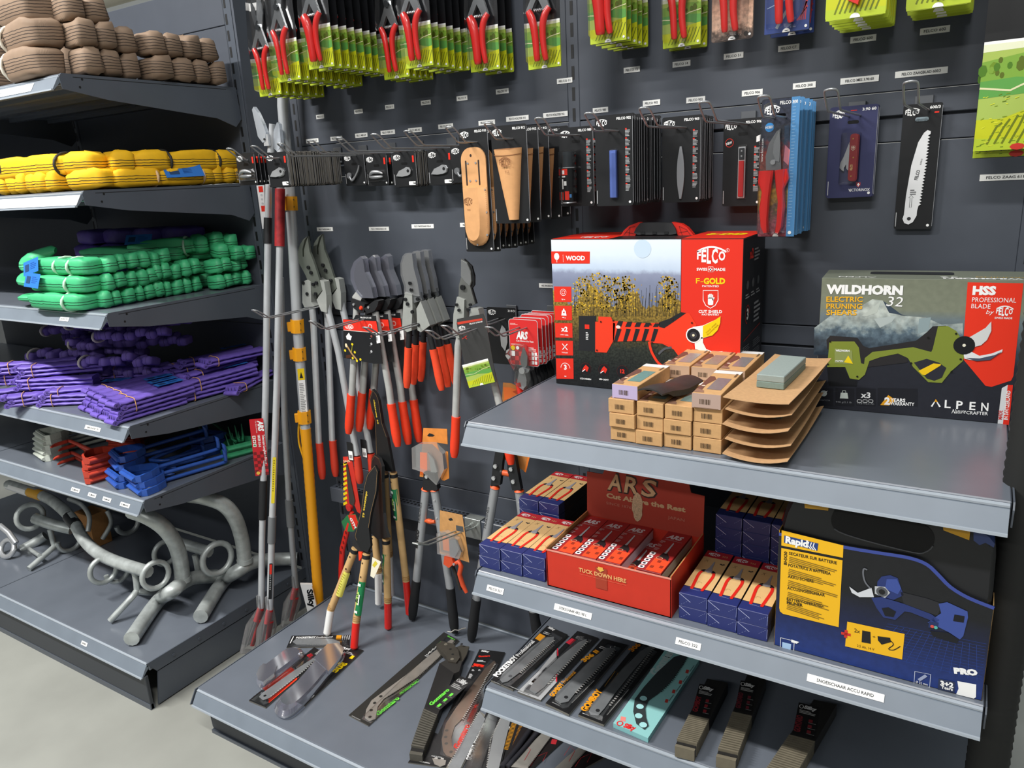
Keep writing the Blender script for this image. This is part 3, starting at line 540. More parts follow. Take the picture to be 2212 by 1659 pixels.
# ================================================================ sharpening stone boxes
KR = M('c59b6a', .75, 0, .3, .06, 120, 0, 'kraft_board'); KRL = M('cda57a', .75, 0, .3, .06, 120)
def stone_box(label, mat, front=None, win='6f8a86', src={}):
    W_, L_, H_ = .0525, .168, .0278; k = (front, win)
    if k in src: return dup(src[k], mat, label)
    r = thing('stone_box', label, 'box', 'sharpening stone boxes on the top shelf', mat)
    g = G(); g.box(-W_ / 2, W_ / 2, 0, L_, 0, H_, KR, .0008)
    if front: g.box(-W_ / 2 + .0002, W_ / 2 - .0002, -.0006, .0, .0002, H_ - .0002, front)
    g.ob('carton', r)
    g = G(TR(0, -.0007, 0) @ RX(90)); g.code(-.012, .008, .019, .0095, .0002, M('4a3620', .7)); g.line([(-W_ / 2 + .004, .0012), (W_ / 2 - .004, .0012)], .0006, .0002, M('7a5835', .8))
    g.T = TR(0, 0, H_); g.rect(-W_ / 2, L_ - .022, W_ / 2, L_, .0003, M('e4e0dd', .6)); g.poly(((-W_ / 2 + .001, .012), (-W_ / 2 + .012, .02), (-W_ / 2 + .01, .06), (-W_ / 2 + .018, .1), (-W_ / 2 + .01, .12), (-W_ / 2 + .001, .12)), .0003, M('6a4438', .6))
    g.poly(((-W_ / 2 + .001, .006), (-W_ / 2 + .02, .006), (-W_ / 2 + .016, .02), (-W_ / 2 + .001, .03)), .0005, M('8f6a55', .7)); g.disc(-.019, .05, .004, .0006, M('d8c2ac', .6), 8)
    g.rect(-.008, .03, .018, .112, .0004, M(win, .35, 0, .5, .1, 200)); g.line([(.02, .125), (.02, .15)], .004, .0005, M('6a5236', .6)); g.ob('top_print', r)
    src[k] = r
    return r
GRP = 'sharpening stone boxes on the top shelf'
R = random.Random(8); xs = (1.3625, 1.4165, 1.4715, 1.5265)
ROW = ('bottom', 'second', 'third'); COLN = ('leftmost', 'second', 'third', 'rightmost')
for l in range(3):
    for i, x in enumerate(xs):
        stone_box('kraft stone box with barcode end, %s layer, %s column of the front stack' % (ROW[l], COLN[i]), lie(x + R.uniform(-.001, .001) - (.003 if l == 2 and i == 0 else 0), -.553 + R.uniform(-.003, .003) + .002 * i, 1.1158 + l * .0284, R.uniform(-1, 1)))
        if l == 2 or i in (0, 3): stone_box('kraft stone box hidden behind the front stack, layer %s, column %s' % (ROW[l], COLN[i]), lie(x + R.uniform(-.001, .001), -.378, 1.1158 + l * .0284, 0), win='7d7a74')
z4 = 1.1158 + 3 * .0284
stone_box('lilac fronted stone box on top of the leftmost column', lie(xs[0] + .0035, -.548, z4, -1), M('b7a7c9', .6), '5f8a86')
stone_box('pinkish fronted stone box on top of the rightmost column', lie(xs[3] - .002, -.55, z4, 2), M('b3998c', .6), '6c7276')
for i, (x, wn) in enumerate(((1.4075, '8d8783'), (1.464, '86847a'), (1.52, '817c7c'))): stone_box('kraft stone box with grey window in the rear top row, %s from left' % ('first', 'second', 'third')[i], lie(x, -.372, z4, 1), M('b99a80', .6), wn)
# black leather sleeve on top
g = G(); rows = []
for i in range(9):
    y = -.07 + i * .0175
    rows.append([(x, y, .016 - 9 * x * x + .0022 * math.sin(i)) for x in [(-.03 + .006 * k) * (1 - .1 * (abs(i - 4) / 4) ** 3) for k in range(11)]])
lo = [[(a, b, c - .003 - .008 * (abs(a) > .029)) for a, b, c in r] for r in rows]
LE = M('2a2826', .5, 0, .5, .15, 60, .3); g.sheet(rows, LE); g.sheet([r[::-1] for r in lo], LE); g.sheet([rows[0], lo[0]], LE); g.sheet([rows[-1], lo[-1]], LE); g.sheet([[r[0] for r in rows], [r[0] for r in lo]], LE); g.sheet([[r[-1] for r in rows], [r[-1] for r in lo]], LE)
tag(thing('leather_sleeve', 'worn black leather sleeve lying across the kraft stone boxes', 'sleeve', None, lie(1.437, -.49, z4 + .0095, -14, -3), g), None, None)
# curved cards with stones
CARDB = M('bd966c', .8, 0, .3, .08, 160, 0, 'brown_board')
def stone_card(label, mat, cw, back, curl, tone='8f9b97'):
    r = thing('stone_card', label, 'sharpening stone', 'sharpening stones on brown cards', mat)
    g = G(); nx, ny = 9, 13; top = []
    for j in range(ny):
        v = -.165 + .33 * j / (ny - 1); row = []
        for i in range(nx):
            u = -.056 + .112 * i / (nx - 1); row.append((u, v, .3 * curl * (v / .165) ** 2 + back * max(0, v) + curl * (u / .056) ** 2 * (1 if u > 0 else .75)))
        top.append(row)
    bot = [[(a, b, c - .0012) for a, b, c in q_] for q_ in top]
    g.sheet(top, CARDB); g.sheet([q_[::-1] for q_ in bot], CARDB); E_ = M('c79f74', .8)
    for e, f in ((top[0], bot[0]), (top[-1], bot[-1]), ([q_[0] for q_ in top], [q_[0] for q_ in bot]), ([q_[-1] for q_ in top], [q_[-1] for q_ in bot])): g.sheet([e, f], E_, False)
    g.ob('card', r)
    g = G(); g.box(-.0245, .0245, -.075, .085, .0012, .0135, M('76877f', .7, 0, .3, .05, 300), .0012); g.box(-.0245, .0245, -.075, .085, .0135, .0262, M(tone, .7, 0, .3, .05, 300), .0012); g.ob('stone', r)
    return r
for k in range(5):
    stone_card('brown curved card with grey stone, %s from the top beside the stone boxes' % ('fifth', 'fourth', 'third', 'second', 'first')[k], lie(1.618 + (.004 if k == 4 else .0), -.405 + .004 * (k % 2), 1.1172 + k * .0275 + (.001 if k == 4 else 0), -1.5 * (k == 4) + R.uniform(-1, 1)), 0, .02, .0105 if k < 4 else .004)
# ================================================================ middle shelf: flat kraft boxes with blue ends
NAVY = M('27306b', .45, 0, .5, .04, 60)
def snip_box(label, mat, num, group, src={}):
    W_, L_, H_ = .0562, .192, .0283
    if num in src: return dup(src[num], mat, label, group)
    r = thing('snip_box', label, 'box', group, mat)
    g = G(); g.box(-W_ / 2, W_ / 2, 0, L_, 0, H_, M('2a2119', .7), .0008); g.box(-W_ / 2 - .0002, W_ / 2 + .0002, -.0004, .03, -.0001, H_ + .0002, NAVY, .0008); g.ob('carton', r)
    g = G(TR(0, 0, H_)); z = .0004; h = W_ / 2 - .0004
    g.rect(-h, .0305, h, L_ - .03, z, M('d9b27a', .6, 0, .4, .03, 90)); g.rect(-h, L_ - .03, h, L_ - .0005, z, M('b8242b', .5)); felco(g, -.021, L_ - .022, .024, z * 2, WH, .013); g.text(num, .008, L_ - .02, .006, z * 2, M('d9b27a', .6), w=.012)
    for s in (-1, 1):
        c = sm([(s * .006, .105, 0), (s * .012, .098, 0), (s * .0145, .082, 0), (s * .0125, .05, 0), (s * .0105, .024, 0)], 4); g.line(c[:5], .0085, z * 2, M('1d1a20', .5)); g.line(c[4:], .006, z * 3, M('d8281c', .45)); g.disc(c[-1][0], c[-1][1], .0033, z * 3.3, M('d8281c', .45), 10)
    g.poly(((-.008, .1), (.0, .096), (.008, .1), (.004, .115), (.0015, .145), (-.0005, .145), (-.003, .115)), z * 3, M('9a9aa2', .4)); g.line([(.013, .142), (.018, .139), (.022, .143)], .004, z * 2, M('2b2622', .6)); g.line([(-.02, .14), (-.012, .15)], .0007, z * 2, M('8a6a40', .6)); g.line([(-.018, .15), (-.013, .14)], .0007, z * 2, M('8a6a40', .6))
    g.bars(-.012, .02, .02, .003, 2, z * 2, M('8088b8', .6)); g.line([(-.003 + .005 * math.cos(k), .05 + .005 * math.sin(k)) for k in range(5)], .0005, z * 2, M('a07a4a', .6))
    g.T = TR(0, -.0006, 0) @ RX(90); cw = M('8d96c4', .6)
    g.line([(-h, H_ - .001), (-.005, .0125)], .0009, .0002, M('c9cdec', .6)); g.line([(h, H_ - .002), (h - .0008, .006)], .0007, .0002, cw)
    for k in range(4): g.line([(h - .003 - k * .0035, H_ - .004 - k * .0028), (h - .005 - k * .0035, H_ - .0056 - k * .0028)], .0005, .0002, cw)
    for k in range(3): g.line([(-.024 + k * .005, .003 + k * .0038), (-.0215 + k * .005, .005 + k * .0038)], .0005, .0002, cw)
    g.ob('print', r); src[num] = r
    return r
for l in range(2):
    for i in range(3): snip_box('navy ended kraft snip box at the left shelf end, %s layer, %s of three' % (('lower', 'upper')[l], ('left', 'middle', 'right')[i]), lie(1.0265 + i * .0572 + .002 * l, -.549 + .002 * i, .7556 + l * .0287, -1 + i * .5), '321', 'navy ended snip boxes at the left shelf end')
    for i in range(3): snip_box('navy ended kraft snip box right of the red tray, %s layer, %s of three' % (('lower', 'upper')[l], ('left', 'middle', 'right')[i]), lie(1.5035 + i * .0582, -.545 - .002 * i, .7556 + l * .0287, R.uniform(-.8, .8)), '322', 'navy ended snip boxes right of the red tray')
for l in range(3): snip_box('navy ended snip box behind the left stack against the wall, %s' % ('bottom of pile', 'middle of pile', 'top of pile')[l], lie(1.071, -.342, .7556 + l * .0287, -1), '321', 'navy ended snip boxes at the left shelf end')
for l in range(3): snip_box('navy ended snip box half hidden at the far left back, %s' % ('bottom', 'middle', 'top')[l], lie(1.033 - .022, -.338, .7556 + l * .0275, -1), '321', 'navy ended snip boxes at the left shelf end')
for l in range(5):
    for i in range(3): snip_box('shaded navy ended snip box in the rear pile beside the tray, layer %s, %s' % (('one', 'two', 'three', 'four', 'five')[l], ('left', 'middle', 'right')[i]), lie(1.515 + i * .0585, -.345, .7556 + l * .0287, R.uniform(-.8, .8)), '322', 'shaded navy ended snip boxes in the rear pile')
# ================================================================ red display tray
T = TR(1.181, -.554, .7556); tr = thing('display_tray', 'open red cardboard counter tray with a standing back card', 'display box', None, T)
W_, L_, H_ = .281, .205, .0885; CR_ = M('c8321f', .6, 0, .4, .03, 40); INN = M('b08b52', .8)
g = G()
g.box(0, W_, 0, .002, 0, H_ - .002, CR_); g.box(0, .002, 0, L_, 0, H_ + .004, INN); g.box(W_ - .002, W_, 0, L_, 0, H_ + .004, INN); g.box(-.0008, 0, 0, L_, 0, H_ + .004, CR_); g.box(W_, W_ + .0008, 0, L_, 0, H_ + .004, CR_); g.box(0, W_, L_ - .002, L_, 0, H_ + .01, CR_); g.box(0, W_, 0, L_, 0, .002, INN)
g.box(0, W_, -.0008, .0028, H_ - .003, H_ - .001, M('d98a78', .7)); g.ob('tray', tr)
g = G(TR(0, L_ - .003, H_ - .006) @ RX(87)); z = .0006
pl = [(0, 0), (W_, 0), (W_, .098), (W_ - .03, .1), (W_ - .036, .122), (.046, .122), (.04, .108), (0, .108)]
g.prism(pl, -.002, 0, M('b3402f', .65)); CRM = M('d8b98c', .6); BO = M('33241f', .6)
for k, ch in enumerate('ARS'): g.text(ch, .052 + k * .041, .073, .041, z, BO, w=.0395, b=.055, it=.14); g.text(ch, .0532 + k * .041, .0745, .038, z * 2, CRM, w=.034, b=.02, it=.14)
g.text('Cut Above the Rest', .05, .053, .0108, z, CRM, w=.19, b=.045); g.text('SINCE 1876', .05, .036, .0062, z, M('c98a74', .6), w=.062); g.text('JAPAN', .2, .03, .0068, z, M('c98a74', .6), w=.038)
R = random.Random(3); g.poly([(.128 + (.013 + R.uniform(-.002, .002)) * math.cos(t * PI / 10), .045 + (.034 + R.uniform(-.003, .003)) * math.sin(t * PI / 10)) for t in range(20)], z * 3, M('d6bd98', .9, 0, .2, .25, 300)); g.ob('back_card', tr, lab='back card with a torn white patch')
g = G(TR(0, -.0009, 0) @ RX(90)); z = .0004
g.text('TUCK DOWN HERE', .078, .0545, .0088, z, M('e8b070', .6), w=.108, b=.03); g.rect(.117, .026, .143, .075, z * .5, M('a5371f', .45)); g.poly(((.1235, .0728), (.1235, .0772), (.1345, .0772), (.1345, .0728), (.138, .0728), (.129, .0655), (.12, .0728)), z * 3, M('e6b24a', .6)); g.line([(.08, .049), (.185, .049)], .0005, z, M('e07a5a', .6)); g.ob('lettering', tr)
def ars_box(label, mat, src={}):
    if src: return dup(src[0], mat, label)
    r = thing('scissor_box', label, 'box', 'red scissor boxes in the display tray', mat); Wb, Lb, Hb = .0535, .185, .026
    g = G(); g.box(-Wb / 2, Wb / 2, 0, Lb, 0, Hb, M('8a2526', .5), .0007); g.box(-Wb / 2 - .0002, Wb / 2 + .0002, -.0003, Lb + .0003, .001, Hb - .005, M('c9c6cc', .5)); g.ob('carton', r)
    g = G(TR(0, 0, Hb)); z = .0004
    g.rect(-Wb / 2 + .0004, .0004, Wb / 2 - .0004, Lb - .0004, z, M('a82a2a', .45)); g.rect(-.008, .002, Wb / 2 - .001, .055, z * 2, M('f0512c', .45))
    for (a, b) in ((.006, .04), (.0, .014), (.018, .02)): g.rect(a - .004, b, a + .003, b + .01, z * 3, M('9a3320', .5))
    g.text('ARS', -.02, Lb - .034, .017, z * 2, M('d9cfd0', .5), w=.033, b=.05, it=.2); g.bars(-.02, Lb - .044, .042, .005, 2, z * 2, M('b98a8a', .5))
    g.poly(((-.004, .06), (.003, .062), (.014, .06), (.02, .052), (.018, .07), (.008, .085), (.0, .085)), z * 3, M('221c1e', .5)); g.poly(((.002, .085), (.007, .085), (.006, .13), (.003, .135)), z * 3, M('c2c4c6', .35)); g.disc(.0045, .084, .003, z * 4, M('bdbdbd', .4), 8); g.line([(.001 + .007 * math.cos(k * PI / 6), .058 + .0045 * math.sin(k * PI / 6)) for k in range(12)], .001, z * 4, M('d8b890', .5), True)
    for k in range(5): g.rrect(-.0255, .004 + k * .0155, -.0135, .0165 + k * .0155, .003, z * 3, M('f2ecec', .5)); g.disc(-.0195, .0102 + k * .0155, .0032, z * 4, M('2b2a3a', .5), 8)
    for k in range(3): g.bars(-.025, .088 + k * .018, .011, .012, 3, z * 3, M('c79a9a', .5), k)
    g.ob('top_print', r); src[0] = r; return r
for i, x in enumerate((.03, .0845, .139, .2265)): ars_box('red scissor box in the display tray, %s' % ('leftmost', 'second from left', 'third from left', 'rightmost past the gap')[i], T @ lie(x, .012 + .002 * i, .056, -.7 * (i == 3)))
ars_box('red scissor box low in the tray gap', T @ lie(.17, .01, .03, 0))
for x in (.03, .085, .226): ars_box('red scissor box of the lower tray layer under the %s top box' % {.03: 'leftmost', .085: 'second', .226: 'rightmost'}[x], T @ lie(x, .011, .0285, 0))
# ================================================================ black and blue pruner cases in sleeves
CASE = {}
def rapid(label, mat, full=True):
    r = thing('pruner_case', label, 'tool case', 'black plastic pruner cases in blue sleeves', mat)
    W_ = .331; q = tracer(mat, 1640, 1060, 3.867); q2 = tracer(mat, 1600, 1050, 2.7239)
    g = G(); CB = M('1b1c1f', .45, 0, .5, .04, 30, .05)
    if full: CASE['o'] = [(.006, .01), (.324, .01)] + [(a, min(b, .312)) for a, b in q((1955, 880), (1978, 600), (1976, 500), (1955, 440), (1900, 370), (1840, 320), (1600, 190), (1200, 90), (600, -60), (300, -20), (255, 70), (205, 170), (172, 290))]
    out = CASE['o']
    cx, cy = .166, .15; ins = [(cx + (a - cx) * .96, cy + (b - cy) * .96) for a, b in out]
    g.prism(out, -.088, -.022, CB, True); g.prism(out, -.022, -.005, CB, True, ins); g.ob('case_body', r)
    if 1:
        g = G(TR(0, 0, -.0045)); rec = CASE.setdefault('r', [p[:2] for p in sm([(*a, 0) for a in q((600, 280), (610, 200), (680, 150), (1000, 190), (1350, 280), (1455, 370), (1450, 470), (1380, 525), (1280, 525), (900, 430), (660, 350))], 3, True)])
        g.poly(rec, .0004, M('0a0a0b', .8)); g.tube([(a, b, .0) for a, b in rec[18:32]], .0016, M('4a4b4e', .35), 6); g.ob('painted_grip_recess', r)  # flat near-black patch paints the recess shade, grey tube its rim highlight
    if full: CASE['l'] = [q((378, 60), (580, 100), (580, 158), (385, 138)), q((1535, 270), (1765, 310), (1755, 405), (1540, 322))]; CASE['b'] = q((1790, 335), (1850, 345), (1920, 390), (1968, 450), (1960, 480), (1890, 440), (1840, 460), (1790, 420))
    for o in CASE['l']: g = G(); g.prism(o, -.008, .004, M('d09a1c', .45)); g.ob('latch', r, lab='yellow latch')
    g = G(); g.prism(CASE['b'], -.05, -.002, M('34457a', .4)); g.ob('corner_bumper', r, lab='blue corner bumper')
    SL = grad_mat('sleeve_print', ((0, '1c3478'), (.12, '1a2f6c'), (.35, '161f42'), (.6, '15171b'), (1, '15161a')), 1, 0, .24, .1, 90)
    top = [(*p_, ) for p_ in q((150, 345), (700, 455), (1000, 505), (1250, 545), (1400, 600), (1500, 690), (1600, 790), (1750, 880), (1840, 925))]
    ed = [(max(0, top[0][0]), top[0][1])] + top[1:-1] + [(W_, top[-1][1] - .003)]
    g = G(); g.prism([(0, 0), (W_, 0)] + ed[::-1], -.0012, 0, M('15171b', .35)); g.box(0, .001, 0, .235, -.09, 0, M('d6a21c', .5)); g.box(W_ - .001, W_, 0, .17, -.09, 0, M('c9a36a', .6))
    s_ = g.ob('cardboard_sleeve', r)
    if not full: return r
    g = G(); z = .0004
    g.poly([(.001, .001), (W_ - .001, .001)] + [(min(a, W_ - .001), b - .001) for a, b in ed[::-1]], z, SL)
    g.line(sm([(a, b - .003, 0) for a, b in ed], 3), .006, z * 2, P('3a4a94'))
    gc = P('2c4a9e')
    for k in range(13): g.line([(.165 + k * .013, .035), (.2 + k * .0095, .1)], .0004, z * 1.5, gc); g.line([(.16 + k * .002, .034 + k * .0055), (.327, .04 + k * .0055)], .0004, z * 1.5, gc)
    Y2 = P('f0b81c')
    g.poly(q2((242, 258), (605, 348), (602, 420), (240, 348)), z * 3, Y2); g.poly(q2((240, 362), (600, 435), (577, 828), (250, 750), (232, 735), (228, 715)), z * 3, Y2)
    g.poly(q2((258, 288), (458, 336), (452, 378), (256, 330)), z * 4, P('23407e')); quad_text(g, 'Rapid', q2(264, 330), q2(396, 358), .0125, z * 5, WH, .05)
    for k in range(3): g.line(q2((402 + k * 16, 326 + k * 3), (395 + k * 16, 346 + k * 3), (416 + k * 14, 370 + k * 3)), .0018, z * 5, WH)
    quad_text(g, 'BHX30', q2(272, 462), q2(274, 384), .005, z * 4, P('3a3010'), .03)
    for i, (t, x1, y) in enumerate((('SECATEUR SUR BATTERIE', 566, 400), ('POTATRICE A BATTERIA', 530, 470), ('AKKU-SCHERE', 430, 536), ('ACCUSNOEISCHAAR', 496, 604), ('BATTERY-OPERATED', 486, 670))):
        k = (x1 - 285) * .21; quad_text(g, t, q2(284 - i * 3, y), q2(x1, y + k), .0056, z * 4, P('2c2510'), .02); c = q2(282 - i * 3, y + 48 + i); g.T = TR(c[0], c[1], 0) @ RZ(-5.5); g.bars(0, 0, .085, .0135, 4, z * 4, P('8a6c1e'), i); g.T = Matrix()
    quad_text(g, 'PRUNER', q2(272, 690), q2(366, 708), .0056, z * 4, P('2c2510'), .04)
    # printed pruner
    B1, B2 = P('3b4f96'), P('26356e')
    g.poly(q2((805, 560), (830, 530), (880, 522), (925, 540), (945, 600), (960, 640), (900, 668), (800, 640)), z * 3, B2); g.poly(q2((860, 545), (920, 545), (945, 600), (925, 635), (850, 600)), z * 4, B1)
    g.poly(q2((940, 620), (1100, 660), (1185, 690), (1160, 760), (1110, 745), (960, 690)), z * 3, P('26272c')); g.poly(q2((770, 655), (830, 650), (960, 690), (1120, 750), (1170, 785), (1150, 800), (1000, 740), (965, 735), (910, 785), (840, 770), (800, 715)), z * 4, B2); g.poly(q2((830, 715), (870, 710), (915, 735), (900, 768), (850, 760)), z * 5, P('10131c'))
    g.poly(q2((1165, 690), (1215, 680), (1335, 735), (1338, 770), (1310, 880), (1290, 900), (1230, 860), (1150, 820), (1100, 800), (1180, 745)), z * 4, B1); g.poly(q2((1115, 850), (1220, 860), (1285, 900), (1270, 925), (1130, 880)), z * 3, P('14161d')); g.poly(q2((1258, 752), (1318, 762), (1312, 800), (1250, 790)), z * 5, P('12131a'))
    g.poly(q2((1108, 790), (1165, 800), (1160, 835), (1105, 828)), z * 5, P('20305e')); c = q2(1128, 822); g.disc(*c, .003, z * 6, P('d0504a'), 8); c = q2(1148, 828); g.disc(*c, .003, z * 6, P('58b0a8'), 8)
    g.poly(q2((790, 585), (850, 590), (880, 625), (850, 655), (790, 630)), z * 5, P('b9bcc0')); c = q2(832, 618); g.disc(*c, .009, z * 6, P('55575c'), 14); g.disc(*c, .005, z * 7, P('18191c'), 10)
    g.poly(q2((640, 588), (690, 625), (770, 595), (785, 650), (700, 650), (655, 625)), z * 5, P('d0d3d8')); g.line(sm([(*a, 0) for a in q2((745, 490), (725, 485), (722, 520), (735, 565), (765, 600))], 4), .0025, z * 5, P('6a6d74'))
    g.poly(q2((628, 795), (965, 868), (950, 1018), (615, 940)), z * 3, Y2); g.line(q2((592, 862), (648, 874)), .005, z * 4, P('d0302a')); g.line(q2((622, 845), (618, 890)), .005, z * 4, P('d0302a')); quad_text(g, '2x', q2(668, 856), q2(702, 864), .0075, z * 4, P('3a2c10')); g.poly(q2((716, 846), (764, 856), (766, 925), (712, 915)), z * 4, P('1a1a1c')); quad_text(g, '+', q2(776, 890), q2(794, 894), .005, z * 4, P('3a2c10')); g.poly(q2((806, 880), (880, 890), (885, 915), (830, 930), (808, 905)), z * 4, P('1a1a1c')); g.line(sm([(*a, 0) for a in q2((880, 905), (900, 930), (870, 955), (900, 962), (940, 940))], 3), .0015, z * 4, P('1a1a1c')); quad_text(g, '2.5 Ah, 14 V', q2(684, 942), q2(786, 966), .0048, z * 4, P('5a4210'))
    g.line(q2((236, 890), (316, 910), (312, 978), (234, 958)), .0012, z * 3, WH, True); g.poly(q2((246, 915), (298, 928), (294, 966), (244, 952)), z * 3, P('a8c8e8')); g.poly(q2((300, 900), (345, 915), (330, 925), (298, 915)), z * 4, WH)
    quad_text(g, 'PRO', q2(1256, 1098), q2(1396, 1112), .0095, z * 3, WH, .08); g.line(q2((1025, 1088), (1118, 1106), (1112, 1182), (1020, 1164)), .001, z * 3, P('c9cfe0'), True); g.line(q2((1048, 1140), (1092, 1112)), .005, z * 3, P('9aa3bf')); quad_text(g, 'Ø 32 mm', q2(1030, 1156), q2(1100, 1172), .0045, z * 3, WH)
    g.poly(q2((1165, 1130), (1260, 1150), (1258, 1215), (1160, 1195)), z * 3, P('2a3350')); quad_text(g, '3+2', q2(1175, 1168), q2(1252, 1184), .0085, z * 4, WH, .05); quad_text(g, 'Years', q2(1178, 1186), q2(1248, 1202), .0055, z * 4, WH, .03); g.poly(q2((1275, 1145), (1386, 1165), (1384, 1240), (1372, 1248), (1268, 1222), (1282, 1190)), z * 3, WH)
    g.ob('sleeve_print', s_)
    return r
T = frame((1.661, -.5515, .7556), (.3295, -.003, 0), (0, 0, 1)); rapid('front black plastic pruner case in a navy and yellow printed sleeve', T)
T2 = frame((1.664, -.452, .7556), (1, .0, 0), (0, 0, 1)); rapid('rear black pruner case standing directly behind the printed front one', T2, False)
# ================================================================ wire hooks and carded tools on the back wall
WIRE = M('a6a8aa', .28, .55, .5)
def hook(label, x, z, tip=.33, src=[]):
    T = TR(x, 0, z)
    if src: return dup(src[0], T, label)
    r = thing('wire_hook', label, 'hook', 'wire hooks on the back wall', T)
    g = G(); g.tube([(-.011, -.004, 0), (-.011, -.276, 0)] + sm([(-.011, -.285, .002), (-.011, -.322, .028), (-.006, -.332, .033), (.006, -.332, .033), (.011, -.322, .028), (.011, -.285, .002)], 3) + [(.011, -.276, 0), (.011, -.004, 0)], .0021, WIRE, 8); g.ob('wire', r)
    g = G(); g.box(-.017, .017, -.0045, -.0005, -.016, .03, M('6f7276', .4, .6), .001); g.box(-.014, .014, -.012, -.002, -.003, .003, WIRE); g.ob('back_plate', r)
    src.append(r); return r
LEAF = ['6f8f24', '4e7a1e', '7ea33a', '5b6a1c']
def landscape(g, x0, y0, w, h, z, seed=2, rows=True):
    X = lambda a: x0 + w * a
    Yv = lambda b: y0 + h * b
    R = random.Random(seed); q = lambda pts: [(X(a), Yv(b)) for a, b in pts]
    g.rect(X(0), Yv(0), X(1), Yv(1), z, P('a9bf5a')); g.poly(q(((0, .93), (1, .95), (1, 1), (0, 1))), z * 1.5, P('e9eccb'))
    g.poly(q(((0, .62), (1, .55), (1, .86), (.5, .9), (0, .84))), z * 1.6, P('7fa83e')); g.poly(q(((0, .5), (.5, .52), (1, .42), (1, .62), (.4, .68), (0, .66))), z * 1.8, P('5fa04a'))
    g.poly(q(((0, 0), (1, 0), (1, .46), (.7, .42), (.3, .3), (0, .3))), z * 2, P('c3c81e')); g.poly(q(((0, 0), (1, 0), (1, .08), (0, .12))), z * 2.2, P('b5c832'))
    for k in range(22):
        a = R.uniform(0, .96); b = .72 + R.uniform(-.03, .14); s = R.uniform(.025, .055); c = P(R.choice(LEAF)); g.disc(X(a), Yv(b), w * s, z * (2.4 + k * .02), c, 7, h * s * 1.1); 
    g.line(q(((0, .6), (.35, .56), (.7, .68), (1, .72))), h * .018, z * 2.9, P('e2deb0'))
    if rows:
        for k in range(9): a = .3 + k * .085; g.line(q(((a, .34 + k * .012 - .02 * abs(k - 4)), (a - .06, .22), (a - .15, .06))), h * .02, z * 2.6, P('6d7a18'))
    return g
def pruner(par, fat=1.0):
    p = bpy.data.objects.new('pruner', None); COL.objects.link(p); p.parent = par; HR = M('e02a26', .3, 0, .5, 0, 1, 0, None, .4); SV = M('c9cbcd', .22, .9)
    for s, path in ((-1, [(-.035, .128, .009), (-.028, .115, .01), (-.0215, .093, .011), (-.018, .06, .011), (-.0165, .03, .011), (-.0155, .016, .01)]), (1, [(.021, .13, .009), (.01, .117, .01), (.003, .095, .011), (.002, .06, .011), (.0055, .03, .011), (.008, .016, .01)])):
        f = fat if s < 0 else 1.0
        g = G(); g.tube([(a + .004, b, c + .004) for a, b, c in sm(path, 3)], [r_ * f for r_ in (.0075, .0078, .0085, .009, .0092, .009, .0088, .0085, .0082, .008, .0078, .0075, .0075, .0072, .0068, .005)], HR, 8, sq=.7); g.ob('handle', p)
    g = G(); g.prism([(-.04, .124), (-.026, .122), (-.006, .155), (.01, .124), (.026, .128), (.014, .165), (.006, .19), (-.004, .19), (-.016, .165)], .008, .015, SV)
    g.prism([(-.01, .18), (.01, .18), (.02, .215), (.016, .25), (.004, .262), (-.002, .225)], .007, .011, SV); g.prism([(-.012, .185), (-.004, .2), (-.008, .235), (-.018, .25), (-.02, .22)], .011, .015, M('77797b', .3, .9)); g.ob('head', p)
    g = G(); g.prism([(math.cos(k * PI / 6) * .008, .182 + math.sin(k * PI / 6) * .008) for k in range(12)], .015, .02, M('55585b', .3, .9)); g.tube([(-.018 + .0035 * k / 2, .128 + .004 * math.sin(k * 2.1), .012) for k in range(20)], .0016, SV, 5); g.ob('spring', p)
    return p
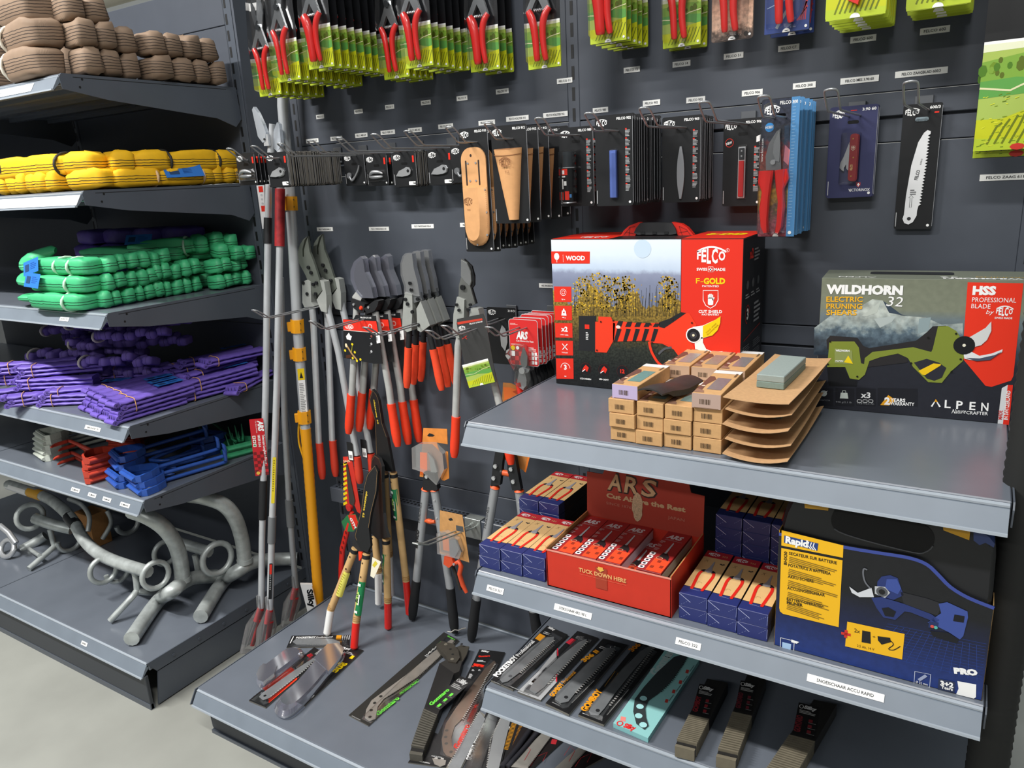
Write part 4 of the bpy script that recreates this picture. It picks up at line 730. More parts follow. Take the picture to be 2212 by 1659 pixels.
def green_card(label, mat, kind='green', fat=1.0, blister=True, src={}):
    k = (kind, fat)
    if k in src: return dup(src[k], mat, label)
    r = thing('pruner_card', label, 'carded pruner', 'carded red pruners on the top hooks', mat); w, h = .09, .29
    bc = {'green': 'b9c83a', 'brown': 'a88a72', 'blue': '33426e'}[kind]
    g = G(); g.prism(rr(-w / 2, 0, w / 2, h, .006), -.0008, 0, P('16171a')); g.prism(rr(-w / 2 - .0002, -.0002, w / 2 + .0002, .1, .006), -.0007, -.0001, P(bc)); g.ob('backing_card', r)
    g = G(); z = .0003
    if kind == 'green': landscape(g, -w / 2 + .001, .0012, w - .002, .1, z)
    elif kind == 'brown':
        g.rect(-w / 2 + .001, .001, w / 2 - .001, .12, z, grad_mat('rock_photo', ((0, '3a2f2a'), (.12, '6b5a50'), (.25, 'd8b096'), (.55, 'c79a80'), (.75, '8a6a58'), (1, '7f8c9c')), 1, 0, .12, .3, 120, .5, 60)); g.disc(.01, .006, .006, z * 2, P('22201f'), 10); g.disc(.03, .01, .005, z * 2, P('2c2622'), 10)
    else:
        g.rect(-w / 2 + .001, .001, w / 2 - .001, .15, z, P('2e4280')); g.line([(-.02, .01), (.02, .075)], .006, z * 2, P('8f969e'))
        for k_ in range(5): g.line([(-.04, .05 + k_ * .018), (.02 + k_ * .004, .07 + k_ * .018)], .0016, z * 1.5, P('9db0d0')); g.line([(.02 + k_ * .004, .02), (.04, .045 + k_ * .012)], .002, z * 1.6, P('b43a44'))
    g.rect(-w / 2 + .001, .1012, w / 2 - .001, .105, z, WH) if kind == 'green' else None
    g.poly([(.008 * math.cos(t * PI / 8), .0012 + .0075 * math.sin(t * PI / 8)) for t in range(9)], z * 4, WH); g.rect(-.003, .003, .003, .0045, z * 5, P('55585b')); g.disc(w / 2 - .007, .008, .0028, z * 5, WH, 10); g.rect(-w / 2 + .004, .23, 0, .25, z, P('f6f6f4')); g.ob('printed_front', r)
    pruner(r, fat)
    g = G(); a = [(-.041, .012), (.018, .008), (.034, .03), (.036, .13), (.034, .26), (-.03, .26), (-.044, .14)]; b = [(-.036, .017), (.014, .014), (.029, .034), (.03, .13), (.028, .254), (-.025, .254), (-.038, .14)]
    g.prism(a, .0006, .026, CLEAR, False, b); g.ob('blister', r)
    src[k] = r; return r
def stack_of(make, front, rest, x, z, y0, y1, n, seed=1, skip=('blister',), dz=0):
    R = random.Random(seed); f = make(front, hang(x, y0, z, R.uniform(-2, 2)))
    for k in range(1, n):
        rl = rest.replace(', behind the front one', ', %s from the front of its stack' % ORD[k]).replace('behind the front one', '%s from the front' % ORD[k]) if n <= 15 else rest
        dup(f, hang(x + R.uniform(-.002, .002), y0 + (y1 - y0) * k / max(1, n - 1), z + R.uniform(-.002, .002) + dz * k, R.uniform(-2.5, 2.5), R.uniform(-.6, .6)), rl, skip=skip)
    return f
gc = lambda kind='green', fat=1.0: (lambda lab, mat: green_card(lab, mat, kind, fat))
ROW1 = [(.112, 1.885, -.19, -.02, 7, 'green', 1.0), (.273, 1.903, -.262, -.02, 9, 'green', 1.0), (.396, 1.922, -.262, -.02, 9, 'green', 1.55), (.53, 1.893, -.12, -.015, 5, 'green', 1.0), (.656, 1.902, -.18, -.02, 6, 'green', 1.25), (.793, 1.886, -.085, -.02, 3, 'green', 1.5), (.985, 1.868, -.12, -.1, 1, 'green', 1.1),
        (1.163, 1.9, -.145, -.02, 5, 'green', 1.6), (1.3, 1.884, -.05, -.012, 2, 'green', 1.0), (1.416, 1.882, -.06, -.04, 1, 'brown', 1.0), (1.535, 1.879, -.085, -.03, 2, 'blue', 1.1)]
for i, (x, z, y0, y1, n, kd, ft) in enumerate(ROW1):
    what = {'green': 'green landscape card', 'brown': 'rocky brown photo card', 'blue': 'blue sketch card'}[kd]
    stack_of(gc(kd, ft), '%s with red pruner, front one on the %s top hook from left' % (what, ORD[i]), '%s behind the front one on the %s top hook' % (what, ORD[i]), x, z, y0, y1, n, i)
    hook('wire hook holding the %s pruner card stack of the top row' % ORD[i], x, z + .275)
# green folded saw cards at the upper right
def saw_card(label, mat, src={}):
    if src: return dup(src[0], mat, label)
    r = thing('saw_card', label, 'carded saw', 'green saw cards at the top right', mat); g = G(); w, h = .104, .34
    g.prism(rr(-w / 2, 0, w / 2, h, .007), -.0008, 0, P('b9cc3e')); g.ob('backing_card', r); g = G(); landscape(g, -w / 2 + .001, .001, w - .002, .16, .0003, 6); g.poly([(.009 * math.cos(t * PI / 8), .001 + .008 * math.sin(t * PI / 8)) for t in range(9)], .0014, WH); g.rect(-w / 2 + .001, .161, w / 2 - .001, h - .006, .0003, P('17181a')); g.ob('printed_front', r)
    g = G(); g.prism([(-.012, .03), (.006, .02), (.014, .06), (.012, .16), (-.004, .16), (-.01, .1)], .001, .018, M('d22a22', .35)); g.prism([(-.004, .16), (.01, .16), (.012, .3), (.004, .31)], .006, .008, M('b9bbbd', .3, .8)); g.ob('folding_saw', r)
    src[0] = r; return r
for i, (x, z, y0, y1, n) in enumerate(((1.68, 1.872, -.19, -.02, 6), (1.812, 1.876, -.15, -.02, 4))):
    stack_of(saw_card, 'broad green saw card, front of the %s stack at the upper right' % ('left', 'right')[i], 'broad green saw card behind the front one of the %s stack' % ('left', 'right')[i], x, z, y0, y1, n, i + 40)
    hook('wire hook carrying the %s green saw card stack' % ('left', 'right')[i], x, z + .325)
# ---------------------------------------------------------------- black cards of the second row
SV = M('c9cbcd', .26, .6); SV2 = M('97999c', .3, .6); LEATH = M('d6a06c', .6, 0, .35, .05, 60, .1); LEATHD = M('8a5a34', .7)
def black_card(name, label, cat, mat, w, h, art, group, title=None, blist=None, col='1b1c1e', src={}):
    if (name, art) in src: return dup(src[name, art], mat, label, group)
    r = thing(name, label, cat, group, mat)
    g = G(); g.prism(rr(-w / 2, -h, w / 2, 0, .005), -.0032 if name == 'blade_card' else -.0012, 0, P(col), side=M('77736b' if name == 'blade_card' else '57555a', .7)); g.line([(w / 2 - .0003, -h + .006), (w / 2 - .0003, -.006)], .0009, .0001, P('8a8c90')); g.ob('backing_card', r)
    g = G(); z = .0003
    g.poly(rr(-.011, -.036, .011, -.029, .003, 2), z, P('050506')); felco(g, -w / 2 + .004, -.022, .026, z, WH, .015)
    if title: g.text(title, w / 2 - .004, -.011, .0052, z, WH, b=.03, al='r', w=min(.036, .0038 * len(title)))
    g.disc(w / 2 - .008, -h + .008, .0028, z, WH, 10); g.rect(-w / 2 + .002, -h + .006, -w / 2 + .0035, -h + .035, z, P('b9babc')); art(g, r, w, h, z); g.ob('printed_front', r)
    if blist: g = G(); x0, x1, y0, y1, d = blist; g.prism(rr(x0, y0, x1, y1, .004, 2), .0005, d, CLEAR, False, rr(x0 + .004, y0 + .004, x1 - .004, y1 - .004, .003, 2)); g.ob('blister', r)
    src[name, art] = r; return r
def a_spring(g, r, w, h, z):
    o = G()
    for s in (1, -1): o.tube(sm([(-.026, -.062 + s * .002, .006), (-.012, -.058 + s * .007, .008), (.012, -.058 + s * .007, .008), (.026, -.06 + s * .004, .006)], 3), [.002, .003, .0045, .005, .005, .005, .0045, .004, .003, .002], SV, 7)
    o.ob('spare_spring', r); g.rect(w / 2 - .012, -.03, w / 2 - .006, -.012, z, RD)
def a_blade(g, r, w, h, z):
    o = G(); o.prism([(-.03, -.066), (-.018, -.052), (0, -.046), (.01, -.042), (.02, -.044), (.025, -.052), (.022, -.062), (.012, -.066), (-.008, -.068)], .002, .005, SV); o.prism([(.015 + .0045 * math.cos(k * PI / 5), -.053 + .0045 * math.sin(k * PI / 5)) for k in range(10)], .0051, .0054, P('1b1c1e')); o.ob('spare_blade', r)
    g.rrect(w / 2 - .03, -h + .004, w / 2 - .006, -h + .014, .002, z, WH); g.bars(w / 2 - .016, -h + .006, .008, .006, 3, z * 2, P('3a3b3d')); g.rect(w / 2 - .012, -.03, w / 2 - .006, -.012, z, RD)
def a_chain(g, r, w, h, z):
    o = G(); o.tube(sm([(-.018, -.07, .006), (-.01, -.08, .006), (.004, -.07, .006), (.02, -.05, .006), (.024, -.038, .006)], 4), [.004] * 8 + [.003] * 9, SV2, 7); o.prism([(-.02 + .009 * math.cos(k * PI / 6), -.066 + .009 * math.sin(k * PI / 6)) for k in range(12)], .002, .007, SV2); o.ob('spare_hook', r)
def info(g, w, h, z, n=7, top=-.03):
    p = (h + top - .03) / n
    for k in range(n): y = top - p * k; g.rect(w / 2 - .018, y - .003, w / 2 - .014, y, z, RD); g.bars(w / 2 - .018, y - p * .9, .012, p * .75, 5, z, P('aaacae'), k)
def a_902(g, r, w, h, z): info(g, w, h, z); o = G(); o.box(-.008, .008, -.178, -.075, .0003, .008, M('5a74c4', .6), .0008); o.ob('sharpening_stone', r)
def a_903(g, r, w, h, z):
    info(g, w, h, z); o = G(); L = [(.0085 * math.sin(PI * min(.97, max(.03, k / 12))) ** .6, -.065 - .115 * k / 12) for k in range(13)]; o.prism([(-a, b) for a, b in L] + [(a, b) for a, b in L[::-1]], .0003, .004, M('93969a', .4, .3)); o.ob('diamond_file', r)
def a_906(g, r, w, h, z):
    info(g, w, h, z, 6, -.06); g.line([(-.03 + .009 * math.cos(k * PI / 8), -.05 + .009 * math.sin(k * PI / 8)) for k in range(16)], .0012, z, RD, True); g.text('NEW', -.03, -.053, .005, z, WH, w=.014, b=.04, al='c', rot=15); g.poly(((.03, -.04), (.04, -.036), (.038, -.05), (.03, -.052)), z, WH)
    o = G(); o.box(-.0085, .0085, -.172, -.06, .0003, .005, M('d8dadc', .3, .5), .001); o.box(-.006, .006, -.169, -.09, .005, .008, M('c22b2b', .35), .001); o.box(-.006, .006, -.088, -.063, .005, .007, M('2a2b2d', .4), .001); o.disc(0, -.069, .002, .0072, SV, 8); o.disc(0, -.08, .002, .0072, SV, 8); o.ob('sharpener', r)
def a_980(g, r, w, h, z):
    info(g, w, h, z, 7, -.028); o = G()
    def cyl(y0, y1, r0, r1, m): o.tube([(-.012, y0, .018), (-.012, y1, .018)], [r0, r1], m, 16)
    cyl(-.17, -.092, .0165, .0165, M('1d1e20', .3, .3)); cyl(-.092, -.09, .0165, .014, SV); cyl(-.09, -.055, .0145, .0145, M('33383c', .35)); cyl(-.173, -.17, .0172, .0165, SV); o.ob('spray_can', r)
    o = G()
    def wrap(a0, a1, y0, y1, m): o.sheet([[(-.012 + .0168 * math.sin(math.radians(a0 + (a1 - a0) * k / 6)), y, .018 + .0168 * math.cos(math.radians(a0 + (a1 - a0) * k / 6))) for k in range(7)] for y in (y1, y0)], m)
    wrap(-75, 15, -.108, -.094, RD); wrap(-45, -12, -.106, -.097, WH); wrap(-55, -5, -.113, -.11, WH); wrap(-50, -28, -.14, -.117, WH); wrap(-20, 5, -.132, -.122, WH); wrap(-65, -30, -.165, -.147, RD); wrap(-12, 25, -.165, -.145, RD); wrap(28, 45, -.16, -.152, P('4f8fd0')); o.ob('can_print', r)
    g.text('FREE', -.04, -h + .008, .005, z, WH, w=.012, b=.03); g.poly(((-.042, -h + .02), (-.03, -h + .028), (-.028, -h + .016)), z, P('4f8fd0'))
def a_910(g, r, w, h, z):
    o = G(); L = rr(-.0385, -.27, .0355, -.045, .03, 6); o.prism(L, .0006, .004, LEATH)
    for x in (-.024, .014): o.prism(rr(x - .0022, -.135, x + .0022, -.075, .002, 2), .004, .0043, M('2a1a10', .8))
    o.prism([(-.008 + .003 * math.cos(k * PI / 5), -.064 + .0035 * math.sin(k * PI / 5)) for k in range(10)], .004, .0043, M('2a1a10', .8)); b_ = o.ob('holster_back', r)
    pk = [(-.036, -.14), (.036, -.14), (.0375, -.22), (.035, -.25)] + [(.0 + .033 * math.cos(-t * PI / 8), -.255 + .028 * math.sin(-t * PI / 8)) for t in range(1, 8)] + [(-.034, -.25)]
    mid = [(-.022 + (a + .0) * .62 + .018, -.14 + (b + .14) * .9) for a, b in pk]
    o = G(); n = len(pk); vs = [(a, b, .0042) for a, b in pk] + [(a, b, .007) for a, b in pk] + [(a, b, .009) for a, b in [(x * .9, -.14 + (y + .14) * .965) for x, y in pk]] + [(a, b, .021) for a, b in mid]
    o.add(vs, [(k * n + i, k * n + (i + 1) % n, (k + 1) * n + (i + 1) % n, (k + 1) * n + i) for k in range(3) for i in range(n)], LEATH, True); o.add(vs, [tuple(range(3 * n, 4 * n))], LEATH); o.ob('holster_pocket', r)
    o = G(); felco(o, -.025, -.182, .026, .0214, LEATHD, .019); o.text('910', -.016, -.195, .004, .0214, LEATHD, w=.009)
    for k in range(24):
        y = -.148 - k * .0047; o.disc(.0335 - max(0, k - 18) * .0016, y, .0007, .0095, LEATHD, 6); o.disc(-.0325 + max(0, k - 18) * .0018, y, .0007, .0095, LEATHD, 6)
    o.ob('lettering', r)
    o = G()
    for a, b in ((-.018, -.082), (.006, -.082), (-.014, -.124), (.004, -.124), (.031, -.146), (.033, -.2), (.031, -.255), (.0, -.279)): o.prism([(a + .0026 * math.cos(k * PI / 4), b + .0026 * math.sin(k * PI / 4)) for k in range(8)], .004, .0105 if b < -.14 else .0055, SV)
    o.ob('rivet', r)
def a_912(g, r, w, h, z):
    o = G(); rows = []
    for j in range(9):
        t = j / 8; y = -.052 - .165 * t; c = -.003 + .008 * t; hw = .038 - .025 * t; rows.append([(c + hw * math.cos(PI - k * PI / 10), y - .004 * math.sin(k * PI / 10) * (1 - t), .001 + (.02 - .008 * t) * math.sin(k * PI / 10)) for k in range(11)])
    o.sheet(rows, LEATH); o.add(rows[0], [tuple(range(11))], M('9c6c44', .7)); o.add(rows[-1], [tuple(range(11))], LEATH); o.sheet([[(a, b - .012, c + .0004) for a, b, c in rows[0]], [(a, b - .0135, c + .0004) for a, b, c in rows[0]]], LEATHD); o.ob('holster_cone', r)
    o = G(); felco(o, -.016, -.094, .031, .0225, LEATHD, .022); o.text('912', -.002, -.108, .0055, .0218, LEATHD, w=.011)
    o.ob('lettering', r)
def a_300(g, r, w, h, z):
    g.rect(-w / 2 + .001, -h + .001, w / 2 - .016, -.001, z, grad_mat('flower_photo', ((0, '7a2f3a'), (.1, 'a8606c'), (.2, '6a5a48'), (.32, 'b8902c'), (.42, '5f5a50'), (.6, '8a2a20'), (.7, '2c2f3c'), (1, '252a3a')), 1, -h, 0, .35, 160, .35, 70)); g.rect(w / 2 - .016, -h + .001, w / 2, -.0, z, P('4d86b8')); g.bars(w / 2 - .0135, -h + .02, .008, h - .03, 40, z * 2, P('6d9cc6'), 3, .6); g.disc(w / 2 - .009, -h + .009, .0035, z * 3, WH, 10)
    felco(g, -w / 2 + .006, -.03, .03, z * 2, WH, .018); g.text('FELCO 300', w / 2 - .004, -.012, .006, z * 2, WH, w=.034, b=.02, al='r'); g.text('www.felco.com', -w / 2 + .006, -.12, .0045, z * 2, WH, w=.045, rot=90); g.disc(-.02, -.054, .009, z * 2, P('2f7fc0'), 14); g.text('HOBBY', -.02, -.056, .005, z * 3, WH, w=.016, b=.03, al='c'); g.poly([(.006 * math.cos(t * PI / 8), -h + .001 + .006 * math.sin(t * PI / 8)) for t in range(9)], z * 3, WH); g.poly(((.012, -.09), (.022, -.1), (.02, -.13), (.01, -.12)), z * 2, P('e58a92'))
    o = G(); BLD = M('9a9c9e', .3, .85); o.prism([(-.022, -.137), (-.024, -.11), (-.018, -.085), (-.004, -.063), (.004, -.058), (.002, -.08), (.006, -.11), (.008, -.138)], .004, .008, BLD); o.prism([(.002, -.06), (-.008, -.085), (-.009, -.105), (-.003, -.12), (.004, -.122), (.005, -.09)], .0085, .01, M('c9cbcd', .25, .9)); o.prism([(-.008 + .005 * math.cos(k * PI / 5), -.122 + .005 * math.sin(k * PI / 5)) for k in range(10)], .008, .013, SV); o.ob('snip_blade', r)
    HR = M('dd2620', .3, 0, .5, 0, 1, 0, None, .4)
    for s, pts in ((-1, [(-.034, -.138), (-.006, -.138), (-.008, -.155), (-.012, -.19), (-.014, -.235), (-.012, -.262), (-.02, -.263), (-.028, -.25), (-.032, -.215), (-.028, -.18), (-.036, -.16)]), (1, [(-.004, -.138), (.02, -.136), (.024, -.155), (.016, -.175), (.019, -.21), (.016, -.25), (.009, -.264), (.001, -.262), (.004, -.24), (.005, -.2), (.0, -.175), (-.002, -.155)])):
        o = G(); cx = sum(a for a, b in pts) / len(pts); o.prism(pts, .003, .012, HR, False); o.prism(pts, .012, .016, HR, True, [(a + (cx - a) * .25, b) for a, b in pts]); o.ob('snip_handle', r)
def a_390(g, r, w, h, z):
    o = G(); o.prism([(-.018, -.062), (-.007, -.06), (-.003, -.066)][0:0] + rr(-.002, -.152, .0135, -.056, .006, 4), .003, .011, M('8a2426', .4)); 
    for x, y in ((.004, -.066), (.0065, -.104), (.004, -.142)): o.disc(x, y, .0017, .0113, M('d8a860', .3, .8), 8)
    o.line([(.0015, -.081), (.0085, -.081), (.0085, -.087), (.005, -.09), (.0015, -.087)], .0008, .0114, M('e0c8b0', .5), True); o.rect(.0042, -.0875, .0058, -.0805, .0115, M('e0c8b0', .5)); o.rect(.002, -.0845, .008, -.0833, .0115, M('e0c8b0', .5)); o.text('FELCO', .006, -.13, .0045, .0115, M('d8b878', .5), w=.012, rot=90, b=.03); o.ob('knife_handle', r)
    o = G(); o.prism([(-.004, -.072), (-.013, -.1), (-.02, -.115), (-.021, -.124), (-.014, -.131), (-.014, -.124), (-.007, -.11), (-.003, -.1)], .003, .005, SV); o.prism([(-.003, -.088), (-.008, -.112), (-.007, -.126), (-.001, -.132), (-.001, -.1)], .005, .007, SV); o.ob('knife_blade', r)
    g.text('VICTORINOX', w / 2 - .006, -h + .012, .0055, z, WH, w=.042, b=.01, al='r'); g.poly(((.014, -h + .03), (.022, -h + .03), (.022, -h + .024), (.018, -h + .02), (.014, -h + .024)), z, P('b23a40')); g.rect(.0172, -h + .022, .0188, -h + .029, z * 2, WH); g.rect(.0155, -h + .025, .0205, -h + .0265, z * 2, WH); g.rect(-.006, -.01, .006, -.0085, z, RD)
def a_saw(g, r, w, h, z):
    g.poly(rr(-.012, -.034, .012, -.026, .003, 2), z, P('8fa0a8')); g.rect(w / 2 - .014, -.02, w / 2 - .006, -.017, z, RD)
    L = [(-.018, -.22), (-.017, -.18), (-.012, -.12), (-.003, -.075), (.006, -.057), (.012, -.052), (.018, -.055)]; T_ = []
    n = 24
    for k in range(n): t = k / n; x = .018 - .002 * t - .007 * max(0, t - .4); y = -.06 - .145 * t; T_ += [(x, y), (x - .0045, y - .003)]
    o = G(); o.prism(L + T_ + [(.006, -.212), (.006, -.222), (.0, -.235), (-.008, -.24), (-.016, -.237), (-.02, -.228)], .0006, .0022, M('e9eaeb', .35)); o.disc(-.008, -.228, .0038, .0024, P('2a2b2d'), 10); o.line([(-.009, -.205), (-.0055, -.205), (-.0055, -.185), (-.003, -.185), (-.0072, -.18), (-.0115, -.185), (-.009, -.185)][::1], .0008, .0025, P('3a3b3d'), True)
    o.text('FELCO', .0015, -.15, .006, .0025, P('3a3b3d'), w=.02, rot=80, b=.03); o.bars(-.01, -.18, .012, .012, 3, .0025, P('6a6b6d')); o.text('600/3', .006, -.12, .003, .0025, P('3a3b3d'), w=.012, rot=80); o.ob('saw_blade', r)
def mk(name, cat, w, h, art, group, title=None, bl=None, col='1b1c1e'): return lambda lab, mat: black_card(name, lab, cat, mat, w, h, art, group, title, bl, col)
def row2(make, what, hx, c, n, z=None, y1=-.02, seed=1, y0=None):
    p = PX(c[0], c[1], hx); y = y0 if y0 is not None else p.y
    stack_of(make, what + ', front one of its hook', what + ', behind the front one', hx, z or p.z, y, y1 if n > 1 else y, n, seed)
    hook('wire hook holding the ' + what.replace(' hanging', '')[:70], hx, 1.7075)
GS = 'small black spare part cards'
row2(mk('spring_card', 'spare part card', .082, .09, a_spring, GS, None, (-.034, .034, -.078, -.045, .016)), 'black twin spring card beside the yellow slings', .068, (529, 340), 5, 1.728, -.215, 1)
row2(mk('blade_card', 'spare part card', .084, .096, a_blade, GS), 'small black blade card of the long dense stack', .171, (596, 335), 48, 1.724, -.045, 2)
row2(mk('hook_card', 'spare part card', .084, .096, a_chain, GS), 'small black card with a curved hook blade', .277, (764, 345), 2, 1.716, -.02, 3)
row2(mk('spring_card', 'spare part card', .086, .084, a_spring, GS, None, (-.034, .034, -.074, -.045, .016)), 'black twin spring card right of the dense stack', .39, (811, 335), 2, 1.706, -.05, 4)
row2(mk('blade_card', 'spare part card', .086, .086, a_blade, GS), 'black silver blade card nearer the springs', .493, (871, 330), 10, 1.706, -.02, 5)
row2(mk('blade_card', 'spare part card', .09, .086, a_blade, GS), 'black silver blade card nearer the holsters', .612, (948, 322), 11, 1.706, -.02, 6)
row2(mk('hook_card', 'spare part card', .086, .1, a_chain, GS), 'small black card half hidden by the long holster', .717, (1000, 325), 2, 1.71, -.06, 7)
GH = 'leather holsters on black cards'
row2(mk('holster_card', 'carded holster', .086, .298, a_910, GH, 'FELCO 910'), 'long tan leather holster on black card', .841, (1021, 282), 8, 1.741, -.03, 8)
row2(mk('holster_card', 'carded holster', .098, .226, a_912, GH, 'FELCO 912'), 'tan leather cone holster on black card', .949, (1098, 279), 5, 1.739, -.03, 9)
GB = 'black sharpening cards'
row2(mk('spray_card', 'carded spray', .09, .182, a_980, GB, 'FELCO 980', (-.032, .012, -.176, -.05, .038)), 'black card with a small oil spray can', 1.08, (1243, 275), 4, 1.727, -.04, 10)
row2(mk('stone_strip_card', 'carded sharpener', .091, .196, a_902, GB, 'FELCO 902', (-.011, .011, -.181, -.072, .012)), 'black card with a blue sharpening stone', 1.199, (1325, 250), 15, 1.742, -.03, 11)
row2(mk('file_card', 'carded sharpener', .09, .188, a_903, GB, 'FELCO 903'), 'black card with a grey spindle shaped file', 1.32, (1472, 252), 12, 1.733, -.012, 12)
row2(mk('sharpener_card', 'carded sharpener', .088, .19, a_906, GB, 'FELCO 906', (-.012, .012, -.175, -.056, .014)), 'black card with a red and white sharpener', 1.442, (1606, 255), 2, 1.72, -.03, 13)
row2(mk('snip_card', 'carded snips', .074, .272, a_300, 'blue edged snip cards', None, (-.036, .02, -.266, -.05, .026)), 'blue edged card with red fruit snips', 1.553, (1687, 213), 8, 1.745, -.02, 14)
row2(mk('knife_card', 'carded knife', .094, .186, a_390, 'navy knife cards', '3.90 60', (-.024, .016, -.158, -.052, .018), '33365a'), 'navy card with a red folding grafting knife', 1.668, (1848, 225), 2, 1.727, -.028, 15)
row2(mk('saw_blade_card', 'carded saw blade', .071, .25, a_saw, 'white saw blade cards', '600/3'), 'black card with a white pruning saw blade', 1.793, (1999, 221), 2, 1.722, -.012, 16)
def big_card(label, mat, src={}):
    if src: return dup(src[0], mat, label)
    r = thing('saw_card', label, 'carded saw', 'large landscape cards at the right edge', mat); g = G(); g.prism(rr(-.07, 0, .07, .5, .006), -.0009, 0, P('1a1b1c')); g.ob('backing_card', r)
    g = G(); landscape(g, -.0695, .001, .139, .186, .0003, 11); g.rect(-.0695, .187, .0695, .192, .0004, WH)
    R = random.Random(4)
    for k in range(90): x, y = R.uniform(-.065, .066), R.uniform(.004, .1); g.line([(x, y), (x + R.uniform(.003, .008), y + R.uniform(.0, .003))], .0012, .0011, P(R.choice(('8aa023', '6d8a1e', 'dbe03a'))))
    g.disc(.0, .006, .012, .0012, P('c8352a'), 8, .006); g.text('611', -.05, .3, .02, .0004, WH, b=.03); g.ob('printed_front', r); src[0] = r; return r
stack_of(big_card, 'large card with green landscape at the right frame edge, front one', 'large landscape card just behind the front one at the right edge', 1.959, 1.622, -.1, -.085, 2, 3, dz=-.012)
hook('wire hook of the large landscape cards at the right edge', 1.959, 2.09)
# ================================================================ long poles in the gap between the gondolas
ALU = M('c6c9cc', .36, .35, .5, .05, 30); ALUD = M('a2a5a8', .4, .35, .5, .06, 30); BLKP = M('1d1e20', .55, 0, .4, .05, 60); REDP = M('c4262c', .35); YEL = M('f2a516', .45); GREYP = M('6b6e70', .6)
def pole(label, pts, r, mat=ALU):
    """pts: (px, py, y) along the pole"""
    W3 = [PY(a, b, y) for a, b, y in pts]; T = TR(*W3[-1]); r_ = thing('pole_pruner', label, 'pole pruner', None, T); Ti = T.inverted(); L = [Ti @ p for p in W3]
    g = G(); g.tube(L, r, mat, 12); g.ob('pole', r_)
    def at(py):
        for i in range(len(pts) - 1):
            if pts[i][1] <= py <= pts[i + 1][1]: t = (py - pts[i][1]) / (pts[i + 1][1] - pts[i][1]); return L[i].lerp(L[i + 1], t)
        return L[-1] if py > pts[-1][1] else L[0]
    def sleeve(name, a, b, rr_, m, lab=None, n=12): g = G(); A, B = at(a), at(b); g.tube([A, B], rr_, m, n); return g.ob(name, r_, None, lab)
    return r_, at, sleeve
def bag(r_, at, a, dx, lean, hh=.17):
    p = at(a); g = G(); g.tube([(p.x, p.y, p.z + .05), (p.x, p.y, p.z), (p.x + dx * .4, p.y - lean * .4, p.z - hh * .4), (p.x + dx, p.y - lean, p.z - hh)], [.013, .017, .042, .03], FILM, 9, sq=.55); g.ob('plastic_bag', r_)
    g = G(); g.tube([(p.x, p.y, p.z - .0), (p.x + dx * .3, p.y - lean * .3, p.z - hh * .3)], .014, REDP, 8, sq=.8); g.tube([(p.x + dx * .15 + .01, p.y - lean * .2, p.z - hh * .25), (p.x + dx * .8 + .012, p.y - lean * .8, p.z - hh * .85)], [.014, .01], REDP, 6, sq=.5); g.tube([(p.x + dx * .3 - .008, p.y - lean * .3, p.z - hh * .3), (p.x + dx * .9 - .012, p.y - lean * .9, p.z - hh * .9)], [.01, .006], M('9a9ca0', .3, .8), 6, sq=.4); g.ob('cutting_head', r_, lab='red cutting head')
rA, at, sl = pole('silver pole pruner with a red checkered card tied to it, leftmost of the poles', [(589, 268, -.1), (580, 405, -.115), (574, 840, -.21), (566, 1161, -.29), (564, 1313, -.33)], .0108)
sl('grip_sleeve', 468, 522, .0135, BLKP); sl('foam_grip', 1035, 1120, .0135, BLKP); bag(rA, at, 1313, -.035, .06, .15)
CN = Vector((.74, -.67, 0)); CU = Vector((.67, .74, 0))
g = G(); p = at(960) + CN * .0135 - CU * .012; T = frame(p, CU, (0, 0, 1)) @ RZ(-2); g.T = T; g.prism([(-.026, -.1), (.018, -.1), (.018, .1), (-.026, .1)], -.003, 0, P('c9202a')); z = .0004
for i in range(4):
    for j in range(8):
        if (i + j) % 2: g.rect(-.025 + i * .0107, -.1 + j * .0107, -.0143 + i * .0107, -.0893 + j * .0107, z, P('7a161c'))
g.text('ARS', .0, .094, .016, z, WH, w=.036, rot=-90, b=.05, it=.15); g.text('Cut Above the Rest', -.008, .094, .004, z, WH, w=.042, rot=-90); g.text('180ZF-3.0-5', -.005, .044, .007, z, WH, w=.042, rot=-90, b=.03); g.text('Telescopic LongReach Pruner', .009, .044, .0075, z, WH, w=.105, rot=-90, b=.02)
for k in range(3): g.rrect(-.022, .032 - k * .014, -.012, .043 - k * .014, .001, z, WH); g.disc(-.017, .0375 - k * .014, .0035, z * 2, P(('c0603a', 'a05030', '3a9a4a')[k]), 8)
g.disc(-.016, -.09, .006, z * 2, P('e8b84a'), 12); g.ob('red_card', rA)
g = G(); p = at(440) - CU * .016; T = frame(p, CU, (0, 0, 1)); g.T = T; g.prism([(-.012, -.075), (-.004, -.075), (.012, .06), (-.012, .06)], 0, .003, P('e9e9ea'))
for y in (.048, -.012): g.rect(-.007, y - .009, .006, y + .009, .0034, RD)
for k in range(3): g.disc(-.001, .03 - k * .013, .0035, .0034, P('c4c6ca'), 8)
g.ob('white_blade_sheath', rA)
g = G(); p = at(300); g.T = TR(p.x - .018, p.y - .01, p.z + .03) @ RX(90); g.prism([(-.028, .06), (-.02, .068), (-.005, .05), (.012, .015), (.02, -.01), (.012, -.035), (.0, -.04), (-.018, -.02)], 0, .012, MILKY, False); g.ob('tip_cover', rA); g = G(); g.T = TR(p.x - .006, p.y - .01, p.z) @ RX(90); g.prism([(-.01, -.02), (.012, -.02), (.012, .015), (-.008, .015)], .002, .01, ALU); g.prism([(-.002 + .004 * math.cos(k), .0 + .004 * math.sin(k)) for k in range(6)], .01, .013, BLKP); g.ob('cutting_head', rA)
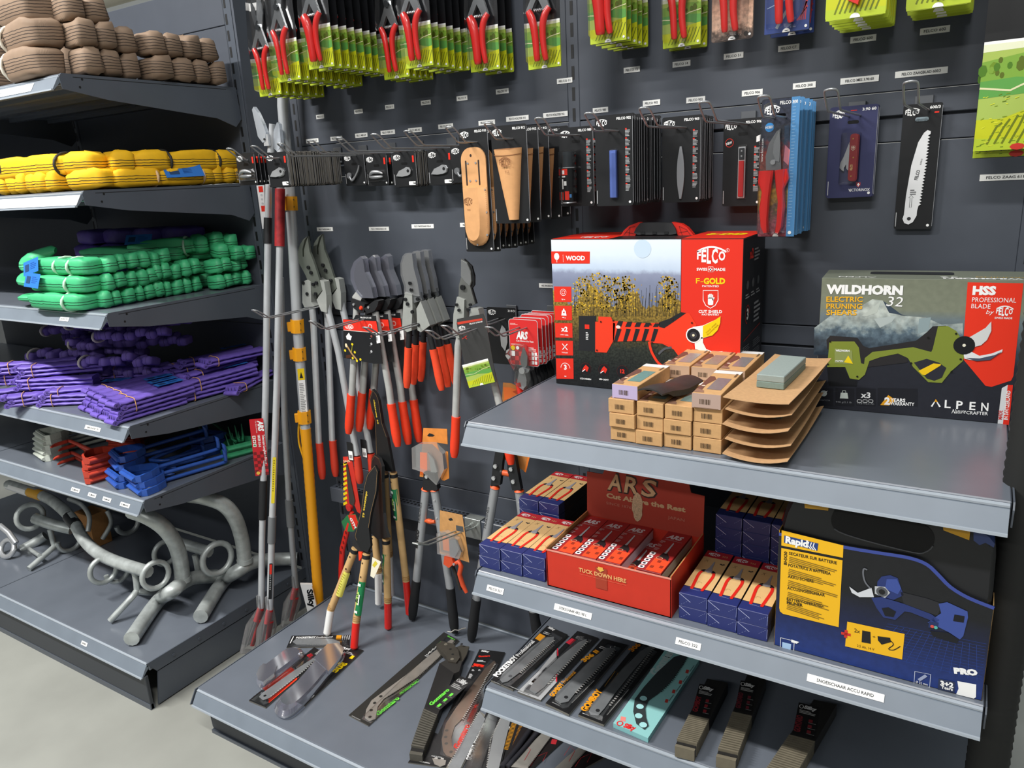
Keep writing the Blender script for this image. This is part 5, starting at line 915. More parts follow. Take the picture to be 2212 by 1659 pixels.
rB, at, sl = pole('silver pole pruner with a red patterned sleeve and yellow strip, second of the poles', [(606, 300, -.09), (605, 408, -.11), (604, 540, -.14), (598, 840, -.2), (587, 1150, -.285), (583, 1316, -.325)], .011)
sl('red_sleeve', 408, 532, .0165, M('9a2428', .5, 0, .5, .35, 55), None, 8); sl('joint_sleeve', 1115, 1172, .0135, GREYP); bag(rB, at, 1316, -.015, .05, .16)
for a, b, m, nm in ((983, 1083, P('e8d028'), 'yellow_sticker'), (1213, 1290, P('17181a'), 'black_sticker')):
    A, B = at(a), at(b); g = G(framev(B + CN * .0114, A - B, CN)); h = (A - B).length; g.rrect(-.0055, 0, .0055, h, .002, 0, m); g.bars(-.003, h * .25, .005, h * .7, 14, .0004, P('7a6c10' if m is not BK and nm[0] == 'y' else 'c9cacc'), 2, .6)
    if nm[0] == 'b': g.rect(-.004, h * .7, .003, h * .97, .0006, RD)
    g.ob(nm, rB)
g = G(); p = at(320); g.T = TR(p.x + .004, p.y - .0, p.z + .02) @ RX(90); g.prism([(-.02, -.02), (-.006, -.03), (.014, -.01), (.016, .05), (.008, .056), (-.012, .03), (-.02, .005)], 0, .012, MILKY); g.ob('tip_cover', rB)
rC, at, sl = pole('grey pole pruner leaning behind the others with a bagged red head, third of the poles', [(606, 600, -.1), (615, 911, -.11), (624, 1079, -.12), (631, 1175, -.13), (639, 1269, -.14)], .0108, ALUD)
sl('joint_sleeve', 1079, 1136, .0145, GREYP); bag(rC, at, 1269, -.02, .05, .14)
W3 = [(611, 150, -.05), (611, 230, -.055), (626, 411, -.065), (634, 542, -.075), (642, 700, -.085), (653, 844, -.095), (660, 925, -.1), (676, 1140, -.115), (688, 1310, -.13)]
rD, at, sl = pole('thick telescopic pole saw with yellow ribbed handle and white sheath', W3[:7], .0172, M('cdd1d4', .32, .35))
rD['category'] = 'pole saw'; rD.name = 'pole_saw'
g = G(); A, B = PY(*W3[6]), PY(*W3[8]); Ti = rD.matrix_world.inverted(); A, B = Ti @ A, Ti @ (B + Vector((.0, -.0, -.05))); pts = []; rs = []
for k in range(61): pts.append(A.lerp(B, k / 60)); rs.append(.0178 if k % 2 else .0186)
g.tube(pts, rs, YEL, 14); g.ob('ribbed_handle', rD)
for py_, h_ in ((440, 32), (707, 34), (772, 44), (910, 46)):
    a, b = at(py_ - h_ / 2), at(py_ + h_ / 2) if py_ < 900 else at(925); d = (a - b).normalized(); b = a - d * .044; g = G(); g.tube([a, b], .0235, YEL, 8, sm=False); g.T = frame(b, CU, a - b); g.box(-.032, -.018, .006, .038, -.006, .008, YEL, .002); g.T = Matrix()
    for s in (-.011, .011): e = a.lerp(b, .5) + CN * .0215 + CU * .01 + d * s; g.tube([e, e + CN * .002], .0022, M('5a4a20', .4), 6)
    g.ob('clamp', rD, lab='yellow clamp collar')
A, B = at(793), at(895); g = G(framev(B + CN * .0176, A - B, CN)); h = (A - B).length; g.rect(-.011, 0, .011, h, 0, WH); g.rect(-.011, h * .76, .011, h, .0004, YE); g.poly(((-.006, h * .8), (.006, h * .8), (0, h * .93)), .0008, BK); g.bars(-.009, h * .04, .018, h * .66, 18, .0004, P('9a9a9a'), 3); g.ob('instruction_label', rD)
g = G(); g.tube(sm([(A.x - .024, A.y - .015, B.z - .02), (A.x - .034, A.y - .02, B.z - .1), (A.x - .018, A.y - .02, B.z - .18), (A.x - .024, A.y - .02, B.z - .26)], 5), .006, M('e8b416', .6), 4, sq=.2); g.tube(sm([(A.x - .024, A.y - .012, B.z - .02), (A.x - .012, A.y - .024, B.z - .1), (A.x - .014, A.y - .024, B.z - .2)], 5), .006, M('e8b416', .6), 4, sq=.2); g.ob('wrist_strap', rD)
p = Ti @ PY(672, 1290, -.16); g = G(frame(p, CU, (0, 0, 1)) @ RZ(4)); g.prism([(-.02, -.12), (.016, -.12), (.014, .055), (.0, .06), (-.026, .068)], 0, .012, M('eeeeec', .5)); g.text('Silky', -.008, .04, .019, .0124, BK, w=.075, rot=-92, b=.05); g.line([(.013, .05), (.014, -.12)], .002, .0124, P('d8901c')); g.ob('white_sheath', rD)
# ================================================================ loppers, shears and saws
ORG = M('ee3f1f', .45, 0, .4, .03, 80); ORG2 = M('ec4b28', .6, 0, .35, .04, 90, .1); STG = M('b0b3ae', .38, .35, .5, .06, 40); OLV = M('70756d', .4, .4, .5, .05, 30); BOLT = M('2b2c2e', .35, .5)
def tool(name, label, cat, y, org, group=None):
    o = PY(*org, y); T = TR(*o) @ RX(90); return thing(name, label, cat, group, T), T
def arm(r_, path, r, m, gp=None, gr=0, gm=None, gname='grip', n=8, sq=.75, nm='handle_tube'):
    g = G(); g.tube([(a, b, 0) for a, b in path], r, m, n, sq=sq); h = g.ob(nm, r_)
    if gp:
        A, B = Vector((*gp[0], 0)), Vector((*gp[-1], 0)); g = G(); k = 8; P3 = [A.lerp(B, i / k) for i in range(k + 1)]; g.tube(P3, [gr * c for c in (1, 1.0, .98, 1, 1.04, 1.07, 1.05, .98, .7)], gm, 12, sq=.85); g.ob(gname, r_)
def plate(r_, name, pts, z0, z1, m, lab=None): g = G(); g.prism(pts, z0, z1, m); return g.ob(name, r_, None, lab)
def bolts(r_, pts, r, z0, z1, m=BOLT):
    for a, b in pts: g = G(); g.prism([(a + r * math.cos(k * PI / 4), b + r * math.sin(k * PI / 4)) for k in range(8)], z0, z1, m); g.ob('bolt', r_)
for hx, hz, wh in ((.075, 1.243, 'long aluminium loppers'), (.313, 1.222, 'loppers with black cards'), (.517, 1.216, 'short orange gripped loppers'), (.731, 1.22, 'single lopper with landscape card'), (.917, 1.24, 'red checkered pruner cards')): hook('wire hook of the lower row holding the ' + wh, hx, hz)
# long aluminium loppers
y1 = PX(690, 664, .075).y
r1, T = tool('lopper', 'long aluminium lopper with olive hooked blade, front one beside the poles', 'lopper', y1, (690, 600), 'long aluminium loppers'); q1, q0, q5 = tracer(T, 640, 490, 6.144), tracer(T, 500, 480, 2.989), tracer(T, 700, 820, 5.53)
arm(r1, [q1(205, 1000), q0(530, 640), q0(565, 1440)], .0135, ALU, [q0(567, 1425), q0(588, 1655)], .0145, M('d03a24', .5), n=6); arm(r1, [q1(385, 960), q1(430, 1130), q1(560, 1660), q5(390, 900)], .0135, ALU, [q5(395, 920), q5(430, 1235)], .0145, M('d03a24', .5), n=6)
plate(r1, 'blade', q1((185, 120), (215, 330), (270, 470), (385, 830), (320, 900), (255, 890), (160, 640), (70, 470), (55, 350), (80, 240), (130, 160)), .004, .012, OLV); plate(r1, 'cutting_edge', q1((190, 118), (150, 170), (122, 290), (125, 385), (138, 390), (135, 300), (160, 200)), .012, .0135, M('33372f', .4, .5))
plate(r1, 'bracket', q1((118, 720), (190, 695), (232, 720), (240, 990), (290, 1040), (150, 1060), (122, 1000)), -.01, .014, STG); plate(r1, 'bracket', q1((355, 700), (410, 720), (440, 900), (445, 1130), (370, 1110), (310, 960), (390, 840)), -.01, .014, STG); bolts(r1, q1((205, 530), (240, 600), (140, 735), (310, 735), (190, 880), (300, 880), (270, 755)), .006, .012, .018)
g = G(TR(*q5(345, 850), .0)); g.box(-.012, .012, -.03, .035, .0125, .014, BLACK); g.rect(-.008, -.028, .011, .004, .0144, WH); g.code(-.005, -.022, .013, .012, .0148, BK); g.ob('barcode_tag', r1)
dup(r1, TR(.034, .032, .004) @ r1.matrix_world, 'long aluminium lopper with darker blade, hanging just behind its twin')
# loppers with black card
y2 = PX(792, 674, .313).y
r2, T = tool('lopper', 'lopper with black printed card and red sleeved handles, front of three', 'lopper', y2, (800, 660), 'loppers with black cards'); q2, q5 = tracer(T, 740, 540, 5.53), tracer(T, 700, 820, 5.53); TBE = M('b5b6b3', .5, .15, .5, .05, 50)
arm(r2, [q2(170, 700), q2(115, 1650), q5(330, 180)], .0125, TBE, [q5(325, 178), q5(293, 640)], .0148, ORG); arm(r2, [q2(390, 740), q2(555, 1650), q5(800, 290)], .0125, TBE, [q5(802, 288), q5(882, 795)], .0148, ORG)
plate(r2, 'blade', q2((250, 100), (272, 130), (290, 260), (370, 470), (390, 570), (270, 570), (200, 470), (160, 350), (160, 250), (195, 150)), .002, .008, M('5c6062', .35, .7)); plate(r2, 'blade_cover', q2((255, 70), (285, 100), (308, 260), (385, 440), (412, 565), (262, 560), (188, 470), (138, 350), (136, 240), (180, 130)), -.006, .016, SMOKE)
plate(r2, 'counter_plate', q2((140, 550), (200, 470), (262, 545), (235, 610), (140, 575)), 0, .009, TBE); plate(r2, 'hub', q2((142, 568), (235, 600), (300, 640), (288, 742), (240, 742), (138, 660)), -.012, .014, BLKP); plate(r2, 'hub', q2((298, 690), (395, 612), (430, 590), (470, 600), (460, 650), (420, 722), (330, 752)), -.012, .016, BLKP)
g = G(); c = q2(258, 685); g.tube([(c[0], c[1], 0), (c[0], c[1], .014), (c[0], c[1], .019)], [.0075, .0075, .004], ORG, 10); g.ob('bumper', r2); bolts(r2, q2((352, 675), (175, 640)), .004, .014, .018, SV)
g = G(); z = .026; g.prism(q2((75, 812), (200, 806), (225, 758), (465, 768), (470, 830), (545, 1335), (440, 1336), (128, 1275), (82, 1268)), z - .0015, z, P('1c1d1f')); g.poly(q2((75, 812), (470, 832), (492, 968), (80, 936)), z + .0003, RD); g.line(q2((80, 938), (492, 970)), .0016, z + .0005, P('e8e4dc')); a, b_ = q2(100, 905), q2(198, 908); g.poly([(a[0] + (b_[0] - a[0]) * (.5 + .52 * math.cos(k * PI / 10)), a[1] + .003 + .0085 * math.sin(k * PI / 10)) for k in range(20)], z + .0005, P('f4ece6')); felco(g, a[0] + .001, a[1] - .003, b_[0] - a[0] - .002, z + .0008, RD, .012); quad_text(g, 'FELCO 211-60', q2(282, 795), q2(412, 800), .0042, z + .0004, WH, .03); c = q2(398, 895); g.disc(*c, .0085, z + .0006, P('f2a89e'), 16); g.disc(*c, .005, z + .0008, RD, 12)
g.poly(q2((110, 1010), (145, 968), (160, 1000), (180, 1010), (165, 1060), (120, 1045)), z + .0004, WH); g.line(q2((118, 1120), (180, 1220), (240, 1290)), .006, z + .0004, P('b08a58')); g.disc(*q2(112, 1118), .005, z + .0006, P('e8d8b0'), 8, .007)
for a in ((185, 1105), (215, 1200), (190, 1270), (282, 1285), (240, 1300), (100, 1180)): g.disc(*q2(*a), .0045, z + .0007, P('e6d020'), 7)
g.line(q2((175, 1200), (185, 1110)), .0014, z + .0005, P('c8c020')); g.poly(q2((110, 1235), (180, 1225), (170, 1265), (110, 1270)), z + .0005, P('4a2a18'))
for k in range(3): g.disc(*q2(412, 1010 + k * 90), .0042, z + .0004, P('b9babc' if k else '8a4a44'), 8); g.bars(*q2(392, 1042 + k * 85), .0085, .0022, 1, z + .0004, P('9a9b9d'))
g.prism(q2((466, 968), (508, 958), (522, 1085), (478, 1095)), z + .0002, z + .0012, WH); g.code(*q2(477, 1060), .004, .012, z + .0016, BK); g.ob('printed_card', r2)
dup(r2, TR(.02, .032, .0) @ r2.matrix_world @ RZ(-.3), 'lopper with black card and red sleeves, middle of the three'); dup(r2, TR(.042, .064, .0) @ r2.matrix_world @ RZ(-.6), 'lopper with black card and red sleeves, rearmost of the three')
# short loppers with orange grips
y3 = PX(903, 680, .517).y
r3, T = tool('lopper', 'short lopper with orange foam grips and wrapped blade, front of three', 'lopper', y3, (895, 640), 'short orange gripped loppers'); q3 = tracer(T, 860, 530, 5.185)
arm(r3, [q3(130, 900), q3(115, 1160)], .0095, BLKP, [q3(116, 1145), q3(98, 1592)], .0128, ORG2); arm(r3, [q3(330, 900), q3(395, 1180)], .0095, BLKP, [q3(393, 1165), q3(490, 1622)], .0128, ORG2)
plate(r3, 'blade', q3((120, 90), (180, 95), (200, 250), (245, 420), (290, 610), (240, 625), (200, 640), (112, 545), (110, 450), (72, 330), (66, 200), (90, 120)), .0, .009, M('8d9092', .35, .7)); plate(r3, 'blade_wrap', q3((115, 82), (188, 88), (208, 250), (253, 420), (275, 560), (100, 540), (100, 450), (62, 330), (58, 200), (84, 112)), -.004, .014, FILM)
plate(r3, 'bracket', q3((108, 515), (186, 540), (192, 700), (180, 900), (182, 945), (130, 962), (75, 920), (88, 650)), -.012, .013, STG); plate(r3, 'bracket', q3((285, 615), (320, 700), (390, 885), (345, 920), (290, 962), (252, 940), (240, 700)), -.012, .015, STG); bolts(r3, q3((170, 415), (185, 490), (118, 596), (142, 648), (255, 592), (265, 880), (195, 735)), .0055, .013, .018)
dup(r3, TR(.002, .034, .002) @ r3.matrix_world @ RZ(-.5), 'short lopper with orange grips, middle of the three'); dup(r3, TR(.004, .07, .002) @ r3.matrix_world @ RZ(-.8), 'short lopper with orange grips, rearmost of the three')
# single lopper with landscape card
y4 = PX(1003, 698, .731).y
r4, T = tool('lopper', 'single lopper with bright curved blade and green landscape card', 'lopper', y4, (1005, 640)); q3, q0 = tracer(T, 860, 530, 5.185), tracer(T, 500, 480, 2.989)
arm(r4, [q3(700, 1000), q0(1465, 800), q0(1447, 1260)], .0115, TBE, [q0(1450, 1255), q0(1438, 1515)], .0138, ORG); arm(r4, [q3(900, 800), q0(1610, 700), q0(1735, 1190), q0(1790, 1400)], .0115, TBE, [q0(1755, 1260), q0(1806, 1562)], .0138, ORG)
plate(r4, 'blade', q3((725, 150), (790, 190), (835, 290), (842, 400), (825, 455), (880, 650), (790, 700), (695, 575), (700, 440), (728, 340)), .002, .008, M('7f817e', .4, .6)); plate(r4, 'cutting_edge', q3((727, 160), (788, 195), (832, 290), (838, 395), (822, 448), (770, 400), (725, 340)), .0082, .0095, M('dcdedf', .2, .85)); plate(r4, 'counter_blade', q3((745, 150), (830, 230), (860, 340), (860, 440), (835, 480), (885, 650), (862, 655), (820, 470), (845, 400), (838, 290), (790, 190)), -.003, .003, BLKP)
plate(r4, 'bracket', q3((690, 568), (772, 600), (768, 760), (762, 1025), (690, 1032), (640, 980), (650, 760)), -.012, .013, STG); plate(r4, 'bracket', q3((850, 690), (925, 700), (1000, 980), (900, 1000), (812, 850)), -.012, .013, STG); bolts(r4, q3((692, 655), (718, 715), (845, 655), (820, 710), (735, 950)), .0045, .013, .018); bolts(r4, [q3(750, 465)], .0075, .008, .014)
g = G(); z = .034; g.prism(q3((740, 800), (1030, 740), (1055, 800), (1178, 1498), (870, 1570), (735, 850)), z - .0012, z, P('3a3a3a')); g.poly(q3((742, 835), (1020, 790), (1025, 812), (748, 862)), z + .0003, P('c8402f')); a, b_ = q3(765, 930), q3(868, 905); g.T = TR(a[0], a[1], 0) @ RZ(8); felco(g, 0, 0, .022, z + .0004, WH, .013); g.T = Matrix(); quad_text(g, 'FELCO 210A-60', q3(882, 862), q3(1025, 832), .0035, z + .0004, WH, .02); g.line(q3((800, 1020), (850, 985)), .0015, z + .0004, RD); g.line(q3((820, 1000), (850, 1020)), .0015, z + .0004, RD)
a = q3(875, 1562); b_ = q3(1162, 1494); c = q3(830, 1275); wv = Vector((b_[0] - a[0], b_[1] - a[1], 0)); g.T = frame((a[0], a[1], z), wv, (c[0] - a[0], c[1] - a[1], 0)); landscape(g, 0, 0, wv.length, .062, .0003, 9); g.rect(0, .062, wv.length, .066, .0004, WH); g.poly([(wv.length / 2 + .006 * math.cos(t * PI / 8), .006 * math.sin(t * PI / 8)) for t in range(9)], .0012, WH); g.ob('printed_card', r4)
# blade card behind and red pruner cards
def a_semi(g, r, w, h, z): g.text('210/3', w / 2 - .004, -.012, .006, z, WH, w=.022, al='r'); o = G(); o.prism([(.002, -.05), (.012, -.06), (.018, -.08), (.017, -.1), (.008, -.125), (-.004, -.11), (-.006, -.07)], .002, .004, SV); o.ob('spare_blade', r)
p = PY(1082, 664, -.06); black_card('spare_blade_card', 'black card with a half round spare blade behind the lopper card', 'spare part card', hang(p.x, p.y, p.z, 2), .095, .165, a_semi, None)
hook('short hook carrying the black half round blade card', p.x, p.z - .033, tip=.1)
def ars_card(label, mat, src={}):
    if src: return dup(src[0], mat, label)
    r = thing('pruner_card', label, 'carded pruner', 'red checkered pruner cards', mat); w, h = .088, .125
    g = G(); g.prism(rr(-w / 2, -h, w / 2, 0, .008), -.0008, 0, P('c8d0d2')); g.prism(rr(-w / 2 + .0012, -h + .0012, w / 2 - .0012, -.0012, .007), 0, .0004, P('d42c2c')); g.ob('backing_card', r)
    g = G(); z = .0008; g.text('ARS', -.022, -.052, .019, z, WH, w=.034, b=.05, it=.12); g.text('Cut Above the Rest', -.022, -.06, .0045, z, WH, w=.052, b=.02); g.bars(-.039, -.016, .025, .005, 2, z, P('f0c0ba')); g.bars(-.039, -.07, .04, .004, 2, z, P('f0c0ba')); g.text('VS-8XZ', .022, -.1, .006, z, WH, w=.02); g.bars(.014, -.085, .024, .012, 3, z, P('f4d8d4'))
    for i in range(4):
        for j in range(4):
            if (i + j) % 2: g.rect(-.042 + i * .0125, -.124 + j * .0125, -.0295 + i * .0125, -.1115 + j * .0125, z * 1.2, P('8a2024'))
    g.disc(-.033, -.078, .0065, z * 2, YE, 12); g.disc(-.019, -.077, .005, z * 2, WH, 12); g.rrect(-.039, -.1, -.028, -.086, .001, z * 2, WH)
    for i in range(2):
        for j in range(3): g.rrect(.023 + i * .009, -.119 + j * .012, .03 + i * .009, -.11 + j * .012, .001, z * 2, WH)
    g.ob('printed_front', r)
    g = G(); g.prism([(-.002, -.125), (-.006, -.11), (-.002, -.09), (.006, -.07), (.016, -.095), (.014, -.12), (.006, -.13)], .01, .013, M('8e9294', .35, .8)); g.prism([(-.018, -.165), (-.02, -.178), (.0, -.185), (.01, -.175), (.012, -.15), (.022, -.13), (.004, -.125), (-.008, -.13)], .008, .014, SV2); g.prism([(.001 + .009 * math.cos(k * PI / 6), -.134 + .009 * math.sin(k * PI / 6)) for k in range(12)], .014, .02, SV); g.ob('pruner_head', r)
    g = G(); g.tube([(-.016, -.17, .012), (-.012, -.19, .012), (-.004, -.23, .012)], [.008, .009, .007], M('d63022', .4), 8); g.tube([(.014, -.14, .012), (.022, -.165, .012), (.02, -.2, .012), (.01, -.235, .012)], [.007, .009, .009, .007], M('2b2c2d', .4), 8); g.tube([(.021, -.19, .0125), (.01, -.235, .0125)], [.0094, .0075], M('d63022', .4), 8); g.ob('pruner_handle', r)
    g = G(); g.prism([(-.045, -.094), (-.018, -.14), (-.022, -.17), (.012, -.19), (.03, -.15), (.026, -.08), (.0, -.062), (-.015, -.064), (-.04, -.08)], .001, .024, CLEAR); g.ob('blister', r); src[0] = r; return r
p = PX(1129, 690, .917); stack_of(ars_card, 'red checkered pruner card, front one on its hook beside the shelf', 'red checkered pruner card behind the front one beside the shelf', p.x, p.z, p.y, p.y + .12, 7, 5)
# ---------------------------------------------------------------- lower row: grey loppers with orange caps
def bahco(label, y, org, qf, L, Rr, cardp, seed):
    r, T = tool('lopper', label, 'lopper', y, org, 'grey loppers with orange caps'); q = tracer(T, *qf); OC = M('ee5a1e', .5)
    for pa, sd in ((L, -1), (Rr, 1)):
        a, b, c = q(*pa[0]), q(*pa[1]), q(*pa[2]); arm(r, [a, b], .0145, M('a7aaad', .4, .4), [b, c], .0165, M('222325', .7, 0, .3, .05, 80, .2), n=12, sq=.8); d = (Vector(a) - Vector(b)).normalized(); g = G(); g.tube([(*a, 0), (a[0] + d.x * .008, a[1] + d.y * .008, 0)], [.0152, .009], OC, 12); g.ob('cap', r, lab='orange cap'); bolts(r, [(a[0] - d.x * .03 + .002, a[1] - d.y * .03), (a[0] - d.x * .09, a[1] - d.y * .09)] if sd > 0 else [], .0032, .011, .0135, SV)
        if sd < 0: g = G(); an = math.degrees(math.atan2(d.y, d.x)); s_ = Vector(b).lerp(Vector(a), .38); g.text('BAHCO', s_.x - .002, s_.y, .0115, .0128, BK, w=.07, rot=an, b=.05); s_ = Vector(b).lerp(Vector(a), .66); g.text('PRADINES', s_.x - .002, s_.y, .008, .0128, BK, w=.075, rot=an); g.ob('lettering', r)
    return r, q, T
r5, q, T = bahco('grey lopper with orange caps carrying a clear domed orange card, left one', -.1, (925, 1040), (500, 900, 2.989), ((1255, 470), (1195, 1055), (1165, 1305)), ((1312, 475), (1412, 1105), (1442, 1392)), None, 1)
CRD = M('e08a3c', .6, 0, .4, .12, 40)
plate(r5, 'hub', q((1255, 350), (1325, 355), (1345, 460), (1335, 470), (1290, 470), (1250, 462)), -.006, .012, BLKP); plate(r5, 'blade', q((1278, 225), (1318, 275), (1338, 350), (1300, 375), (1292, 290)), .004, .009, M('9da0a0', .3, .7)); bolts(r5, [q(1277, 378)], .006, .012, .017, SV)
plate(r5, 'orange_card', q((1236, 75), (1388, 82), (1402, 400), (1372, 415), (1212, 388)), -.004, -.0025, CRD); plate(r5, 'clear_dome', q((1186, 190), (1230, 165), (1320, 165), (1385, 230), (1395, 330), (1345, 430), (1255, 345), (1190, 325)), -.002, .018, FILM); g = G(); g.poly(q((1260, 125), (1275, 108), (1290, 112), (1310, 122), (1298, 130), (1272, 130)), -.002, BK); g.poly(q((1215, 230), (1260, 235), (1262, 380), (1215, 375)), -.0018, P('ee6a1c')); g.rect(*q(1330, 215), *q(1395, 180), -.0018, P('3a3b3d')); g.ob('card_print', r5)
g = G(); a, b_ = q(1245, 668), q(1315, 678); g.tube([(*a, 0), (a[0] + (b_[0] - a[0]) * .3, a[1], 0), (a[0] + (b_[0] - a[0]) * .35, a[1], 0), (a[0] + (b_[0] - a[0]) * .65, a[1], 0), (a[0] + (b_[0] - a[0]) * .7, a[1], 0), (*b_, 0)], [.007, .007, .0085, .0085, .007, .006], M('d85a2a', .5), 10); g.ob('bumper', r5)
r6, q, T = bahco('grey lopper with orange caps standing behind the navy snip boxes, right one', -.105, (1085, 1030), (990, 960, 2.164), ((172, 200), (85, 722), (60, 915)), ((285, 218), (352, 780), (372, 900)), None, 2)
plate(r6, 'hub', q((185, 10), (222, 30), (215, 70), (203, 185), (160, 190), (170, 90)), -.004, .01, BLKP); plate(r6, 'hub', q((235, 40), (270, 30), (302, 205), (262, 208), (240, 120)), -.002, .012, BLKP); bolts(r6, q((185, 95), (177, 150), (258, 108), (268, 166)), .0065, .012, .017, SV); g = G(); a, b_ = q(205, 128), q(245, 136); g.tube([(*a, .004), (*b_, .004)], .009, M('d85a2a', .5), 10); g.tube([(*a, .004), (a[0] + .006, a[1], .004)], .011, BLKP, 10); g.ob('bumper', r6)
q4 = tracer(T, 1040, 650, 7.21); plate(r6, 'orange_card', [*q4((300, 1290), (420, 1300), (640, 1400)), *q((322, 60), (305, 138), (296, 130), (180, 60))], -.014, -.0125, M('b9793f', .6, 0, .4, .1, 40)); g = G(); g.poly(q4((305, 1360), (420, 1365), (600, 1440), (430, 1530), (322, 1565)), -.0118, P('e2702c')); g.poly(q4((450, 1430), (520, 1405), (580, 1440), (520, 1470)), -.0112, P('b8481c')); g.line(q((326, 40), (302, 136)), .006, -.0116, P('e87a24')); g.ob('card_print', r6)
# bracket hook with a clear domed pruner card on the perforated bar
T = TR(.622, -.046, .585); r = thing('wire_hook', 'galvanised bracket hook clipped on the perforated bar holding a clear domed card', 'hook', None, T); ZN = M('b9bfbb', .35, .7, .5, .08, 60)
g = G(); g.box(-.03, .03, -.003, 0, -.075, -.006, ZN, .001); g.box(-.03, .03, -.003, .03, -.009, -.006, ZN, .001); g.ob('bracket', r); g = G()
for s in (-.011, .011): g.tube([(s, -.004, -.03), (s, -.012, -.03), (s, -.24, .018)] + [(s * .9, -.285, .04)], .0026, ZN, 7)
g.tube([(-.01, -.285, .04), (.01, -.285, .04)], .0026, ZN, 7); g.ob('wire', r)
r7, T = tool('pruner_card', 'clear domed orange card with orange handled pruner hanging on the bracket hook', 'carded pruner', -.125, (970, 1120)); q = tracer(T, 500, 900, 2.989)
plate(r7, 'orange_card', q((1345, 606), (1490, 636), (1535, 942), (1345, 882)), -.0015, 0, M('c9955c', .6, 0, .4, .12, 50)); plate(r7, 'clear_dome', q((1345, 740), (1400, 730), (1480, 780), (1505, 860), (1490, 905), (1350, 870)), .0005, .018, FILM); g = G(); g.poly(q((1362, 770), (1402, 775), (1410, 870), (1368, 860)), .0006, P('dd7a3c')); g.poly(q((1450, 700), (1495, 710), (1500, 745), (1452, 735)), .0006, P('4a4c50')); g.poly(q((1400, 660), (1420, 652), (1432, 668), (1410, 672)), .0006, BK); g.ob('card_print', r7)
plate(r7, 'blade', q((1415, 790), (1460, 790), (1480, 850), (1450, 905), (1420, 890)), .004, .009, M('8d9094', .35, .7)); HB = M('d8502a', .5); plate(r7, 'pruner_handle', q((1390, 890), (1440, 905), (1450, 940), (1420, 965), (1385, 940)), .002, .014, HB); g = G(); g.tube([(*a, .006) for a in q((1440, 950), (1475, 930), (1490, 960), (1480, 1010), (1500, 1080), (1525, 1130))], [.006, .008, .008, .008, .008, .006], HB, 8); g.ob('pruner_handle', r7); bolts(r7, [q(1455, 938)], .004, .014, .018, SV)
g = G(); g.tube([(*a, -.004) for a in q((1420, 960), (1450, 1040), (1475, 1120))], .006, M('2a2725', .6), 8); g.ob('pruner_handle', r7)
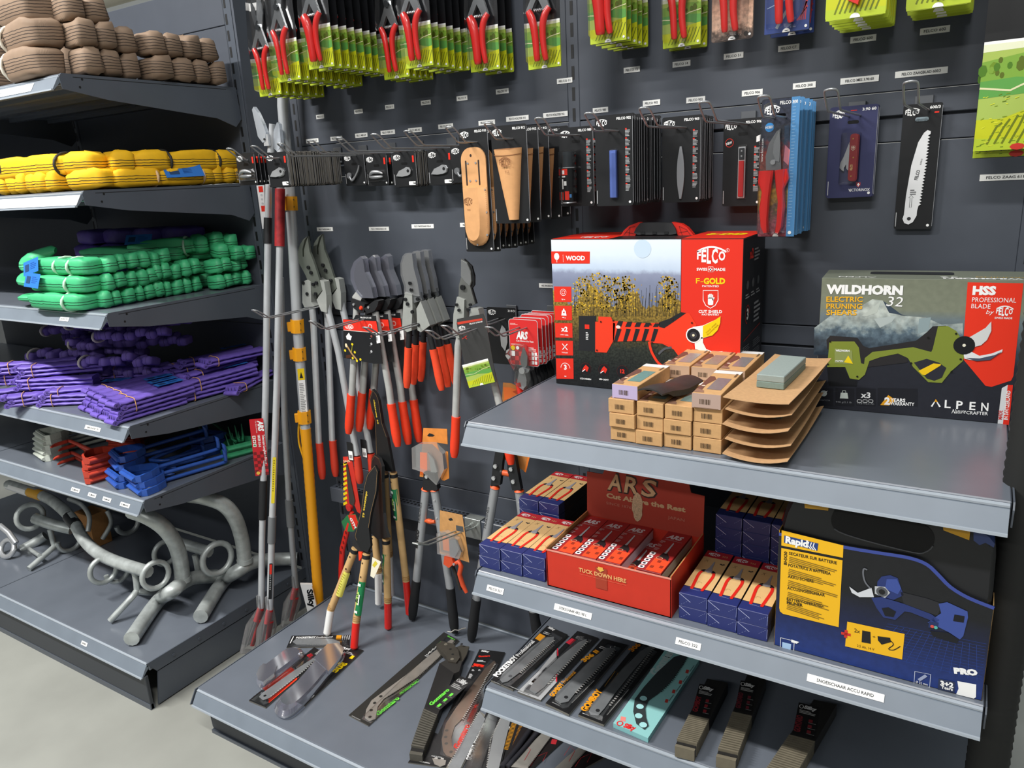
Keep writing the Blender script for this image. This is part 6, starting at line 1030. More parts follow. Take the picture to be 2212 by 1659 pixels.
# hedge shears
WOOD = M('cda873', .5, 0, .4, .12, 18, .05); PINK = M('d9261e', .28, 0, .5, 0, 1, 0, None, .3); WHT = M('e9e9e6', .3)
def shears(label, P0, P1, P2, qf, blade, hl, hr, sticks, second=None):
    T = frame(P0, P1 - P0, P2 - P0); r = thing('hedge_shears', label, 'hedge shears', 'wooden handled hedge shears', T); q = tracer(T, *qf)
    for (a, b, c), end, stk in ((hl, WHT, 'y'), (hr, PINK, 'g')):
        a, b, c = Vector(q(*a)), Vector(q(*b)), Vector(q(*c)); d = (a - c).normalized()
        g = G(); g.tube([(*a, 0), (*b, 0)], .0125, WOOD, 12)
        for k in range(3): s_ = b + d * (.006 + k * .006); g.tube([(*s_, 0), (*(s_ + d * .003), 0)], .0131, M('a8814c', .6), 12)
        g.ob('wooden_handle', r); g = G(); g.tube([(*b, 0), (*c, 0)], [.0128, .0125], end, 12); g.tube([(*c, 0), (*(c - d * .006), 0)], [.0125, .008], end, 12); g.ob('handle_end', r, None, 'white painted end' if end is WHT else 'red painted end')
        g = G(); g.tube([(*(a - d * .004), 0), (*(a - d * .016), 0)], .0134, BLKP, 12); g.ob('ferrule', r)
        if stk in sticks:
            s0, s1 = a - d * sticks[stk][0], a - d * sticks[stk][1]; n = Vector((-d.y, d.x)); g = G(); rows = []
            for e in (s0, s1): rows.append([(e.x + n.x * .0132 * math.cos(k * PI / 8), e.y + n.y * .0132 * math.cos(k * PI / 8), .0132 * math.sin(k * PI / 8)) for k in range(9)])
            g.sheet(rows, P('d6d060') if stk == 'y' else P('1f7a4a'))
            if stk == 'g':
                m_ = (s0 + s1) / 2; g.T = frame((m_.x, m_.y, .0135), (-n.x, -n.y, 0), d) if n.x < 0 else frame((m_.x, m_.y, .0135), (n.x, n.y, 0), d); L_ = (s0 - s1).length; g.poly([(.0085 * math.cos(k * PI / 4 + .39), .023 * math.sin(k * PI / 4 + .39)) for k in range(8)], .0003, P('a8cc68')); g.text('65', -.001, -.013, .012, .0006, P('17251a'), w=.014, b=.05, al='c'); g.bars(-.007, .004, .014, .01, 2, .0006, P('22402c')); g.rect(-.007, L_ * .36, .007, L_ * .44, .0005, P('d8e8dc')); g.rect(-.007, -L_ * .44, .007, -L_ * .37, .0005, P('e8eee8')); g.rect(.0045, -.02, .009, .014, .0008, WH); g.T = Matrix()
            else: m_ = s1; g.T = frame((m_.x, m_.y, .0136), (-n.x, -n.y, 0), d) if n.x < 0 else frame((m_.x, m_.y, .0136), (n.x, n.y, 0), d); g.bars(-.006, .006, .012, (s0 - s1).length - .012, 9, .0003, P('a8a038'), 2, .6); g.T = Matrix()
            g.ob('sticker', r)
        bolts(r, [tuple(a - d * .03), tuple(a - d * .075)], .0028, .011, .0138, M('6a5a44', .35, .6))
    g = G(); o = q(*blade); g.prism(o, .0, .009, M('191a1b', .5, 0, .4, .05, 50, .1)); sh = g.ob('blade_sheath', r); g = G(); cx = sum(p[0] for p in o) / len(o); cy = sum(p[1] for p in o) / len(o); g.line([(cx + (p[0] - cx) * .9, cy + (p[1] - cy) * .975) for p in o[-5:] + o[:5]], .0007, .0093, P('b08a58'))
    if second: a, b_ = q(*second[0]), q(*second[1]); quad_text(g, 'okatsune', a, (a[0] + (b_[0] - a[0]) * .74, a[1] + (b_[1] - a[1]) * .74), .009, .0094, P('d8b83a'), .03); quad_text(g, '65', (a[0] + (b_[0] - a[0]) * .82, a[1] + (b_[1] - a[1]) * .82), b_, .009, .0094, P('d8b83a'), .02)
    g.ob('sheath_print', sh); return r, q
Q_ = (500, 900, 2.989)
P0, P1 = PZ(705, 1366, .178), PZ(765, 1396, .178)
rs, q = shears('hedge shears in black sheath standing foremost on the base deck', P0, P1, PY(812, 1004, -.13), Q_, ((940, 312), (958, 350), (950, 480), (915, 620), (900, 720), (912, 830), (890, 875), (850, 858), (818, 800), (806, 772), (850, 600), (868, 450), (890, 370)), ((800, 850), (640, 1250), (617, 1398)), ((872, 885), (805, 1330), (792, 1490)), {'y': (.085, .175), 'g': (.09, .2)}, ((883, 480), (858, 648)))
plate(rs, 'pivot_plate', q((780, 800), (830, 785), (845, 850), (900, 870), (880, 890), (820, 870), (785, 850)), -.008, 0, BLKP); plate(rs, 'rubber_stop', q((828, 870), (850, 872), (850, 905), (832, 930)), -.004, .006, ORG); g = G(); g.prism(q((905, 908), (962, 938), (915, 1045), (892, 1030)), -.004, -.003, P('dcd6c0')); g.poly(q((905, 960), (925, 930), (940, 950), (918, 975)), -.0026, P('c8b838')); g.ob('swing_tag', rs)
P0, P1 = PZ(812, 1296, .178), PZ(838, 1352, .178)
shears('hedge shears in black sheath in the middle of the three', P0, P1, PY(818, 984, -.09), Q_, ((940, 242), (970, 265), (990, 320), (988, 420), (998, 620), (1010, 720), (1030, 778), (960, 790), (905, 740), (905, 700), (935, 500), (918, 320), (922, 270)), ((925, 770), (948, 1010), (950, 1205)), ((998, 790), (1010, 1200), (1012, 1360)), {'g': (.05, .16)}, None)
P0, P1 = PZ(838, 1300, .18), PZ(884, 1332, .18)
shears('hedge shears in black sheath rearmost, its tip raised highest', P0, P1, PY(813, 842, -.085), Q_, ((925, -180), (950, -150), (965, -110), (988, 40), (1020, 130), (1060, 350), (1010, 345), (950, 260), (942, 20), (920, -50), (905, -120)), ((990, 360), (1020, 900), (1030, 1150)), ((1045, 360), (1128, 1060), (1148, 1270)), {'g': (.055, .165)}, ((932, -115), (958, 42)))
# red pruning saw in a printed sleeve
r, T = tool('pruning_saw', 'red handled pruning saw in a yellow striped sleeve with a red and green tag', 'saw', -.075, (760, 1110)); q = tracer(T, 500, 900, 2.989)
plate(r, 'printed_sleeve', q((720, 260), (775, 258), (800, 400), (838, 632), (812, 615), (790, 560), (760, 610), (738, 590)), -.002, 0, P('c93024'))
g = G(); z = .0005
for k in range(9): g.poly(q((722, 300 + k * 32), (745, 290 + k * 32), (748, 306 + k * 32), (724, 318 + k * 32)), z, YE)
g.poly(q((724, 262), (774, 262), (778, 300), (726, 304)), z, P('d8382c')); quad_text(g, 'SAW', q(726, 296), q(772, 292), .008, z * 2, P('e8c8a0'), .04); g.ob('sleeve_print', r); plate(r, 'blade', q((742, 310), (752, 305), (800, 540), (792, 575), (765, 560)), .001, .003, M('3b322e', .6))
g = G(); g.tube([(*a, .004) for a in q((785, 610), (755, 720), (722, 850), (712, 980), (708, 1075))], [.008, .011, .012, .011, .009], M('dd2a20', .35), 8, sq=.6); g.ob('handle', r); g = G()
for k in range(5): a = q(752 - k * 8, 740 + k * 32); g.prism(rr(a[0] - .003, a[1] - .006, a[0] + .003, a[1] + .006, .002, 2), .011, .0118, M('7a1814', .5))
g.ob('handle_slot', r); g = G(); g.tube([(*q(770, 585), -.002), (*q(770, 585), .012)], .011, M('c42a26', .35), 10); g.ob('pivot', r); g = G(); g.prism(q((760, 628), (812, 622), (838, 690), (800, 735), (745, 735), (722, 672)), .008, .0095, P('2f7a48')); g.poly(q((765, 630), (812, 625), (834, 690), (798, 728)), .0098, RD); quad_text(g, 'GTM', q(775, 648), q(808, 715), .011, .0102, WH, .05); g.ob('swing_tag', r)
# ================================================================ slings on the left gondola
def lump(L, H, D, seed=0, e=.5, wr=.06, nu=14, nv=9):
    """a bulging fold of tubular fabric: rounded block with creases and pinched sides"""
    R = random.Random(seed); ph = [R.uniform(0, 6.3) for _ in range(8)]; vs = []; fs = []
    f = lambda c, p: math.copysign(abs(c) ** p, c)
    for j in range(nv + 1):
        b = -PI / 2 + PI * j / nv
        for i in range(nu):
            a = 2 * PI * i / nu; x, y, z = f(math.cos(b), e) * f(math.cos(a), e), f(math.cos(b), e) * f(math.sin(a), e), f(math.sin(b), e)
            k = 1 + wr * (math.sin(3 * a + ph[0]) * .5 + math.sin(5 * b + ph[1] + 2 * a) * .5 + .5 * math.sin(9 * x + 4 * z + ph[2]) * abs(y))
            pin = 1 - .12 * abs(x) ** 3
            vs.append((x * L / 2 * k, y * D / 2 * k * pin, z * H / 2 * k * pin + .05 * H * math.sin(2.2 * x + ph[3])))
    for j in range(nv):
        for i in range(nu): fs.append((j * nu + i, j * nu + (i + 1) % nu, (j + 1) * nu + (i + 1) % nu, (j + 1) * nu + i))
    return vs, fs
LM = {}
def fold(par, mat, x, y, z, L, H, D, yaw=0, seed=0, roll=0, name='fold'):
    k = (mat.name, round(L, 3), round(H, 3), round(D, 3), seed % 3, name)
    if k not in LM: g = G(); v, f = lump(L, H, D, seed % 3, .34 if name == 'long_fold' else .4, .06 if name == 'long_fold' else .1, 14 if name != 'long_fold' else 22); g.add(v, f, mat, True); LM[k] = g.mesh(name)
    o = bpy.data.objects.new(name, LM[k]); COL.objects.link(o); o.parent = par; o.matrix_local = TR(x, y, z) @ RZ(yaw) @ RX(roll); return o
TIE = M('d8d2c4', .6); TAGB = M('2f74c8', .4); TAGD = M('20406a', .5)
def tie(par, x, y, z, r, yaw, H, m=TIE): g = G(); g.tube([(0, r * 1.04 * math.cos(k * PI / 8), H / 2 * 1.06 * math.sin(k * PI / 8)) for k in range(16)], .0045, m, 5, True, up=(1, 0, 0), sq=1); return g.ob('tie_band', par, TR(x, y, z) @ RZ(yaw))
def btag(par, mat, w=.075, h=.04, bend=.0):
    g = G(); rows = [[(u, v, bend * (u / w) ** 2) for u in (0, w * .3, w * .6, w)] for v in (0, h)]; g.sheet(rows, TAGB, False); g.rect(w * .12, h * .25, w * .38, h * .75, .0006 + bend * .05, TAGD); g.bars(w * .48, h * .3, w * .4, h * .5, 4, .0006 + bend * .4, M('1f5aa8', .5)); return g.ob('blue_tag', par, mat)
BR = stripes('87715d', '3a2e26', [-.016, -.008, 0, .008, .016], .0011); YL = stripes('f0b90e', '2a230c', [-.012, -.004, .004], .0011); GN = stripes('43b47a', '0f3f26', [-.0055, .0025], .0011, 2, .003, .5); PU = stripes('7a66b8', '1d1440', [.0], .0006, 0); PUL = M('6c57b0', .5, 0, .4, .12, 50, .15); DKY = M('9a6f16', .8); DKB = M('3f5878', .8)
GBR = 'brown round slings'
for k in range(3):
    z = 1.957 + .037 + k * .072; sl = thing('round_sling', 'brown round sling with white tie in the front pile, %s of three' % ('bottom', 'middle', 'top')[k], 'sling', GBR, TR(-.5, -.5, z)); dx = (0, -.0, -.045)[k]
    fold(sl, BR, -.33 + dx, -.055 + .012 * k, 0, .42, .078, .1, 2, k, name='long_fold'); fold(sl, BR, .085 + dx * .8, -.062 + .012 * k, .002, .2, .083, .1, -4, k + 1, 4, 'long_fold'); tie(sl, .005 + dx, -.06 + .012 * k, .002, .052, 0, .082)
    for j in range((3, 3, 2)[k]): fold(sl, BR, .212 - .01 * j + dx * (.6 if j else .8), .012 + j * .062, -.003 * (j == 2), .066, .072, .1, 86 + 4 * (j - 1), j + k)
    btag(sl, TR(-.27, -.11, -.02 + .01 * k) @ RZ(10) @ RX(55), .07, .035)
for k in range(2):
    sl = thing('round_sling', 'brown round sling at the right end of the top shelf, %s one' % ('lower', 'upper')[k], 'sling', GBR, TR(-.282, -.17, 1.957 + .036 + k * .068)); ys = ((-.105, -.03, .035, .1), (-.11, -.05, .012, .075))[k]
    for j, y in enumerate(ys): fold(sl, BR, -.005 * k, y, .006 * (k == 1 and j == 2), (.085, .075, .062, .056)[j] if k == 0 else .066, .068, .1, 88 + (0, -3, 8, 0)[j] * k, j + k + 2, (0, 0, 7, 0)[j] * k)
sl = thing('round_sling', 'brown round sling stacked at the far left behind the front pile', 'sling', GBR, TR(-.88, -.36, 2.02))
for j in range(3): fold(sl, BR, .1 * j, .03 * j, .02, .12, .11, .12, 10, j)
for j in range(3): fold(sl, BR, .1 * j, .03 * j, .12, .12, .09, .12, -6, j + 1)
GYL = 'yellow round slings'
sl = thing('round_sling', 'yellow round sling with black ties, upper one of two', 'sling', GYL, TR(-.3, -.3, 1.7235))
for x, y, L, yaw, nm in ((-.37, -.235, .2, 8, 'long_fold'), (-.2, -.225, .19, 3, 'long_fold'), (-.06, -.2, .1, 20, 'fold'), (-.005, -.13, .07, 75, 'fold'), (.0, -.045, .12, 88, 'fold'), (0, .1, .2, 90, 'long_fold'), (0, .225, .1, 92, 'fold')): fold(sl, YL, x, y, .0, L * 1.1, .064, .085, yaw, int(L * 100), 0, nm)
for x, y, yaw in ((-.4, -.235, 8), (-.12, -.22, 8), (0, .01, 88), (0, .19, 90)): tie(sl, x, y, 0, .045, yaw, .066, M('2a2820', .6))
sl = thing('round_sling', 'yellow round sling with blue tag and pale ties, lower one of two', 'sling', GYL, TR(-.3, -.3, 1.6475 + .0305))
for j in range(6): fold(sl, YL, -.42 + j * .055, -.24 + .006 * (j % 2), -.001, .06, .058, .085, 6 * (j % 3) - 6, j)
for x, y, L, yaw, nm in ((-.04, -.2, .13, 25, 'fold'), (.0, -.1, .15, 86, 'long_fold'), (0, .05, .17, 90, 'long_fold'), (0, .14, .06, 90, 'fold'), (.0, .18, .045, 84, 'fold'), (0, .225, .05, 95, 'fold'), (-.005, .268, .05, 90, 'fold')): fold(sl, YL, x, y, 0, L * 1.08, .058, .085, yaw, int(L * 100) + 1, 0, nm)
for x, y, yaw in ((.0, -.045, 88), (0, .12, 90)): tie(sl, x, y, 0, .045, yaw, .06, M('dcb88a', .6))
btag(sl, TR(.05, -.02, -.004) @ RZ(86) @ RX(62), .13, .04, .004)
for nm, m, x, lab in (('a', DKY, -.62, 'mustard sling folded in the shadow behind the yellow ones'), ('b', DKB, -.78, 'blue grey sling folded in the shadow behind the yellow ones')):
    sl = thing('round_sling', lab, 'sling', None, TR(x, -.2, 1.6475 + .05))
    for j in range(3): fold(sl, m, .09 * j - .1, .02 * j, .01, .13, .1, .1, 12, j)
g = G(); g.box(-.12, .12, -.1, .1, 0, .13, M('7a5a3e', .5, 0, .5, .3, 40)); tag(thing('wrapped_parcel', 'brown parcel in shrink film at the far left back of the second shelf', 'parcel', None, TR(-1.1, -.15, 1.6475), g), None, None)
GGN = 'green round slings'
def gsling(label, ox, oy, oz, body, folds, ties=(), tagm=None, loop=None, H=.05):
    sl = thing('round_sling', label, 'sling', GGN, TR(ox, oy, oz))
    for x, y, L, yaw in body: fold(sl, GN, x, y, 0, L, H, .08, yaw, int(L * 50), 0, 'long_fold')
    for j, (x, y, z, L, yaw, roll) in enumerate(folds): fold(sl, GN, x, y, z, L * .97, H * (1, .94, .9)[j % 3], .075, yaw, j, roll)
    for x, y, yaw in ties: tie(sl, x, y, 0, .042, yaw, H * 1.03, M('b9d8c0', .6))
    if loop: g = G(); g.tube(sm(loop, 4), [.012] + [.024] * (len(loop) * 4 - 5) + [.012], GN, 8, sq=.45); g.ob('sling_loop', sl)
    if tagm: btag(sl, tagm, .085, .045)
    return sl
R = random.Random(12)
for k in range(3):
    fl = [(.0 - .003 * j, .055 + j * .0385, R.uniform(-.003, .003), (.04, .033, .042, .029, .039)[(j + k) % 5], 88 + R.uniform(-8, 8), R.uniform(-6, 6)) for j in range(6 if k != 1 else 5)]
    gsling('green round sling in the front pile with tied body, %s of three' % ('bottom', 'middle', 'top')[k], -.37, -.585 + .018 * k, 1.2985 + .026 + k * .051, [(-.145 - .01 * k, 0, .24, 2), (-.03, .006, .09, 8)], fl, [(-.05, 0, 8), (-.16 + .02 * k, 0, 2)][:1 + (k == 2)], (None, TR(-.24, -.062, -.004) @ RX(70) @ RZ(-3), TR(-.265, -.062, -.028) @ RX(72) @ RZ(14))[k],
           ([(-.24, .02, 0), (-.33, -.0, .0), (-.36, .03, -.0), (-.28, .06, .0)], [(-.22, .01, 0), (-.31, -.02, .0), (-.35, .02, .02), (-.27, .06, .02)], [(-.22, .02, 0), (-.33, -.01, -.01), (-.38, .03, .02), (-.3, .07, .04)])[k])
g = G(); g.rect(0, 0, .07, .03, 0, TAGB); g.rect(0, .0, .03, .012, .0004, WH); g.ob('blue_tag', bpy.data.objects['round_sling'] if 0 else sl) if 0 else None
for k in range(2):
    fl = [(R.uniform(-.006, .006), -.11 + j * .036, R.uniform(-.003, .003), (.04, .029, .038, .034, .036)[(j + k) % 5], 90 + R.uniform(-10, 10), R.uniform(-8, 8)) for j in range(5)]
    gsling('green round sling beside the front pile, %s layer' % ('lower', 'upper')[k], -.385 + .01 * k, -.235, 1.2985 + .026 + k * .056, [(-.11, .02, .18, 80)], fl, H=.054)
    fl = [(R.uniform(-.01, .01), -.06 + j * .034, R.uniform(-.003, .006), (.04, .036, .042, .03)[(j + k) % 4], 90 + R.uniform(-16, 16), R.uniform(-10, 10)) for j in range(4)]
    gsling('green round sling at the far right end of its shelf, %s layer' % ('lower', 'upper')[k], -.33, -.085, 1.2985 + .026 + k * .05, [(-.1, -.0, .16, 70)], fl, H=.048)
gsling('green round sling with pale tie on top of the right pile', -.42, -.2, 1.2985 + .15, [(-.06, -.02, .22, 40)], [(.03, .06, .005, .05, 70, 8), (.06, .1, .012, .05, 80, -6), (.085, .135, .004, .045, 85, 4)], [(.0, .03, 40)], TR(-.12, -.12, .02) @ RZ(40) @ RX(40), H=.058)
gsling('green round sling near the right upright on top of the pile', -.33, -.1, 1.2985 + .125, [(-.08, 0, .13, 60)], [(.0, -.01, .004, .05, 75, 8), (.03, .03, -.01, .045, 80, -5), (.03, .075, -.012, .045, 88, 3)], H=.05)
gsling('green round sling tucked behind in the shadow', -.62, -.25, 1.2985 + .13, [(-.1, 0, .3, 10), (.12, .02, .2, 20)], [(.2, .1, .02, .06, 30, 0)], H=.05)
# purple slings
GPU = 'purple round slings'; SH = (-.004, .012, -.012, .006)
def pbundle(label, mat, n=3, L=.25, seed=0, tagon=False, band=True, src={}):
    k = (n, round(L, 2), tagon)
    if k in src: return dup(src[k], mat, label)
    sl = thing('round_sling', label, 'sling', GPU, mat)
    for i in range(n):
        z = .007 + i * .0135; g = G(); rows = []
        for j in range(13):
            y = -L / 2 + L * j / 12; t = abs(2 * j / 12 - 1); h = .0062 * (1 + .35 * t ** 6); w = .026 * (1 - .06 * t); ring = []
            for a in range(12):
                an = 2 * PI * a / 12; c, s_ = math.cos(an), math.sin(an); ring.append((w * math.copysign(abs(c) ** .5, c) + .0015 * math.sin(7 * j + i), y, z + h * math.copysign(abs(s_) ** .8, s_) + .0012 * math.sin(3.1 * j + 2 * i + 4 * c)))
            rows.append(ring + [ring[0]])
        g.sheet(rows, PUL); g.add(rows[0], [tuple(range(12))], PUL); g.add(rows[-1], [tuple(range(12))], PUL)
        for x in (-.013, .0, .014): g.tube([(x, -L / 2 - .0008 + .001 * q_, z + .006 * math.sin(q_)) for q_ in (-1.4, 0, 1.4)], .0009, M('1f1546', .6), 4)
        g.ob('folded_strip', sl)
        g = G(); g.tube([(-.0255, -L / 2 + SH[i % 4], z), (.0, -L / 2 + SH[i % 4] - .001, z + .001), (.0255, -L / 2 + SH[i % 4], z)], .0105, PUL, 10, sq=.78)
        g.tube([(.0257, -L / 2 + SH[i % 4] + .003 * math.cos(a), z + .003 * math.sin(a)) for a in (0, 1, 2, 3, 4, 5)], .0009, M('2a1d58', .6), 4)
        g.ob('rolled_end', sl)
    if band: g = G(); H = n * .0135; g.tube([(.0285 * math.copysign(abs(math.cos(a)) ** .4, math.cos(a)), -L / 2 + .045, H / 2 + .0005 + (H / 2 + .0025) * math.copysign(abs(math.sin(a)) ** .4, math.sin(a))) for a in [2 * PI * q_ / 20 for q_ in range(20)]], .0014, M('cf9a5e', .6), 5, True); g.ob('rubber_band', sl)
    if tagon: btag(sl, TR(-.02, L / 2 - .1, n * .0135 + .005) @ RZ(84), .09, .04)
    src[k] = sl; return sl
R = random.Random(21); n = 0
zs = .9475
for i, x in enumerate((-.315, -.372, -.43, -.488, -.545)):
    pbundle('purple sling bundle in the front row, %s from the right end, lower layer' % ORD[i], lie(x, -.475 + .012 * i + R.uniform(-.006, .006), zs, -3 - 2 * i), 2, .24, band=False)
    pbundle('banded purple sling bundle in the front row, %s from the right end, upper layer' % ORD[i], lie(x + .006, -.455 + .016 * i + R.uniform(-.006, .006), zs + .0285, -4 - 2 * i, 1), 3, .25, 0, i < 3)
for i, (x, y, z, r_, tg, n_) in enumerate(((-.3, -.24, 0, 4, 0, 2), (-.296, -.21, .029, 7, 1, 3), (-.36, -.17, .0, 2, 0, 3), (-.35, -.16, .042, 10, 1, 3), (-.42, -.15, 0, -2, 0, 3), (-.43, -.15, .043, 14, 0, 3), (-.41, -.13, .085, 18, 1, 2), (-.5, -.16, 0, 0, 0, 3), (-.51, -.15, .043, 8, 0, 3), (-.275, -.09, .0, -20, 0, 2), (-.32, -.12, .09, 6, 0, 2))):
    pbundle('purple sling bundle in the right pile, number %s counting from its front edge' % ORD[i], lie(x, y, zs + z + .002, -r_ + R.uniform(-4, 4), R.uniform(-3, 3), R.uniform(-4, 4)), n_, .26, 0, bool(tg))
for i in range(10):
    x, y, z = ((-.66, -.5, 0), (-.66, -.47, .028), (-.8, -.52, 0), (-.79, -.5, .043), (-.8, -.47, .086), (-.95, -.53, 0), (-.95, -.5, .043), (-.94, -.48, .086), (-.62, -.3, 0), (-.64, -.28, .043))[i]
    pbundle('purple sling bundle with rolled ends in the left pile, %s one from the front' % ORD[i], lie(x, y, zs + z, -60 + 12 * (i % 3)), 3 if i != 1 else 2, .27, 0, i == 1)
NW = 'first second third fourth fifth sixth seventh eighth ninth tenth eleventh twelfth thirteenth fourteenth fifteenth sixteenth seventeenth eighteenth'.split()
for i in range(18):
    x, y, z = -.98 + .17 * (i % 3) + .03 * (i // 9), -.42 + .075 * (i % 2) + .05 * (i // 9), (0, .05, .1, .145, .185, .22)[i // 3]
    sl = thing('round_sling', 'purple sling with small bulges in the shaded left pile, %s from the bottom' % NW[i], 'sling', GPU, TR(x, y, zs + z + .022))
    for j in range(7): fold(sl, PU, -.1 + j * .034, .02 * j + R.uniform(-.008, .008), R.uniform(-.008, .008), .042, .03, .06, R.uniform(-24, 24) + 20, j, R.uniform(-20, 20))
    if i % 2 == 0: tie(sl, -.1, 0, 0, .034, 20, .038)
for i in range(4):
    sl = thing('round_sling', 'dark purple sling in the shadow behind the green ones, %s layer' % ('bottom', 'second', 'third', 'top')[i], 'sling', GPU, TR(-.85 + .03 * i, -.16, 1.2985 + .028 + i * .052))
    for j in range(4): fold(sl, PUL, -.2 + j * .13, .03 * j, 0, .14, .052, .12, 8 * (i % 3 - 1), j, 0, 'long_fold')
# ================================================================ steel hooks with D handles
def dhook(label, mat, col, shaft=.3, tip='up', gloss=.35, src={}, grp='painted steel lifting hooks'):
    k = (col, tip, shaft)
    if k in src: return dup(src[k], mat, label)
    m = M(col, gloss, 0, .5, .12, 60, .05); r = thing('lifting_hook', label, 'hook', grp, mat)
    g = G(); path = [(-.052, 0), (.052, 0), (.06, .012), (.05, .05), (.028, .082), (0, .09), (-.028, .082), (-.05, .05), (-.06, .012)]; n = len(path); T_ = .0035; vs = []
    for i in range(n):
        a, b = Vector(path[i - 1]), Vector(path[(i + 1) % n]); d = (b - a).normalized(); q = Vector((-d.y, d.x)) * T_; p = Vector(path[i])
        for s, z in ((1, 0), (1, .022), (-1, .022), (-1, 0)): vs.append((p.x + q.x * s, p.y + q.y * s, z))
    g.add(vs, [(i * 4 + j, i * 4 + (j + 1) % 4, ((i + 1) % n) * 4 + (j + 1) % 4, ((i + 1) % n) * 4 + j) for i in range(n) for j in range(4)], m); g.tube([(-.054, -.001, .011), (.054, -.001, .011)], .0125, m, 8, sq=.55); g.ob('d_handle', r)
    g = G()
    if tip == 'prongs':
        g.tube([(0, .09, .011), (0, .09 + shaft, .011)], .006, m, 8)
        for s in (-.02, 0, .02): g.tube([(s * .6, .03, .022), (s, .05, .03), (s * 1.2, .06, .075)], [.005, .005, .001], m, 6)
    elif tip == 'up': g.tube(sm([(0, .088, .011), (0, .09 + shaft * .5, .011), (0, .09 + shaft, .011), (.004, .1 + shaft, .02), (.008, .098 + shaft, .05), (.012, .09 + shaft, .062)], 3), [.0065] * 13 + [.004, .002, .001], m, 8)
    else: g.tube(sm([(0, .088, .011), (0, .09 + shaft, .011), (-.012, .105 + shaft, .011), (-.05, .1 + shaft, .011), (-.07, .085 + shaft, .011)], 3), [.0065] * 9 + [.006, .005, .004, .0015], m, 8)
    g.ob('shaft', r); src[k] = r; return r
zb = .7008
BLU, REDH, WHH, GRH = '2c54a6', 'b8402f', 'c4cabf', '3a9468'
for i, (x, y, z, a) in enumerate(((-.335, -.56, 0, -14), (-.345, -.555, .023, -16), (-.35, -.565, .046, -12))): dhook('blue steel hook with D handle in the foremost stack, %s' % ('bottom', 'middle', 'top')[i], lie(x, y, zb + z, a), BLU, .2)
for i, (x, y, z, a) in enumerate(((-.465, -.555, 0, -16), (-.468, -.55, .0235, -14), (-.47, -.535, .055, -20), (-.475, -.525, .08, -18))): dhook('blue steel hook beside the red ones, layer %s of four' % ('one', 'two', 'three', 'four')[i], lie(x, y, zb + z, a, 3 * (i > 1)), BLU, .2)
for i, (x, y, z, a) in enumerate(((-.45, -.17, 0, -170), (-.45, -.17, .024, -168), (-.455, -.165, .048, -172))): dhook('blue steel hook with D ring turned back to the wall, %s' % ('bottom', 'middle', 'top')[i], lie(x, y, zb + z, a), BLU, .18, 'side')
for i, (x, y, z, a) in enumerate(((-.545, -.535, 0, 78), (-.545, -.535, .023, 80), (-.55, -.53, .046, 76), (-.545, -.525, .069, 82))): dhook('red steel hook with D handle, layer %s of four' % ('one', 'two', 'three', 'four')[i], lie(x, y, zb + z, a), REDH, .19, 'side')
for i in range(3): dhook('red steel hook with its ring standing behind, layer %s of three' % ('one', 'two', 'three')[i], lie(-.72, -.36, zb + .024 * i, 30 - 3 * i), REDH, .2, 'up')
for i in range(5): dhook('pale grey steel hook at the left, layer %s of five' % ('one', 'two', 'three', 'four', 'five')[i], lie(-.99, -.52 + .004 * i, zb + .0185 * i, -12 + 3 * (i % 2)), WHH, .2, 'up', .3)
for i in range(2): dhook('green steel fork hook with prongs, %s one at the right' % ('lower', 'upper')[i], lie(-.285, -.185 + .012 * i, zb + .024 * i, 72 - 4 * i), GRH, .34, 'prongs')
# ================================================================ galvanised tube racks on the base
GV = M('b4bab8', .4, .35, .5, .22, 26, .12, 'galvanised_steel')
def galv(label, y, org, src=None):
    o = PY(org[0] / 3.16, 800 + org[1] / 3.16, y); r = thing('tube_rack', label, 'steel rack', 'galvanised tube racks', TR(*o)); return r, o
def P3(o, *pts): return [(PY(a / 3.16, 800 + b / 3.16, y) - o)[:] for a, b, y in pts]
def ring(r, o, cx, cy, y, rad=.046, tr=.0095, a0=0, a1=360):
    c = PY(cx / 3.16, 800 + cy / 3.16, y) - o; n = 24; full = a1 - a0 >= 360; g = G()
    g.tube([(c.x + .15 * rad * math.cos(math.radians(a0 + (a1 - a0) * k / n)), c.y + rad * math.cos(math.radians(a0 + (a1 - a0) * k / n)), c.z + rad * 1.05 * math.sin(math.radians(a0 + (a1 - a0) * k / n))) for k in range(n if full else n + 1)], tr, GV, 8, full); g.ob('ring', r)
def tub(r, name, pts, rad, n=10, s=4): g = G(); g.tube(sm(pts, s), rad, GV, n); return g.ob(name, r)
def endp(o, px, py, z): return (PZ(px, py, z) - o)[:]
r, o = galv('galvanised tube rack with two rings and a yellow label, foremost left', -.5, (760, 1300))
tub(r, 'main_tube', P3(o, (60, 780, -.3), (300, 860, -.36), (420, 940, -.4), (500, 1030, -.44), (570, 1150, -.47), (660, 1240, -.49), (790, 1305, -.5), (1010, 1375, -.5)), .0225); ring(r, o, 705, 1365, -.51); ring(r, o, 1062, 1398, -.49); ring(r, o, 800, 1370, -.46, .04, .009, 180, 350)
tub(r, 'leg', P3(o, (915, 1370, -.5), (930, 1440, -.5), (935, 1510, -.5)), .0105); tub(r, 'leg', [*P3(o, (935, 1505, -.5), (890, 1560, -.535)), endp(o, 238, 1341, .178)], .0115); tub(r, 'leg', [*P3(o, (940, 1508, -.5), (1010, 1515, -.46), (1090, 1512, -.4))], .0115); tub(r, 'hook_bar', P3(o, (470, 880, -.36), (560, 920, -.38), (610, 1000, -.42), (600, 1100, -.45)), .009, 8)
